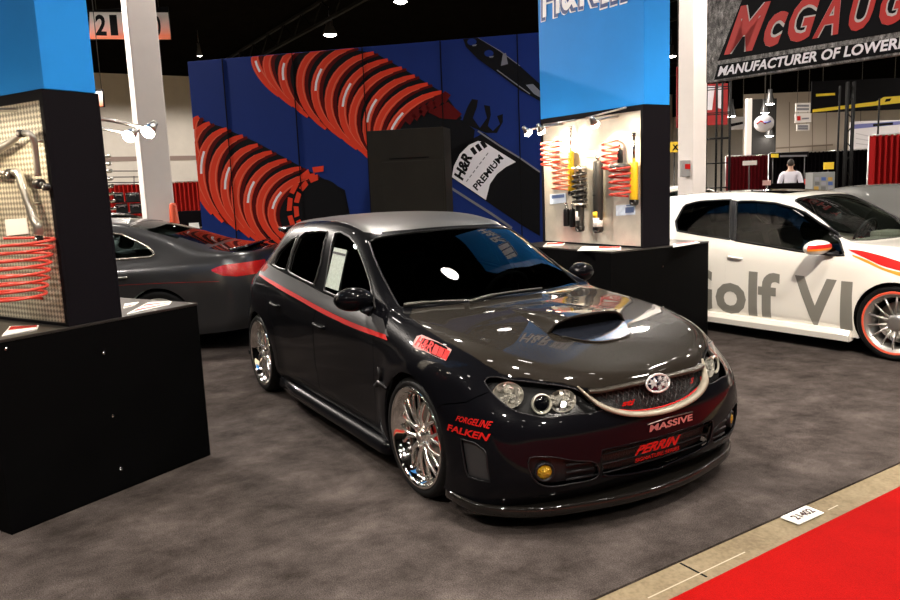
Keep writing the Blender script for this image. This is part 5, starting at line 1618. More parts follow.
# lettering on the door, hood stripes, handle
LETG = mat('lettering_grey', (0.22, 0.21, 0.18), rough=0.45)
mb = MB()
sn = ws_.snap(0.003)
for s, q, b in (('G', ((683,307.5),(713,311.5),(713,268.5),(683,264.5)), 0.02), ('olf', ((716.5,311.8),(780,319),(780,273.5),(716.5,267.5)), 0.03), ('V', ((795,322.5),(837,328.5),(837,280),(795,275)), 0.03), ('I', ((840.5,329),(853,330.5),(853,282),(841.5,281)), 0.0)):
    text_on_quad(mb, s, [P(*p) for p in q], 0, b, snap=sn)
mb.build('door_lettering', LETG, white)
def hood_decal(pts, m_, nm):
    P4 = [ws_.px(*q) for q in pts]
    n = len(P4)//2
    a = smooth_line(P4[:n], 5); b = smooth_line(list(reversed(P4[n:])), 5)
    K = 5
    vs = [sn(lerp(p, q, j/K)) for p, q in zip(a, b) for j in range(K+1)]
    mb = MB(); mb.add(vs, [(i*(K+1)+j, i*(K+1)+j+1, (i+1)*(K+1)+j+1, (i+1)*(K+1)+j) for i in range(len(a)-1) for j in range(K)]); mb.build(nm, m_, white)
hood_decal([(848,249.6),(862,251),(882,256),(905,263.5),(905,272),(884,266.5),(866,258.5),(851,251.5)], M_RED, 'hood_stripe')
hood_decal([(852,254.5),(866,259.5),(884,268),(905,273.5),(905,278),(884,270.5),(866,262.5),(853,256.5)], mat('stripe_orange'), 'hood_stripe_orange')
for sg in (-1, 1):
    a = ws_.px(729, 256.5); b = ws_.px(742, 258.5)
    a = Vector((a.x, sg*abs(a.y), a.z)); b = Vector((b.x, sg*abs(b.y), b.z)); o = Vector((0, sg*0.02, 0))
    mb = MB(); mb.tube(smooth_line([a, lerp(a, b, 0.15)+o, lerp(a, b, 0.85)+o, b], 4), 0.013, 8, flat=0.8); mb.build('door_handle', WPAINT, white)
    mb = MB()
    pr = [(0.80, 0.22), (0.872, 0.21), (0.892, 0.17), (0.88, 0.115), (0.80, 0.12)]
    vs = [(x, sg*y, z) for x in (-.93, .93) for y, z in pr]; k5 = 5
    mb.add(vs, [(j, (j+1) % k5, k5+(j+1) % k5, k5+j) for j in range(k5)] + [tuple(range(k5)), tuple(range(k5, 2*k5))], smooth=False); mb.build('side_skirt', WPAINT, white, weld=True)

# ------------------------------------------------------------------ dark sedan behind the left plinth, seen from its left rear
SEDAN = [
    [(2.32,0,.18),(2.38,0,.26),(2.40,0,.36),(2.40,0,.46),(2.39,0,.55),(2.36,0,.62),(2.32,0,.68),(2.30,0,.70),(2.27,0,.715),(2.24,0,.73)],
    [(2.25,.40,.18),(2.32,.40,.26),(2.34,.40,.36),(2.34,.40,.46),(2.32,.39,.55),(2.29,.38,.63),(2.25,.35,.70),(2.18,.28,.735),(2.12,.15,.75),(2.08,0,.76)],
    [(2.08,.74,.18),(2.13,.75,.26),(2.15,.75,.38),(2.14,.745,.48),(2.11,.73,.58),(2.07,.70,.67),(2.02,.63,.755),(1.94,.50,.80),(1.86,.28,.825),(1.83,0,.835)],
    [(1.76,.87,.18),(1.76,.88,.26),(1.76,.885,.38),(1.75,.885,.50),(1.73,.88,.62),(1.70,.84,.74),(1.65,.75,.83),(1.55,.58,.865),(1.50,.30,.885),(1.48,0,.89)],
    [(1.36,.88,.17),(1.36,.89,.25),(1.36,.895,.40),(1.36,.90,.53),(1.36,.895,.67),(1.35,.86,.80),(1.32,.77,.885),(1.25,.60,.91),(1.2,.30,.925),(1.18,0,.93)],
    [(.95,.86,.17),(.95,.88,.25),(.95,.89,.40),(.95,.898,.54),(.95,.897,.69),(.94,.87,.82),(.90,.79,.915),(.80,.70,.945),(.90,.36,.94),(.93,0,.945)],
    [(.45,.84,.17),(.45,.875,.25),(.45,.888,.40),(.45,.90,.54),(.45,.90,.70),(.45,.875,.83),(.44,.81,.925),(.38,.64,1.15),(.42,.34,1.18),(.44,0,1.19)],
    [(.0,.84,.17),(.0,.875,.25),(.0,.888,.40),(.0,.90,.54),(.0,.90,.70),(.0,.878,.84),(.0,.815,.935),(-.05,.60,1.31),(-.02,.34,1.345),(-.01,0,1.355)],
    [(-.45,.84,.17),(-.45,.875,.25),(-.45,.888,.40),(-.45,.90,.54),(-.45,.90,.71),(-.45,.88,.85),(-.45,.82,.945),(-.45,.58,1.35),(-.45,.34,1.385),(-.45,0,1.395)],
    [(-.90,.86,.17),(-.90,.88,.25),(-.90,.89,.40),(-.90,.90,.55),(-.90,.90,.72),(-.90,.88,.86),(-.90,.81,.955),(-.92,.57,1.31),(-.92,.33,1.35),(-.92,0,1.36)],
    [(-1.36,.885,.17),(-1.36,.892,.26),(-1.36,.897,.40),(-1.36,.90,.55),(-1.36,.895,.73),(-1.36,.87,.88),(-1.36,.79,.975),(-1.38,.60,1.18),(-1.42,.33,1.235),(-1.43,0,1.25)],
    [(-1.78,.86,.19),(-1.78,.875,.27),(-1.78,.88,.40),(-1.78,.883,.56),(-1.78,.875,.74),(-1.78,.84,.89),(-1.78,.765,.985),(-1.80,.62,1.055),(-1.86,.33,1.09),(-1.88,0,1.10)],
    [(-2.14,.79,.21),(-2.15,.81,.28),(-2.16,.82,.40),(-2.155,.825,.56),(-2.15,.81,.74),(-2.13,.775,.89),(-2.11,.71,.985),(-2.12,.55,1.02),(-2.13,.30,1.035),(-2.13,0,1.04)],
    [(-2.32,.60,.22),(-2.34,.62,.29),(-2.35,.62,.42),(-2.345,.62,.57),(-2.33,.61,.75),(-2.32,.58,.90),(-2.30,.53,.985),(-2.28,.42,1.005),(-2.27,.24,1.015),(-2.27,0,1.02)],
    [(-2.39,0,.22),(-2.42,0,.29),(-2.43,0,.42),(-2.42,0,.57),(-2.40,0,.75),(-2.385,0,.90),(-2.36,0,.985),(-2.35,0,.99),(-2.34,0,1.0),(-2.33,0,1.005)],
]
syaw = R(239)
rc = at_depth(243, 289, 7.8)
off = Matrix.Rotation(syaw, 4, 'Z') @ Vector((-2.20, 0.76, 0))
sloc = Vector((rc.x-off.x, rc.y-off.y, 0))
ss = CarSkin(SEDAN, wheels=((1.36, .33, .37), (-1.36, .33, .37)), flare=0.014, ku=8, kv=5)
ss.M = Matrix.Translation(sloc) @ Matrix.Rotation(syaw, 4, 'Z')
for wx in (1.36, -1.36): ss.cut_sides('arch', circle_poly(wx, .335, .355), cond=lambda c: abs(c.y) > .6, nd=-.9)
ss.cut_mid('windshield', [(-.03,0,1.36),(-.04,-.30,1.35),(-.03,-.54,1.32),(.38,-.61,1.14),(.78,-.67,.96),(.88,-.45,.95),(.94,0,.945)], (0,1,0), (-.86,0,.51), (.51,0,.86))
ss.cut_sides('front_window', [(.62,0,.955),(.36,0,1.12),(.0,0,1.26),(-.12,0,1.285),(-.14,0,.965)], nd=.05)
ss.cut_sides('rear_window_side', [(-.20,0,.965),(-.20,0,1.295),(-.50,0,1.305),(-.95,0,1.235),(-1.22,0,1.11),(-1.32,0,1.03),(-1.29,0,1.0),(-1.0,0,.99),(-.6,0,.975)], nd=.05)
ss.cut_mid('rear_glass', [(-.98,0,1.36),(-.98,-.35,1.35),(-1.0,-.50,1.32),(-1.42,-.53,1.18),(-1.76,-.52,1.08),(-1.86,-.30,1.09),(-1.90,0,1.10)], (0,1,0), (.55,0,.835), (-.835*.5,0,.87) if False else (-.55,0,.835))
ss.cut_mid('hood', [(2.22,0,0),(2.1,-.3,0),(1.9,-.56,0),(1.4,-.70,0),(.93,-.74,0),(.95,-.4,0),(.97,0,0)], (1,0,0), (0,1,0), (0,0,1))
ss.cut_sides('tail_light', [(-1.90,0,.845),(-1.96,0,.875),(-2.05,0,.895),(-2.3,0,.905),(-2.5,0,.90),(-2.5,0,.77),(-2.15,0,.765),(-2.02,0,.785)], nd=-.5, cond=lambda c: abs(c.y) > .38 and c.x < -1.9)
ss.cut_mid('trunk_lid', [(-1.93,0,0),(-1.90,-.36,0),(-1.83,-.60,0),(-2.10,-.68,0),(-2.28,-.50,0),(-2.345,0,0)], (1,0,0), (0,1,0), (0,0,1), cond=lambda c: c.z > .9)
ss.cut_sides('front_door', [(.80,0,.28),(.84,0,.6),(.80,0,.92),(-.16,0,.955),(-.17,0,.6),(-.16,0,.29)], nd=0, cond=lambda c: abs(c.y) > .7)
ss.cut_sides('rear_door', [(-.17,0,.29),(-.18,0,.6),(-.17,0,.955),(-1.12,0,.98),(-1.10,0,.85),(-.98,0,.62),(-.95,0,.30)], nd=0, cond=lambda c: abs(c.y) > .7)
shw = Vector((.7,-.7,.1)).normalized(); shu = Vector((0,0,1)).cross(shw).normalized()
ss.cut_sides('headlight', [(2.30,-.40,.62),(2.24,-.50,.69),(2.0,-.72,.74),(1.85,-.83,.74),(1.98,-.80,.65),(2.2,-.62,.58)], shw, shu, shw.cross(shu))
ss.cut_mid('grille', [(2.5,0,.64),(2.5,-.36,.64),(2.5,-.38,.54),(2.5,0,.52)], (0,1,0), (0,0,1), (1,0,0))
ss.cut_mid('intake', [(2.5,0,.42),(2.5,-.48,.42),(2.5,-.55,.26),(2.5,0,.25)], (0,1,0), (0,0,1), (1,0,0))
SPAINT = car_paint('graphite_paint', (0.075, 0.075, 0.078), metal=0.75, rough=0.3)
sedan = empty('dark_sedan', sloc, syaw, 'dark grey sedan with red tail light behind the left plinth', 'car')
ss.ids['rest'] = 0
std_panels(ss, sedan, SPAINT, STINT, ('front_window', 'rear_window_side'), TINT, mat('chrome_trim', (0.70, 0.66, 0.58), metal=0.9, rough=0.25))
for s in 'rl': ss.panel('rear_door_'+s, 'rear_door', SPAINT, sedan)
ss.panel('trunk_lid', 'trunk_lid', mat('gloss_black_lid', (0.008, 0.008, 0.009), rough=0.1, coat=1), sedan)
under_and_cabin(sedan, 1.36, .33, .88, 0.92, 0.80, .3, mat('cabin_grey'))
WP3 = wheel_meshes('five', 0.332, 0.245, 0.235, mat('silver_rim'))
w0 = add_wheel(sedan, WP3, 1.36, -0.885, .332, -1, M_IRON)
for x, y, s in ((-1.36, -.885, -1), (1.36, .885, 1), (-1.36, .885, 1)): add_wheel(sedan, WP3, x, y, .332, s, M_IRON, template=w0)
for sg in (-1, 1):
    for x, z in ((-.02, .80), (-.98, .825)):
        a = ss.bvh.find_nearest(Vector((x-.09, sg*.95, z)))[0]; b = ss.bvh.find_nearest(Vector((x+.09, sg*.95, z-.005)))[0]; o = Vector((0, sg*.018, 0))
        mb = MB(); mb.tube(smooth_line([a, lerp(a, b, .15)+o, lerp(a, b, .85)+o, b], 4), .012, 8, flat=.8); mb.build('door_handle', M_STEEL, sedan)
    rl_ = [ss.snap(0.003)(Vector((x, sg*.92, z))) for x, z in ((-2.0, .735), (-1.5, .742), (-1.0, .735), (-.3, .72), (.5, .70))]
    mb = MB(); mb.tube(smooth_line(rl_, 5), .002, 5); mb.build('side_pinstripe', M_RED, sedan)
M2 = ss.bvh.find_nearest(Vector((.50, .9, .95)))[0]
mirror(sedan, ss, (0, 0), 0, SPAINT) if False else None
for sg in (-1, 1):
    c0 = Vector((.56, sg*.97, .99)); mb = MB(); mb.ball(c0, 1, 20, 12, 0, (.075, .11, .06)); o_ = mb.build('door_mirror', SPAINT, sedan)
    mb = MB(); mb.tube([c0+Vector((0, -sg*.06, -.03)), Vector((.62, sg*.80, .93))], [.03, .035], 8); mb.build('mirror_foot', M_BLACKP, o_)
# boot spoiler
mb = MB()
rows = [[Vector((-2.02-0.20*t-0.05*(1-abs(y)/.62), y, 1.05+dz-0.02*(y/.6)**2)) for y in np.linspace(-.58, .58, 11)] for t, dz in ((0, 0), (.5, .018), (1, .03), (1, .012), (.4, -.02), (0, -.025))]
vs = [p for r_ in rows for p in r_]; nn = len(rows)
mb.add(vs, [(i*11+j, ((i+1) % nn)*11+j, ((i+1) % nn)*11+j+1, i*11+j+1) for i in range(nn) for j in range(10)] + [tuple(i*11 for i in range(nn)), tuple(i*11+10 for i in reversed(range(nn)))])
mb.build('boot_spoiler', mat('gloss_black_lid'), sedan, weld=True)

# ------------------------------------------------------------------ cars farther away: same kinds of body, own paint
def repaint(root, src, m):
    for o in root.children:
        for i, s in enumerate(o.material_slots):
            if s.material == src:
                o.data = o.data.copy()
                o.data.materials[i] = m
def far_car(src, loc, yaw, name, label, paint=None, old=None, drop=()):
    c = copy_tree(src)
    c.name = name
    for k in ('group',):
        if k in c: del c[k]
    c.location = loc; c.rotation_euler = (0, 0, yaw); c['label'] = label; c['category'] = 'car'
    for o in list(c.children):
        if o.name.split('.')[0] in drop:
            for ch in list(o.children): bpy.data.objects.remove(ch, do_unlink=True)
            bpy.data.objects.remove(o, do_unlink=True)
    if paint: repaint(c, old, paint)
    return c
DR = ('door_lettering', 'hood_stripe', 'hood_stripe_orange', 'mirror_stripe')
GP = car_paint('silver_grey_paint', (0.10, 0.10, 0.095), metal=0.2, rough=0.45)
pg = at_depth(905, 190, 9.6)
gc = far_car(sedan, (pg.x, pg.y, 0), R(-30), 'grey_car', 'smooth grey car behind the white hatchback at the right edge', GP, SPAINT, ('side_pinstripe', 'window_trim', 'windshield_seal'))
repaint(gc, STINT, GP); repaint(gc, TINT, GP)
pw = at_depth(700, 190, 17.95)
far_car(sedan, (pw.x, pw.y, 0), R(59), 'white_sedan', 'white car far behind the black truss tower', WPAINT, SPAINT, ('side_pinstripe',))
pb = at_depth(62, 222, 12.7)
far_car(sedan, (pb.x, pb.y, 0), R(239), 'silver_sedan', 'silver car partly hidden between dark sedan and the left white column', GP, SPAINT, ('side_pinstripe',))
# ------------------------------------------------------------------ goods on the display walls
M_SPRED = mat('spring_red', (0.62, 0.05, 0.03), rough=0.35, coat=0.3)
M_YELL = mat('shock_yellow', (0.80, 0.50, 0.02), rough=0.35, coat=0.4)
M_GUN = mat('gunmetal', (0.05, 0.048, 0.045), metal=0.6, rough=0.35)
M_ALU = mat('cast_aluminium', (0.42, 0.40, 0.36), metal=0.9, rough=0.38)
M_PAPER = mat('card_blue_white', (0.62, 0.72, 0.84), rough=0.5)

def on_wall(U, side, px, py, out=0.0):
    return U.face(px, py, U.u0-0.008-out)
def goods(U, name, label, cat_, group=None):
    t = empty(name, U.o, R(U.deg), label, cat_, group)
    return t
def settle(t, p):
    """move the empty to the thing's own place; children keep their place"""
    off = Vector(p)
    U_rot = Matrix.Rotation(t.rotation_euler.z, 4, 'Z')
    t.location = Vector(t.location) + U_rot @ off
    for c in t.children: c.location = Vector(c.location) - off
def hang_spring(U, x0, y0, x1, y1, turns, wire, label, m=M_SPRED, group=None, foot=1.0, cap=False):
    cx, cy = (x0+x1)/2, (y0+y1)/2
    rad = abs(on_wall(U, 0, x0, cy).y-on_wall(U, 0, x1, cy).y)/2*0.9
    c = on_wall(U, 0, cx, cy, rad+wire); tp = on_wall(U, 0, cx, y0, rad+wire); bt = on_wall(U, 0, cx, y1, rad+wire)
    h = tp.z-bt.z
    t = goods(U, 'coil_spring', label, 'spring', group)
    mb = MB()
    o = Vector((c.x, c.y, bt.z))
    mb.tube([o+Vector(p) for p in helix((rad-wire)*foot, (h-2*wire)/turns, turns, 18, rad-wire, wire)], wire, 7)
    mb.build('coil', m, t)
    mb = MB(); mb.tube([o+Vector((rad+wire*1.2, 0, h*0.5)), o+Vector((rad-wire, 0, h*0.5))], 0.006, 6); mb.build('wall_peg', M_STEEL, t)
    if cap:
        mb = MB(); mb.lathe([(0, h+0.02), (rad*0.6, h+0.018), (rad*0.95, h-0.005), (rad*0.9, h-0.03)], 20, 0, Matrix.Translation(o)); mb.build('top_seat', M_GUN, t)
    settle(t, o)
    return t
def hang_shock(U, x, yt, ymid, yb, wpx, m_body, label, rod_m=M_CHROME, boot=None, band=None, group=None, coil=None, eye=True):
    rad = abs(on_wall(U, 0, x-wpx/2, ymid).y-on_wall(U, 0, x+wpx/2, ymid).y)/2*0.9
    so = max(rad, (coil or 0))+0.012
    tp, md, bt = on_wall(U, 0, x, yt, so), on_wall(U, 0, x, ymid, so), on_wall(U, 0, x, yb, so)
    ax = tp.x
    t = goods(U, 'shock_absorber', label, 'shock absorber', group)
    A = Vector((ax, bt.y, bt.z)); H = tp.z-bt.z; hm = md.z-bt.z
    dy = (tp.y-bt.y)
    def at(h): return A + Vector((0, dy*h/H, h))
    mb = MB(); mb.tube([at(0.03), at(0.035), at(hm-0.012), at(hm)], [rad*0.9, rad, rad, rad*0.85], 18); mb.build('body_tube', m_body, t)
    mb = MB(); mb.tube([at(hm), at(H-0.03)], rad*0.32, 12); mb.tube([at(H-0.03), at(H)], rad*0.55, 12); mb.build('piston_rod', rod_m, t)
    if eye:
        mb = MB(); mb.lathe([(rad*0.9, -rad*0.7), (rad*0.9, rad*0.7), (rad*0.45, rad*0.7), (rad*0.45, -rad*0.7)], 18, 0, Matrix.Translation(at(0.012)) @ Matrix.Rotation(R(90), 4, 'Y'), closed=True); mb.build('mounting_eye', M_GUN, t)
    if boot:
        mb = MB(); mb.lathe([(rad*(1.15 if k % 2 else 1.3), hm+(H-hm)*0.92*k/24) for k in range(25)], 16, 0, Matrix.Translation(A)); mb.build('dust_boot', boot, t)
    if band:
        for (h0, h1, mm, nm) in band:
            mb = MB(); mb.lathe([(rad*1.02, hm*h0), (rad*1.03, hm*h0), (rad*1.03, hm*h1), (rad*1.02, hm*h1)], 18, 0, Matrix.Translation(A)); mb.build(nm, mm, t)
    if coil:
        mb = MB(); mb.tube([A+Vector(p) for p in helix(coil, (H-hm*0.7)/6.5, 6.2, 16, z0=hm*0.6)], 0.010, 7); mb.build('coil', M_GUN, t)
        mb = MB(); mb.lathe([(rad, hm*0.55), (coil*1.15, hm*0.57), (coil*1.15, hm*0.6), (rad, hm*0.61)], 20, 0, Matrix.Translation(A)); mb.build('spring_seat', M_STEEL, t)
        mb = MB(); mb.lathe([(0, H-0.005), (coil*1.1, H-0.01), (coil*1.1, H-0.03)], 20, 0, Matrix.Translation(A)); mb.build('top_mount', M_STEEL, t)
    mb = MB(); mb.tube([at(hm*0.5)+Vector((0, 0, 0)), at(hm*0.5)+Vector((so, 0, 0))], 0.006, 6); mb.build('wall_peg', M_STEEL, t)
    settle(t, A)
    return t
def wall_card(U, q, label, m, lines=None, cat_='card'):
    P4 = [on_wall(U, 0, *p, out=0.003) for p in q]
    mb = MB()
    B4 = [p+Vector((0.004, 0, 0)) for p in P4]
    mb.add(P4+B4, [(0, 1, 2, 3), (7, 6, 5, 4), (0, 4, 5, 1), (1, 5, 6, 2), (2, 6, 7, 3), (3, 7, 4, 0)], 0, False)
    t = goods(U, 'info_card', label, cat_)
    mb.build('card_sheet', m, t)
    if lines:
        mb = MB()
        for a in lines:
            qq = [inq(P4, a[0], a[1]), inq(P4, a[2], a[1]), inq(P4, a[2], a[3]), inq(P4, a[0], a[3])]
            mb.add([p+Vector((-0.001, 0, 0)) for p in qq], [(0, 1, 2, 3)], 0, False)
        mb.build('card_print', mat('card_print_blue', (0.10, 0.16, 0.35), rough=0.5), t)
    settle(t, P4[0])
    return t
# right wall, from left to right
hang_spring(RU, 543, 140, 557, 167, 5, 0.0095, 'small red coil spring at the far left top of the right display wall', group='coil springs on the right wall')
hang_spring(RU, 554, 157, 568, 191, 6, 0.0095, 'pale red coil spring above the small blue card on the right wall', mat('spring_pale_red', (0.72, 0.22, 0.13), rough=0.4), group='coil springs on the right wall')
hang_shock(RU, 571, 126, 151, 194, 4.6, M_YELL, 'long yellow shock absorber with thin rod, left of the black coilover', group='shock absorbers on the right wall')
hang_shock(RU, 580, 166, 186, 229, 6.5, M_GUN, 'black coilover strut with its spring around it, left of centre on the right wall', coil=0.068, group='shock absorbers on the right wall', band=[(0.2, 0.42, M_WHITE, 'label_band')])
hang_shock(RU, 566.5, 203, 209, 229, 4.5, M_BLACKP, 'left one of two short black dampers under the yellow shock absorber', eye=False, group='shock absorbers on the right wall')
hang_shock(RU, 572.5, 203, 209, 230, 4.5, M_BLACKP, 'right one of two short black dampers beside the coilover', eye=False, group='shock absorbers on the right wall')
hang_shock(RU, 598, 156, 161, 230, 7.5, M_GUN, 'dark grey shock absorber with yellow band and white label, wall centre', group='shock absorbers on the right wall', band=[(0.18, 0.27, M_YELL, 'yellow_band'), (0.05, 0.18, M_WHITE, 'label_band'), (0.5, 0.52, M_BLACKP, 'ring')])
hang_spring(RU, 603, 139, 617, 171, 5, 0.010, 'dark red coil spring right of centre with a black damper behind it', group='coil springs on the right wall')
hang_shock(RU, 620, 143, 150, 172, 4.5, M_BLACKP, 'thin black damper behind the upper right red spring', eye=False, group='shock absorbers on the right wall')
hang_spring(RU, 611, 165, 630, 198, 5, 0.0105, 'wide red coil spring with black top seat above the white blue card', group='coil springs on the right wall', cap=True)
hang_shock(RU, 634, 133, 162, 203, 7, M_YELL, 'fat yellow shock absorber at the right end of the right wall', group='shock absorbers on the right wall')
wall_card(RU, ((550, 204.5), (566, 202.5), (566, 193), (550, 194.5)), 'small blue white card under the pale red spring', M_PAPER, [(0.1, 0.55, 0.9, 0.9)])
wall_card(RU, ((616, 216), (635, 214.5), (635, 204), (616, 205.5)), 'larger blue white card under the wide red spring', M_PAPER, [(0.5, 0.2, 0.95, 0.75), (0.55, 0.85, 0.8, 0.95)])
wall_card(RU, ((580, 158), (595, 156), (595, 150), (580, 151.5)), 'pale blue card between coilover and dark grey shock absorber', mat('card_pale_blue', (0.70, 0.82, 0.86), rough=0.5))
# lamp rail along the top of the right wall
mb = MB()
for a, b in (((545, 125), (575, 120)), ((586, 118), (626, 107.5))):
    mb.tube([on_wall(RU, 0, *a, out=0.05), on_wall(RU, 0, *b, out=0.05)], 0.009, 6)
    ra = goods(RU, 'lamp_rail', 'left thin steel rail at the top of the shock absorber wall' if a[0] < 560 else 'right thin steel rail at the top of the shock absorber wall', 'rail')
    for p in (a, b): mb.tube([on_wall(RU, 0, *p, out=0.05), on_wall(RU, 0, *p, out=0.0)], 0.007, 6)
    mb.build('rail_tube', M_STEEL, ra); mb = MB()
# left wall: suspension arms, card, big spring
def wall_path(U, pts, out): return [on_wall(U, 0, x, y, out=o) for (x, y), o in zip(pts, out)]
def arm_thing(label, pts, outs, rad, m, ends, extra=()):
    t = goods(LU, 'suspension_arm', label, 'suspension arm', 'suspension arms on the left wall')
    P4 = wall_path(LU, pts, outs)
    mb = MB(); sp = smooth_line(P4, 6); k = len(sp)
    mb.tube(sp, [lerp(rad[0], rad[1], i/(k-1)) for i in range(k)], 12); mb.build('arm_bar', m, t)
    for (x, y), o, r_, ax in ends:
        c = on_wall(LU, 0, x, y, out=o)
        mb = MB(); mb.lathe([(r_, -r_*0.9), (r_*1.08, -r_*0.8), (r_*1.08, r_*0.8), (r_, r_*0.9), (r_*0.45, r_*0.95), (r_*0.45, -r_*0.95)], 18, 0, Matrix.Translation(c) @ Matrix.Rotation(R(90), 4, ax), closed=True); mb.build('bushing', M_GUN, t)
        mb = MB(); mb.lathe([(r_*0.45, -r_*1.1), (r_*0.45, r_*1.1), (r_*0.2, r_*1.12), (r_*0.2, -r_*1.12)], 12, 0, Matrix.Translation(c) @ Matrix.Rotation(R(90), 4, ax), closed=True); mb.build('bushing_sleeve', M_STEEL, t)
    mb = MB(); a = P4[len(P4)//2]; mb.tube([a, Vector((LU.u0, a.y, a.z))], 0.007, 6); mb.build('wall_peg', M_STEEL, t)
    settle(t, P4[0])
arm_thing('polished bar with black joint at the top left of the perforated wall', [(-22, 160), (-8, 152), (8, 144), (19, 135.5)], [0.05]*4, (0.030, 0.014), M_ALU, [((21, 133.5), 0.05, 0.018, 'Y')])
arm_thing('bent dark steel arm hanging right of the polished bar', [(24, 133), (30, 134), (34, 141), (36, 155), (38, 176)], [0.05, 0.06, 0.05, 0.045, 0.045], (0.014, 0.016), M_ALU, [((39, 184), 0.045, 0.024, 'X'), ((46, 187), 0.04, 0.017, 'Y')])
arm_thing('thick silver bent arm below the polished bar', [(12, 173), (18, 173), (23, 186), (29, 204), (34, 219), (38, 226), (38.5, 234)], [0.055]*7, (0.020, 0.024), M_ALU, [((12, 174), 0.055, 0.026, 'Y'), ((39, 239), 0.05, 0.017, 'Y')])
arm_thing('short rod entering at the left edge beside the silver bent arm', [(-25, 172), (-10, 172.5), (5, 173)], [0.05]*3, (0.012, 0.012), M_ALU, [((-26, 172), 0.05, 0.018, 'Y')])
wall_card(LU, ((6.5, 236), (28.5, 233.5), (26, 218), (4.5, 219.5)), 'small white card above the red spring on the perforated wall', M_WHITE)
hang_spring(LU, -7, 238, 37, 303, 8.2, 0.0075, 'big red coil spring low on the perforated wall, cut by the left edge', foot=0.62)
# brochures on the plinth tops
def brochure(U, q, label, m2):
    P4 = [U.top(*p) for p in q]
    t = empty('brochure', U.o, R(U.deg), label, 'brochure')
    mb = MB(); T4 = [p+Vector((0, 0, 0.005)) for p in P4]; P4 = [p+Vector((0, 0, 0.0002)) for p in P4]
    mb.add(P4+T4, [(3, 2, 1, 0), (4, 5, 6, 7), (0, 1, 5, 4), (1, 2, 6, 5), (2, 3, 7, 6), (3, 0, 4, 7)], 0, False); mb.build('sheets', M_WHITE, t)
    mb = MB()
    for a in m2:
        mb.add([inq(T4, a[0], a[1])+Vector((0, 0, 0.0006)), inq(T4, a[2], a[1])+Vector((0, 0, 0.0006)), inq(T4, a[2], a[3])+Vector((0, 0, 0.0006)), inq(T4, a[0], a[3])+Vector((0, 0, 0.0006))], [(0, 1, 2, 3)], 0, False)
    mb.build('cover_print', M_RED, t)
    settle(t, P4[0])
brochure(LU, ((2, 336.5), (37, 330), (39, 326), (10, 327)), 'red and white brochure lying left of the perforated wall foot', [(0.05, 0.55, 0.95, 0.95)])
brochure(LU, ((123.5, 308.5), (134, 306), (139, 302.6), (124.5, 304.5)), 'brochure with red stripes right behind the left tower', [(0.05, 0.1, 0.95, 0.4)])
brochure(LU, ((127, 314.5), (169, 305), (172, 301.8), (148, 303.2)), 'outer brochure with red stripes on the right end of the left plinth', [(0.05, 0.1, 0.95, 0.35), (0.05, 0.6, 0.95, 0.8)])
brochure(RU, ((543, 247), (563, 245.5), (566, 242.5), (547, 243)), 'small red and white brochure at the left of the right plinth', [(0.05, 0.35, 0.95, 0.9)])
brochure(RU, ((577, 251), (621, 250), (621, 247), (582, 247)), 'larger white brochure with red corner on the right plinth', [(0.45, 0.5, 0.97, 0.95)])
brochure(RU, ((673, 247.5), (700, 243), (696, 241.5), (673, 244)), 'pale brochure on the shelf between right tower and white car', [(0.1, 0.6, 0.9, 0.9)])
# ------------------------------------------------------------------ far booths, signs, people
def facing(p):
    """yaw that turns local -y towards the camera"""
    return math.atan2(CAM.y-p.y, CAM.x-p.x)+math.pi/2
def board(name, label, cat_, x0, y0, x1, y1, d, m, thick=0.04, parent_parts=None, slope=0.0, group=None):
    """flat upright thing filling a pixel box at depth d; returns (empty, maker of local points)"""
    a, b = at_depth(x0, y1, d), at_depth(x1, y1+slope, d)
    e = Vector((b.x-a.x, b.y-a.y, 0)); w = e.length; yaw = math.atan2(e.y, e.x)
    top = at_depth(x0, y0, d).z; h = top-a.z
    t = empty(name, a, yaw, label, cat_, group)
    mb = MB(); mb.box((0, 0, 0), (w, thick, h), bev=min(0.01, thick*0.2)); mb.build(name.split('_')[-1]+'_panel', m, t)
    def loc(px, py, out=0.004):
        M_ = Matrix.Translation(a) @ Matrix.Rotation(yaw, 4, 'Z'); Mi = M_.inverted()
        o = Mi @ CAM; dd = Mi.to_3x3() @ ray(px, py)
        p = o + dd*((-out-o.y)/dd.y)
        return Vector((p.x, -out, p.z))
    return t, loc, w, h
def patch(t, loc, pxs, m, name, out=0.004):
    P4 = [loc(*q, out=out) for q in pxs]
    mb = MB(); tr = geometry.tessellate_polygon([[Vector((p.x, p.z, 0)) for p in P4]]); mb.add(P4, tr, 0, False)
    return mb.build(name, m, t)
def words(t, loc, items, m, name, out=0.006):
    mb = MB()
    for s, q, bold, sh in items: text_on_quad(mb, s, [loc(*p, out=out) for p in q], 0, bold, sh)
    return mb.build(name, m, t)
def wires(t, w, h, m=None):
    mb = MB()
    z = t.location.z
    for x in (w*0.12, w*0.88): mb.tube([(x, 0.02, h), (x, 0.02, CZ-z)], 0.008, 5)
    mb.build('hanging_wires', m or M_GUN, t)

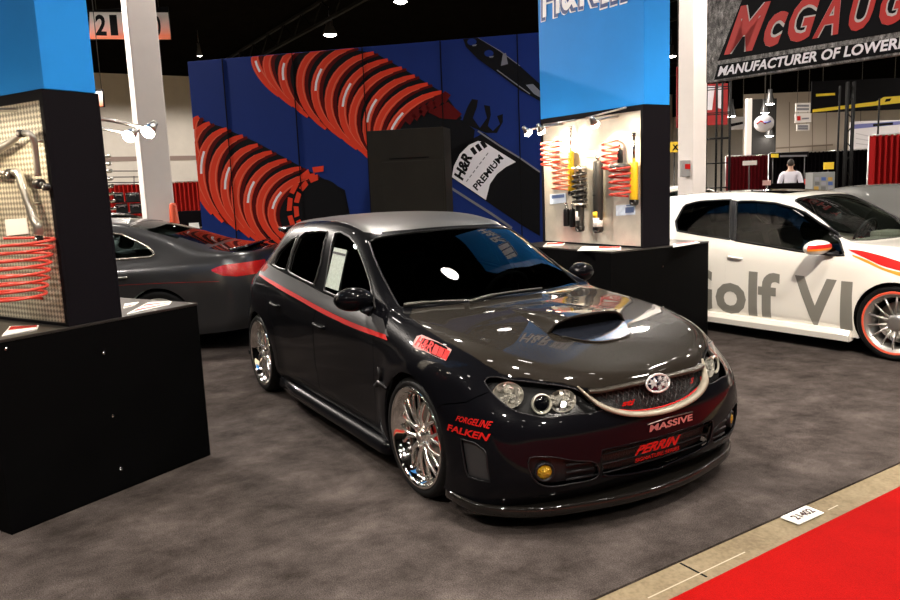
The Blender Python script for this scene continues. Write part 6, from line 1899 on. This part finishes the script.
# hanging hall number sign at the upper left
def fade(name, c0, c1, z0, z1):
    m = bpy.data.materials.new(name); m.use_nodes = True; nt = m.node_tree; b = nt.nodes['Principled BSDF']; b.inputs['Roughness'].default_value = 0.5
    tc = nt.nodes.new('ShaderNodeTexCoord'); sx = nt.nodes.new('ShaderNodeSeparateXYZ'); mr = nt.nodes.new('ShaderNodeMapRange'); mx = nt.nodes.new('ShaderNodeValToRGB')
    nt.links.new(tc.outputs['Object'], sx.inputs[0]); nt.links.new(sx.outputs[2], mr.inputs[0]); mr.inputs[1].default_value = z0; mr.inputs[2].default_value = z1
    mx.color_ramp.elements[0].color = (*c0, 1); mx.color_ramp.elements[1].color = (*c1, 1); mx.color_ramp.elements[0].position = 0.05; mx.color_ramp.elements[1].position = 0.75
    nt.links.new(mr.outputs[0], mx.inputs[0]); nt.links.new(mx.outputs[0], b.inputs['Base Color'])
    return m
t, loc, w, h = board('hall_sign', 'white and orange hanging number sign behind the left white column', 'sign', 89, 11, 171, 40, 15.5, M_PBLK)
patch(t, loc, [(89.5, 39), (171, 39.5), (168, 12.5), (89.5, 12)], fade('sign_fade', (0.85, 0.16, 0.05), (0.78, 0.74, 0.72), 0.0, h), 'sign_print')
words(t, loc, [('2', ((95.5, 35.5), (107, 35.8), (105.5, 14.5), (95, 14.5)), 0.03, 0), ('1', ((111, 35.5), (118.5, 35.5), (116.5, 14.8), (109, 14.8)), 0.03, 0), ('4', ((125, 36), (135, 36), (134, 15), (124, 15)), 0.03, 0), ('0', ((139, 36), (149, 36), (148, 15), (138, 15)), 0.03, 0), ('0', ((153.5, 36), (161.5, 36), (160, 15.5), (152, 15.5)), 0.03, 0)], M_PBLK, 'sign_number')
wires(t, w, h)
t, loc, w, h = board('small_hall_sign', 'small white and orange sign edge beside the left tower', 'sign', 92, 90, 104.5, 107.5, 14.5, M_PBLK)
patch(t, loc, [(92.5, 106.5), (103.5, 106.5), (102.2, 91), (92.5, 91)], fade('sign_fade_small', (0.85, 0.16, 0.05), (0.78, 0.74, 0.72), 0.0, h), 'sign_print')
wires(t, w, h)
# big grey banner of the neighbour booth, along the hall grid
pA = at_depth(706, 83, 12.0)
g0 = Vector((pA.x, pA.y, 0)); GDEG = 8.0
GM = Matrix.Translation(g0) @ Matrix.Rotation(R(GDEG), 4, 'Z'); GMi = GM.inverted()
def gp(px, py, out=0.0):
    o = GMi @ CAM; d = GMi.to_3x3() @ ray(px, py); p = o + d*((-out-o.y)/d.y); return p
zb, ztp = gp(706, 83).z, gp(702.5, -8).z
bn = empty('hanging_banner', g0, R(GDEG), 'large grey and black hanging banner with red lettering at the upper right', 'banner')
mb = MB(); mb.box((0, 0, zb), (6.5, 0.12, ztp+0.4), bev=0.01)
mb.build('banner_sheet', ramp_mat('scratched_grey', [(0.35, (0.05, 0.05, 0.05)), (0.5, (0.16, 0.155, 0.15)), (0.66, (0.36, 0.35, 0.34))], 14, 0.6, fine=(60, 0.5), stretch=(1, 1, 0.5)), bn)
def gpatch(pxs, m, name, out): 
    P4 = [gp(*q, out=out) for q in pxs]; mb = MB(); mb.add(P4, geometry.tessellate_polygon([[Vector((p.x, p.z, 0)) for p in P4]]), 0, False); return mb.build(name, m, bn)
gpatch([(717.5, 61), (742, 0), (752, -20), (960, -60), (960, 22)], M_PBLK, 'banner_field', 0.003)
gpatch([(714, 80), (718, 65), (960, 28), (960, 43)], M_PBLK, 'banner_strip', 0.004)
def gtext(items, m, name, out):
    mb = MB()
    for s, q, b, sh in items: text_on_quad(mb, s, [gp(*p, out=out) for p in q], 0, b, sh)
    mb.build(name, m, bn)
LTRS = [('M', ((724, 55), (752, 50.5), (771, 1), (741, 6)), 1), ('c', ((760, 48.5), (777, 45.5), (790, 10), (770, 13)), 1), ('G', ((783, 44.5), (808, 40), (822, -6), (796, -2)), 1), ('A', ((812, 39), (838, 34), (853, -12), (827, -7)), 1), ('U', ((845, 33), (868, 29), (881, -18), (857, -13)), 1), ('G', ((874, 28), (899, 23), (914, -24), (888, -19)), 1), ('H', ((905, 22), (930, 17), (944, -31), (919, -25)), 1), ('Y', ((938, 16), (955, 12), (972, -36), (952, -31)), 1)]
gtext([(s, q, 0.055, 0.0) for s, q, _ in LTRS], mat('letter_outline_grey', (0.45, 0.43, 0.42), rough=0.5), 'letter_outline', 0.006)
gtext([(s, q, 0.025, 0.0) for s, q, _ in LTRS], mat('banner_red', (0.40, 0.018, 0.013), rough=0.5), 'banner_letters', 0.009)
gtext([('MANUFACTURER OF LOWERING', ((717.5, 76.5), (928, 44.5), (928, 32.5), (719, 66.5)), 0.03, 0.15)], M_PWHT, 'banner_subtitle', 0.008)
mb = MB()
for x in (0.6, 3.0, 5.8): mb.tube([(x, 0.06, ztp+0.4), (x, 0.06, CZ)], 0.012, 5)
mb.build('hanging_wires', M_GUN, bn)

M_POST = mat('post_black', (0.006, 0.006, 0.006), rough=0.7, spec=0.1)
# black truss tower with red banner, right of the white column
d_tr = 15.8
pt_ = at_depth(717, 190, d_tr); s_ = d_tr/FPX
tr = empty('truss_tower', (pt_.x, pt_.y, 0), facing(pt_), 'black lighting truss tower right of the right white column', 'truss')
mb = MB(); hw_ = 11.2*s_; zt_ = at_depth(717, 84, d_tr).z
for x in (-hw_, -0.12*hw_, 0.35*hw_, hw_):
    for y in (0, 2*hw_) if abs(x) == hw_ else (0.6*hw_,): mb.tube([(x, y, 0), (x, y, zt_)], 0.022, 6)
for z in np.linspace(0.3, zt_-0.1, 7):
    for a, b in (((-hw_, 0), (hw_, 0)), ((hw_, 0), (hw_, 2*hw_)), ((hw_, 2*hw_), (-hw_, 2*hw_)), ((-hw_, 2*hw_), (-hw_, 0))): mb.tube([(*a, z), (*b, z)], 0.011, 5)
mb.build('truss_frame', M_POST, tr)
mb = MB(); mb.box((-hw_*1.3, -0.2, 0), (hw_*1.3, 2*hw_+0.2, 0.05)); mb.build('base_plate', M_POST, tr)
t, loc, w, h = board('red_banner', 'red hanging banner with white vertical lettering behind the truss tower', 'banner', 704, 85, 727.5, 125.5, 19.5, mat('banner_cloth_red', (0.32, 0.012, 0.012), rough=0.7))
patch(t, loc, [(707, 110), (712, 110), (715, 86), (706.5, 86)], M_PWHT, 'white_mark'); patch(t, loc, [(718, 108), (722.5, 109), (722.5, 86), (718, 86)], M_PWHT, 'white_mark')
wires(t, w, h)
t, loc, w, h = board('narrow_red_banner', 'narrow red banner edge left of the right white column', 'banner', 676.5, 68, 684, 128, 16.6, mat('banner_cloth_red'))
wires(t, w, h)
# items on and beside the right column
t, loc, w, h = board('switch_box', 'grey electrical box on the right white column', 'electrical box', 681.5, 160.5, 694.5, 177, (pr_-CAM).dot(CD)-0.45, mat('box_grey', (0.30, 0.29, 0.28), rough=0.5), 0.12)
patch(t, loc, [(685, 169), (690.5, 169), (690.5, 164), (685, 164)], M_RED, 'red_sticker')
t, loc, w, h = board('yellow_sign', 'small yellow and black sign just left of the right white column', 'sign', 669.5, 142, 680.5, 152.5, 20.0, mat('sign_yellow', (0.80, 0.55, 0.03), rough=0.5))
mb = MB(); mb.tube([(w*0.5, 0.06, h*0.5), (w*0.5, 0.06, -t.location.z)], 0.02, 6); mb.build('stand_post', M_GUN, t)
patch(t, loc, [(672, 150.5), (674, 150.5), (678.5, 144.5), (676.5, 144.5)], M_PBLK, 'cross_stroke'); patch(t, loc, [(677, 150.5), (679, 150.5), (674, 144.5), (672.5, 144.5)], M_PBLK, 'cross_stroke', 0.005)

# far booths on the right
t, loc, w, h = board('beige_partition', 'tall beige partition with door panels at the far right', 'partition', 742, 96, 848, 200, 33, mat('far_beige', (0.52, 0.45, 0.38), rough=0.8))
for x in (757, 775, 789, 812, 826): patch(t, loc, [(x, 152), (x+0.9, 152), (x+0.9, 102), (x, 102)], mat('groove_brown', (0.25, 0.20, 0.16), rough=0.8), 'panel_groove')
patch(t, loc, [(776, 149), (833, 145.5), (833, 144), (776, 147.5)], mat('groove_brown'), 'panel_rail', 0.005)
t, loc, w, h = board('white_pillar', 'thin white upright post left of the round white sign', 'post', 745, 100, 750.5, 200, 27, M_COLUMN, 0.15)
t, loc, w, h = board('dark_doorway_panel', 'dark opening panel behind the round white sign', 'panel', 750, 101, 774, 214.5, 30, mat('far_dark', (0.02, 0.018, 0.017), rough=0.9))
pr2 = at_depth(764, 123.5, 24)
t = empty('round_sign', pr2, facing(pr2), 'round white hanging sign with red and blue mark, far right background', 'sign')
mb = MB(); mb.ball((0, 0, 0), 1, 20, 12, 0, (0.30, 0.12, 0.27)); mb.v = [Vector((max(-0.29, min(0.29, p.x)), p.y, p.z)) for p in mb.v]; mb.build('sign_body', M_PWHT, t)
mb = MB(); text_on_quad(mb, 'Wing', [(-0.20, -0.125, -0.06), (0.20, -0.125, -0.02), (0.2, -0.125, 0.10), (-0.20, -0.125, 0.06)], 0, 0.02, 0.3) if False else mb.tube([(-0.22, -0.10, 0.0), (-0.1, -0.125, 0.08), (0.05, -0.13, -0.02)], 0.022, 6)
mb.build('red_mark', M_RED, t)
mb = MB(); mb.tube([(-0.02, -0.125, 0.03), (0.1, -0.125, 0.02), (0.2, -0.11, 0.05)], 0.025, 6); mb.build('blue_mark', mat('mark_blue', (0.12, 0.14, 0.4), rough=0.5), t)
mb = MB(); mb.tube([(0, 0, 0.25), (0, 0, CZ-pr2.z)], 0.01, 5); mb.build('hanging_wires', M_GUN, t)
t, loc, w, h = board('grey_wing_sign', 'small white and grey hanging sign beside the red banner', 'sign', 729, 117.5, 745, 130, 25, mat('sign_greyish', (0.5, 0.48, 0.47), rough=0.6))
patch(t, loc, [(729.5, 127), (743, 124), (743, 121.5), (729.5, 124)], M_PBLK, 'dark_swoosh'); wires(t, w, h)
for k, (y0, y1, x0, x1, mk) in enumerate(((103.5, 112.5, 795.5, 810.5, 0), (113.5, 123, 795, 811, 1), (124.5, 131, 796.5, 809.5, 0))):
    t, loc, w, h = board('hanging_sign', ('uppermost of three small signs stacked over the beige partition', 'middle of three small signs stacked, with a red mark', 'lowest of three small signs stacked over the beige partition')[k], 'sign', x0, y0, x1, y1, 26, mat('sign_pale', (0.62, 0.58, 0.55), rough=0.6), group='three small stacked signs')
    if mk: patch(t, loc, [(797, 120.5), (800.5, 120.5), (800.5, 116), (797, 116)], M_RED, 'red_mark'); patch(t, loc, [(802, 119.5), (809, 119), (809, 117.5), (802, 118)], M_PGREY, 'grey_mark')
    else:
        for q in ((797, 0.25), (797, 0.62)): patch(t, loc, [(x0+1.5, lerp(y0, y1, q[1])+1.1), (x1-1.5, lerp(y0, y1, q[1])+1.1), (x1-1.5, lerp(y0, y1, q[1])-1.1), (x0+1.5, lerp(y0, y1, q[1])-1.1)], M_PGREY, 'grey_mark')
    wires(t, w, h) if k == 0 else None
    if k:
        mb = MB(); mb.tube([(w*.2, .02, h), (w*.2, .02, h+0.05)], .008, 5); mb.tube([(w*.8, .02, h), (w*.8, .02, h+0.05)], .008, 5); mb.build('hanging_wires', M_GUN, t)
# black banner with yellow edge
t, loc, w, h = board('black_yellow_banner', 'long black overhead banner with a yellow lower edge, far right', 'banner', 811, 82, 905, 113, 21, mat('banner_black', (0.006, 0.006, 0.007), rough=0.8, spec=0.05))
patch(t, loc, [(812.5, 112.5), (876, 105.5), (905, 102.5), (905, 95.5), (884, 97), (876, 101.5), (812.5, 109.5)], mat('banner_yellow', (0.80, 0.60, 0.03), rough=0.5), 'yellow_edge')
patch(t, loc, [(816, 96.5), (835, 95.2), (835, 92.8), (816, 94)], mat('banner_yellow'), 'yellow_lettering'); patch(t, loc, [(884.5, 102), (890, 101.2), (891.5, 98.2), (886, 99)], M_PBLK, 'black_mark', 0.005)
wires(t, w, h)
# white canopy booth, red drape, dark drape with shelves
t, loc, w, h = board('white_canopy', 'white canopy cloth with a blue band, right of the black truss posts', 'canopy', 853, 122, 906, 157, 25.5, mat('canopy_white', (0.66, 0.64, 0.66), rough=0.7), 0.3)
patch(t, loc, [(853.5, 129), (906, 124), (906, 120.5), (853.5, 124.5)], mat('canopy_blue', (0.12, 0.13, 0.35), rough=0.6), 'blue_band'); patch(t, loc, [(873, 126.5), (893, 124.8), (893, 122.3), (873, 124)], M_PBLK, 'band_lettering', 0.006)
for k in range(3): patch(t, loc, [(856, 133+5*k), (880, 138+4*k), (904, 131+4*k), (904, 131.7+4*k), (880, 138.9+4*k), (856, 133.8+5*k)], mat('fold_shade_grey', (0.45, 0.43, 0.46), rough=0.7), 'fold_shade')  # grey strips paint the shade of folds onto the flat cloth
wires(t, w, h)
def drape(name, label, x0, x1, ytop, d, m, folds, ybot=None):
    a, b = at_depth(x0, ytop, d), at_depth(x1, ytop, d)
    e = Vector((b.x-a.x, b.y-a.y, 0)); w = e.length
    t = empty(name, (a.x, a.y, 0), math.atan2(e.y, e.x), label, 'drape')
    mb = MB(); N = folds*8; vs = []
    for i in range(N+1):
        x = w*i/N; y = 0.05*math.cos(2*math.pi*folds*i/N)
        vs += [(x, y*1.3, 0.01), (x, y, a.z)]
    k = len(vs)
    mb.add(vs + [(p[0], p[1]+0.012, p[2]) for p in vs], [(2*i, 2*i+2, 2*i+3, 2*i+1) for i in range(N)] + [(k+2*i, k+2*i+1, k+2*i+3, k+2*i+2) for i in range(N)]); mb.build('drape_cloth', m, t)
    mb = MB(); mb.tube([(0, 0, a.z), (w, 0, a.z)], 0.02, 6)
    for x in (0, w): mb.tube([(x, 0.08, 0), (x, 0.08, a.z)], 0.02, 6)
    mb.build('pipe_frame', M_STEEL, t)
    return t
drape('red_drape', 'bright red pleated drape at the right edge above the grey car', 871.5, 912, 135.5, 15.5, mat('drape_red', (0.24, 0.006, 0.006), rough=0.8, spec=0.1), 7)
drape('dark_drape', 'long black drape wall behind the man in the white shirt', 770, 872, 153.5, 23, mat('drape_black', (0.0035, 0.003, 0.0035), rough=0.9, spec=0.0), 26)
drape('maroon_drape', 'dark red drape left of the man in the white shirt', 727, 772, 156.5, 23.5, mat('drape_maroon', (0.075, 0.004, 0.006), rough=0.9, spec=0.05), 12)
drape('back_drape', 'red drape along the far wall between the left column and backdrop', 100, 204, 185.5, 21, mat('drape_red_far', (0.20, 0.008, 0.006), rough=0.85, spec=0.05), 24)
t, loc, w, h = board('booth_header', 'small yellow and white header strip over the black drape', 'sign', 770.5, 153, 809, 158, 22.6, M_PBLK)
patch(t, loc, [(771, 157.5), (778.5, 157.5), (778.5, 153.8), (771, 153.8)], mat('banner_yellow'), 'yellow_block'); patch(t, loc, [(780, 157), (807, 156.5), (807, 154.8), (780, 155.2)], M_PGREY, 'pale_lettering')
mb = MB()
for x in (0.1, w-0.1): mb.tube([(x, 0.06, h*0.5), (x, 0.06, -t.location.z)], 0.015, 5)
mb.build('stand_post', M_GUN, t)
for (x0, y0, x1, y1, d, m_, lb, nm, ct) in ((743, 161, 757, 165.5, 21.6, mat('sign_pale'), 'small pale sign on the dark red drape', 'pale_sign', 'sign'), (824, 162.5, 834, 169.5, 19.5, mat('sign_yellow'), 'small yellow sign on the black drape', 'yellow_placard', 'sign'),
                                            (763, 180.5, 771, 185.5, 19.8, mat('sign_pale_red', (0.5, 0.30, 0.28), rough=0.6), 'small pale red sign left of the man in the white shirt', 'red_placard', 'sign'), (805, 179, 811, 184.5, 19.6, M_RED, 'small red sign right of the man in the white shirt', 'small_red_sign', 'sign')):
    t, loc, w, h = board(nm, lb, ct, x0, y0, x1, y1, d, m_)
    mb = MB(); mb.tube([(w/2, 0.05, h*0.6), (w/2, 0.05, -t.location.z)], 0.015, 6); mb.build('stand_post', M_GUN, t)
# glass case with small goods
t, loc, w, h = board('display_case', 'grey display case with coloured boxes right of the man in the white shirt', 'display case', 812.5, 172.5, 834.5, 191, 18.5, mat('case_grey', (0.20, 0.21, 0.21), rough=0.4), 0.4)
rr = random.Random(5)
for k in range(9):
    x = 814+6.6*(k % 3)+rr.uniform(0, 1); y = 178+4.6*(k//3)
    patch(t, loc, [(x, y+2.6), (x+4.6, y+2.6), (x+4.6, y-0.8), (x, y-0.8)], mat('box_tone_%d' % (k % 4), ((0.25, 0.25, 0.28), (0.05, 0.10, 0.3), (0.40, 0.25, 0.05), (0.12, 0.12, 0.12))[k % 4], rough=0.5), 'boxed_goods')
mb = MB(); mb.box((0, 0, -t.location.z), (w, 0.4, 0)); mb.build('case_base', M_DARK, t)
# speaker / lighting posts
for k, (x, y0, d) in enumerate(((836, 88, 16), (846.5, 84, 17.5), (875, 100, 16.5), (899, 100, 17))):
    p = at_depth(x, 200, d); z = at_depth(x, y0, d).z
    t = empty('truss_post', (p.x, p.y, 0), 0, ('thin black post just left of the thick black truss post', 'thick black truss post in front of the black yellow banner', 'thin black post in front of the white canopy', 'thin black post at the right edge over the red drape')[k], 'post', 'black posts of the neighbour booth')
    r_ = 0.09 if k == 1 else 0.02
    mb = MB()
    if k == 1:
        for a in range(4): mb.tube([(r_*math.cos(a*1.571), r_*math.sin(a*1.571), 0), (r_*math.cos(a*1.571), r_*math.sin(a*1.571), z)], 0.03, 6)
        for j in range(22): mb.tube([(r_*math.cos(j*1.571), r_*math.sin(j*1.571), z*j/22), (r_*math.cos((j+1)*1.571), r_*math.sin((j+1)*1.571), z*(j+1)/22)], 0.014, 5)
    else: mb.tube([(0, 0, 0), (0, 0, z)], r_, 8)
    mb.lathe([(0, 0.0), (r_*3, 0.0), (r_*3, 0.02), (r_, 0.03)], 16); mb.build('post_pole', M_POST, t)
# counter and man in a white shirt seen from behind
pm = at_depth(790, 190, 21.0)
my = facing(pm)
cn = empty('black_counter', (pm.x, pm.y, 0), my, 'black draped counter in front of the man in the white shirt', 'counter')
mb = MB(); mb.box((-0.55, -0.85, 0), (0.55, -0.40, 1.30), bev=0.02); mb.build('counter_drape', mat('drape_black'), cn)
def person(loc, yaw, label):
    nodes = [(0,0,0.98),(0,0,1.15),(0,0.01,1.36),(0,0.01,1.50),(0,0.0,1.60),(0,-0.01,1.70),(0,-0.005,1.80),
             (-0.10,0,0.94),(-0.11,0.01,0.52),(-0.11,0.03,0.09),(-0.12,-0.11,0.05),(0.10,0,0.94),(0.11,0.01,0.52),(0.11,0.03,0.09),(0.12,-0.11,0.05),
             (-0.20,0.01,1.47),(-0.27,0.03,1.20),(-0.22,-0.14,1.02),(-0.20,-0.20,0.99),(0.20,0.01,1.47),(0.27,0.03,1.20),(0.22,-0.14,1.02),(0.20,-0.20,0.99)]
    edges = [(0,1),(1,2),(2,3),(3,4),(4,5),(5,6),(0,7),(7,8),(8,9),(9,10),(0,11),(11,12),(12,13),(13,14),(3,15),(15,16),(16,17),(17,18),(3,19),(19,20),(20,21),(21,22)]
    rad = [(.15,.11),(.145,.105),(.17,.115),(.12,.09),(.055,.058),(.078,.092),(.07,.085),(.10,.10),(.065,.07),(.045,.05),(.045,.035),(.10,.10),(.065,.07),(.045,.05),(.045,.035),(.065,.065),(.05,.05),(.035,.035),(.03,.04),(.065,.065),(.05,.05),(.035,.035),(.03,.04)]
    me = bpy.data.meshes.new('person'); me.from_pydata(nodes, edges, [])
    ob = bpy.data.objects.new('person_body', me); COL.objects.link(ob)
    sk = ob.modifiers.new('skin', 'SKIN'); sv = me.skin_vertices[0].data
    for i, r_ in enumerate(rad): sv[i].radius = r_
    sv[0].use_root = True
    sb = ob.modifiers.new('sub', 'SUBSURF'); sb.levels = 2; sb.render_levels = 2
    dg = bpy.context.evaluated_depsgraph_get()
    body = bpy.data.meshes.new_from_object(ob.evaluated_get(dg))
    bpy.data.objects.remove(ob, do_unlink=True)
    t = empty('person', loc, yaw, label, 'person')
    skin = mat('skin_tone', (0.45, 0.27, 0.19), rough=0.6); shirt = mat('shirt_white', (0.66, 0.64, 0.72), rough=0.8); trous = mat('trousers_dark', (0.03, 0.03, 0.04), rough=0.8)
    b = mesh_obj('body', body, [skin, trous], t)
    for p in body.polygons:
        p.use_smooth = True
        p.material_index = 1 if p.center.z < 1.0 and abs(p.center.x) < 0.19 else 0
    # shirt: the torso and upper arms pushed out a little
    bm = bmesh.new(); bm.from_mesh(body)
    bmesh.ops.delete(bm, geom=[f for f in bm.faces if not (0.96 < f.calc_center_median().z < 1.535) or (abs(f.calc_center_median().x) > 0.17 and f.calc_center_median().z < 1.22)], context='FACES')
    for v in bm.verts: v.co += v.normal*0.014
    sm = bpy.data.meshes.new('shirt'); bm.to_mesh(sm); bm.free()
    for p in sm.polygons: p.use_smooth = True
    mesh_obj('shirt', sm, shirt, t)
    mb = MB(); mb.ball((0, 0.012, 1.765), 1, 18, 12, 0, (0.088, 0.10, 0.105)); mb.v = [Vector((p.x, max(p.y, -0.045) if p.z < 1.80 else p.y, max(p.z, 1.68))) for p in mb.v]; mb.build('hair', mat('hair_dark', (0.02, 0.014, 0.01), rough=0.7), t)
    mb = MB()
    for sx in (-1, 1):
        mb.ball((sx*0.082, 0.0, 1.71), 1, 10, 8, 0, (0.012, 0.02, 0.032))
    mb.ball((0, -0.10, 1.70), 1, 8, 6, 0, (0.014, 0.018, 0.02))
    mb.build('ears_and_nose', skin, t)
    mb = MB()
    for sx in (-1, 1):
        for k in range(5):
            mb.tube([(sx*(0.20-0.012*k+0.01), -0.215, 1.0-0.006*k), (sx*(0.195-0.013*k+0.01), -0.26, 0.985-0.008*k), (sx*(0.19-0.013*k+0.01), -0.285 if k < 4 else -0.25, 0.965-0.008*k)], 0.009, 6)
    mb.build('fingers', skin, t)
    return t
pers = person((pm.x, pm.y, 0), my+math.pi, 'man in a white shirt seen from behind, dark hair, far right background')

pers.scale = (1.04, 1.04, 1.045)
# far left: black rack with rails, pegs and boxes, cone, black table with papers
D_R = 14.5
pw_ = at_depth(122, 205, D_R); fy = facing(pw_)
RM = Matrix.Translation((pw_.x, pw_.y, 0)) @ Matrix.Rotation(fy, 4, 'Z'); RMi = RM.inverted()
def rp(px, py, out=0.0):
    o = RMi @ CAM; d = RMi.to_3x3() @ ray(px, py); return o + d*((-out-o.y)/d.y)
rk = empty('display_rack', (pw_.x, pw_.y, 0), fy, 'black display rack with thin rails between left tower and white column', 'rack')
xl, xr = rp(101, 190).x, rp(146, 190).x
ztop = rp(122, 158).z
mb = MB()
for x in (xl, xr): mb.tube([(x, 0, 0), (x, 0, ztop)], 0.02, 8); mb.box((x-0.03, -0.25, 0), (x+0.03, 0.25, 0.04))
for py_ in (170.5, 176.5, 182): z = rp(122, py_).z; mb.tube([(xl, 0, z), (xr, 0, z-0.02)], 0.009, 6)
z1, z2 = rp(122, 201.5).z, rp(122, 213).z
for z in (z1, z2): mb.box((xl, -0.02, z-0.025), (xr, 0.30, z))
mb.tube([(rp(134, 176).x, 0, rp(134, 176).z), (rp(134, 190).x, 0, rp(134, 190).z)], 0.008, 5)
mb.build('rack_frame', M_POST, rk)
for k in range(8):
    p = rp(107.5+0.8*k, 157+7.4*k)
    mb = MB(); mb.tube([(p.x-0.05, 0, p.z), (p.x+0.03, -0.12, p.z)], 0.028, 8); mb.ball((p.x+0.035, -0.13, p.z+0.015), 0.034, 10, 8); mb.build('chrome_knob', M_CHROME if k > 3 else M_STEEL, rk)
for k, (x0, x1, zz, h_) in enumerate(((114, 124, z1, 9), (126, 140, z1, 8.5), (115, 127, z2, 9.5), (129, 141, z2, 9))):
    a, b = rp(x0, 200), rp(x1, 200)
    t = empty('black_case', RM @ Vector(((a.x+b.x)/2, 0.12, zz)), fy, ('left black case on the upper shelf of the black rack', 'right black case on the upper shelf of the black rack', 'left black case on the lower shelf of the black rack', 'right black case on the lower shelf of the black rack')[k], 'case', 'black cases on the rack shelves')
    w_ = (b.x-a.x)/2; hh = h_*D_R/FPX
    mb = MB(); mb.box((-w_, -0.12, 0.001), (w_, 0.12, hh), bev=0.012); mb.build('case_body', M_BLACKP, t)
    mb = MB(); mb.tube([(-0.05, -0.125, hh*0.6), (-0.05, -0.15, hh*0.72), (0.05, -0.15, hh*0.72), (0.05, -0.125, hh*0.6)], 0.008, 6); mb.build('case_handle', M_STEEL, t)
    mb = MB(); mb.box((-w_*0.98, -0.124, hh*0.80), (w_*0.98, -0.118, hh*0.84)); mb.build('case_rim', M_STEEL, t)
pc = at_depth(175, 228, 11.0)
cz = at_depth(173, 203, 11.0).z
ct = empty('traffic_cone', (pc.x, pc.y, 0), 0, 'orange cone just right of the left white column', 'cone')
mb = MB(); mb.lathe([(0.0, cz), (0.035, cz), (0.05, cz-0.03), (0.15, 0.03)], 20); mb.build('cone_body', mat('cone_orange', (0.55, 0.055, 0.006), rough=0.5), ct)
mb = MB(); mb.box((-0.19, -0.19, 0), (0.19, 0.19, 0.03), bev=0.008); mb.build('cone_base', mat('cone_orange'), ct)
t, loc, w, h = board('black_table', 'black draped table between left white column and backdrop', 'table', 178, 211.5, 203, 240, 14.6, mat('drape_black'), 0.5)
t.location.z = 0
zt2 = h
for ch in t.children:
    ch.scale.z = (at_depth(178, 211.5, 14.6).z)/h
pp = at_depth(194, 237, 10.7)
sp_ = empty('paper_stand', (pp.x, pp.y, 0), facing(pp), 'tilted pale paper stand in front of the black table', 'stand')
zz = at_depth(194, 223, 10.7).z
mb = MB(); mb.add([(-0.09, 0, zz-0.26), (0.10, 0, zz-0.26), (0.08, 0.10, zz), (-0.05, 0.10, zz), (-0.09, 0.012, zz-0.26), (0.10, 0.012, zz-0.26), (0.08, 0.112, zz), (-0.05, 0.112, zz)], [(0, 1, 2, 3), (7, 6, 5, 4), (0, 4, 5, 1), (1, 5, 6, 2), (2, 6, 7, 3), (3, 7, 4, 0)], 0, False); mb.build('stand_sheet', M_WHITE, sp_)
mb = MB(); mb.tube([(0, 0.06, 0), (0, 0.06, zz-0.13)], 0.015, 6); mb.lathe([(0, 0), (0.14, 0), (0.14, 0.02), (0, 0.03)], 16, 0, Tm((0, 0.06, 0))); mb.build('stand_foot', M_GUN, sp_)
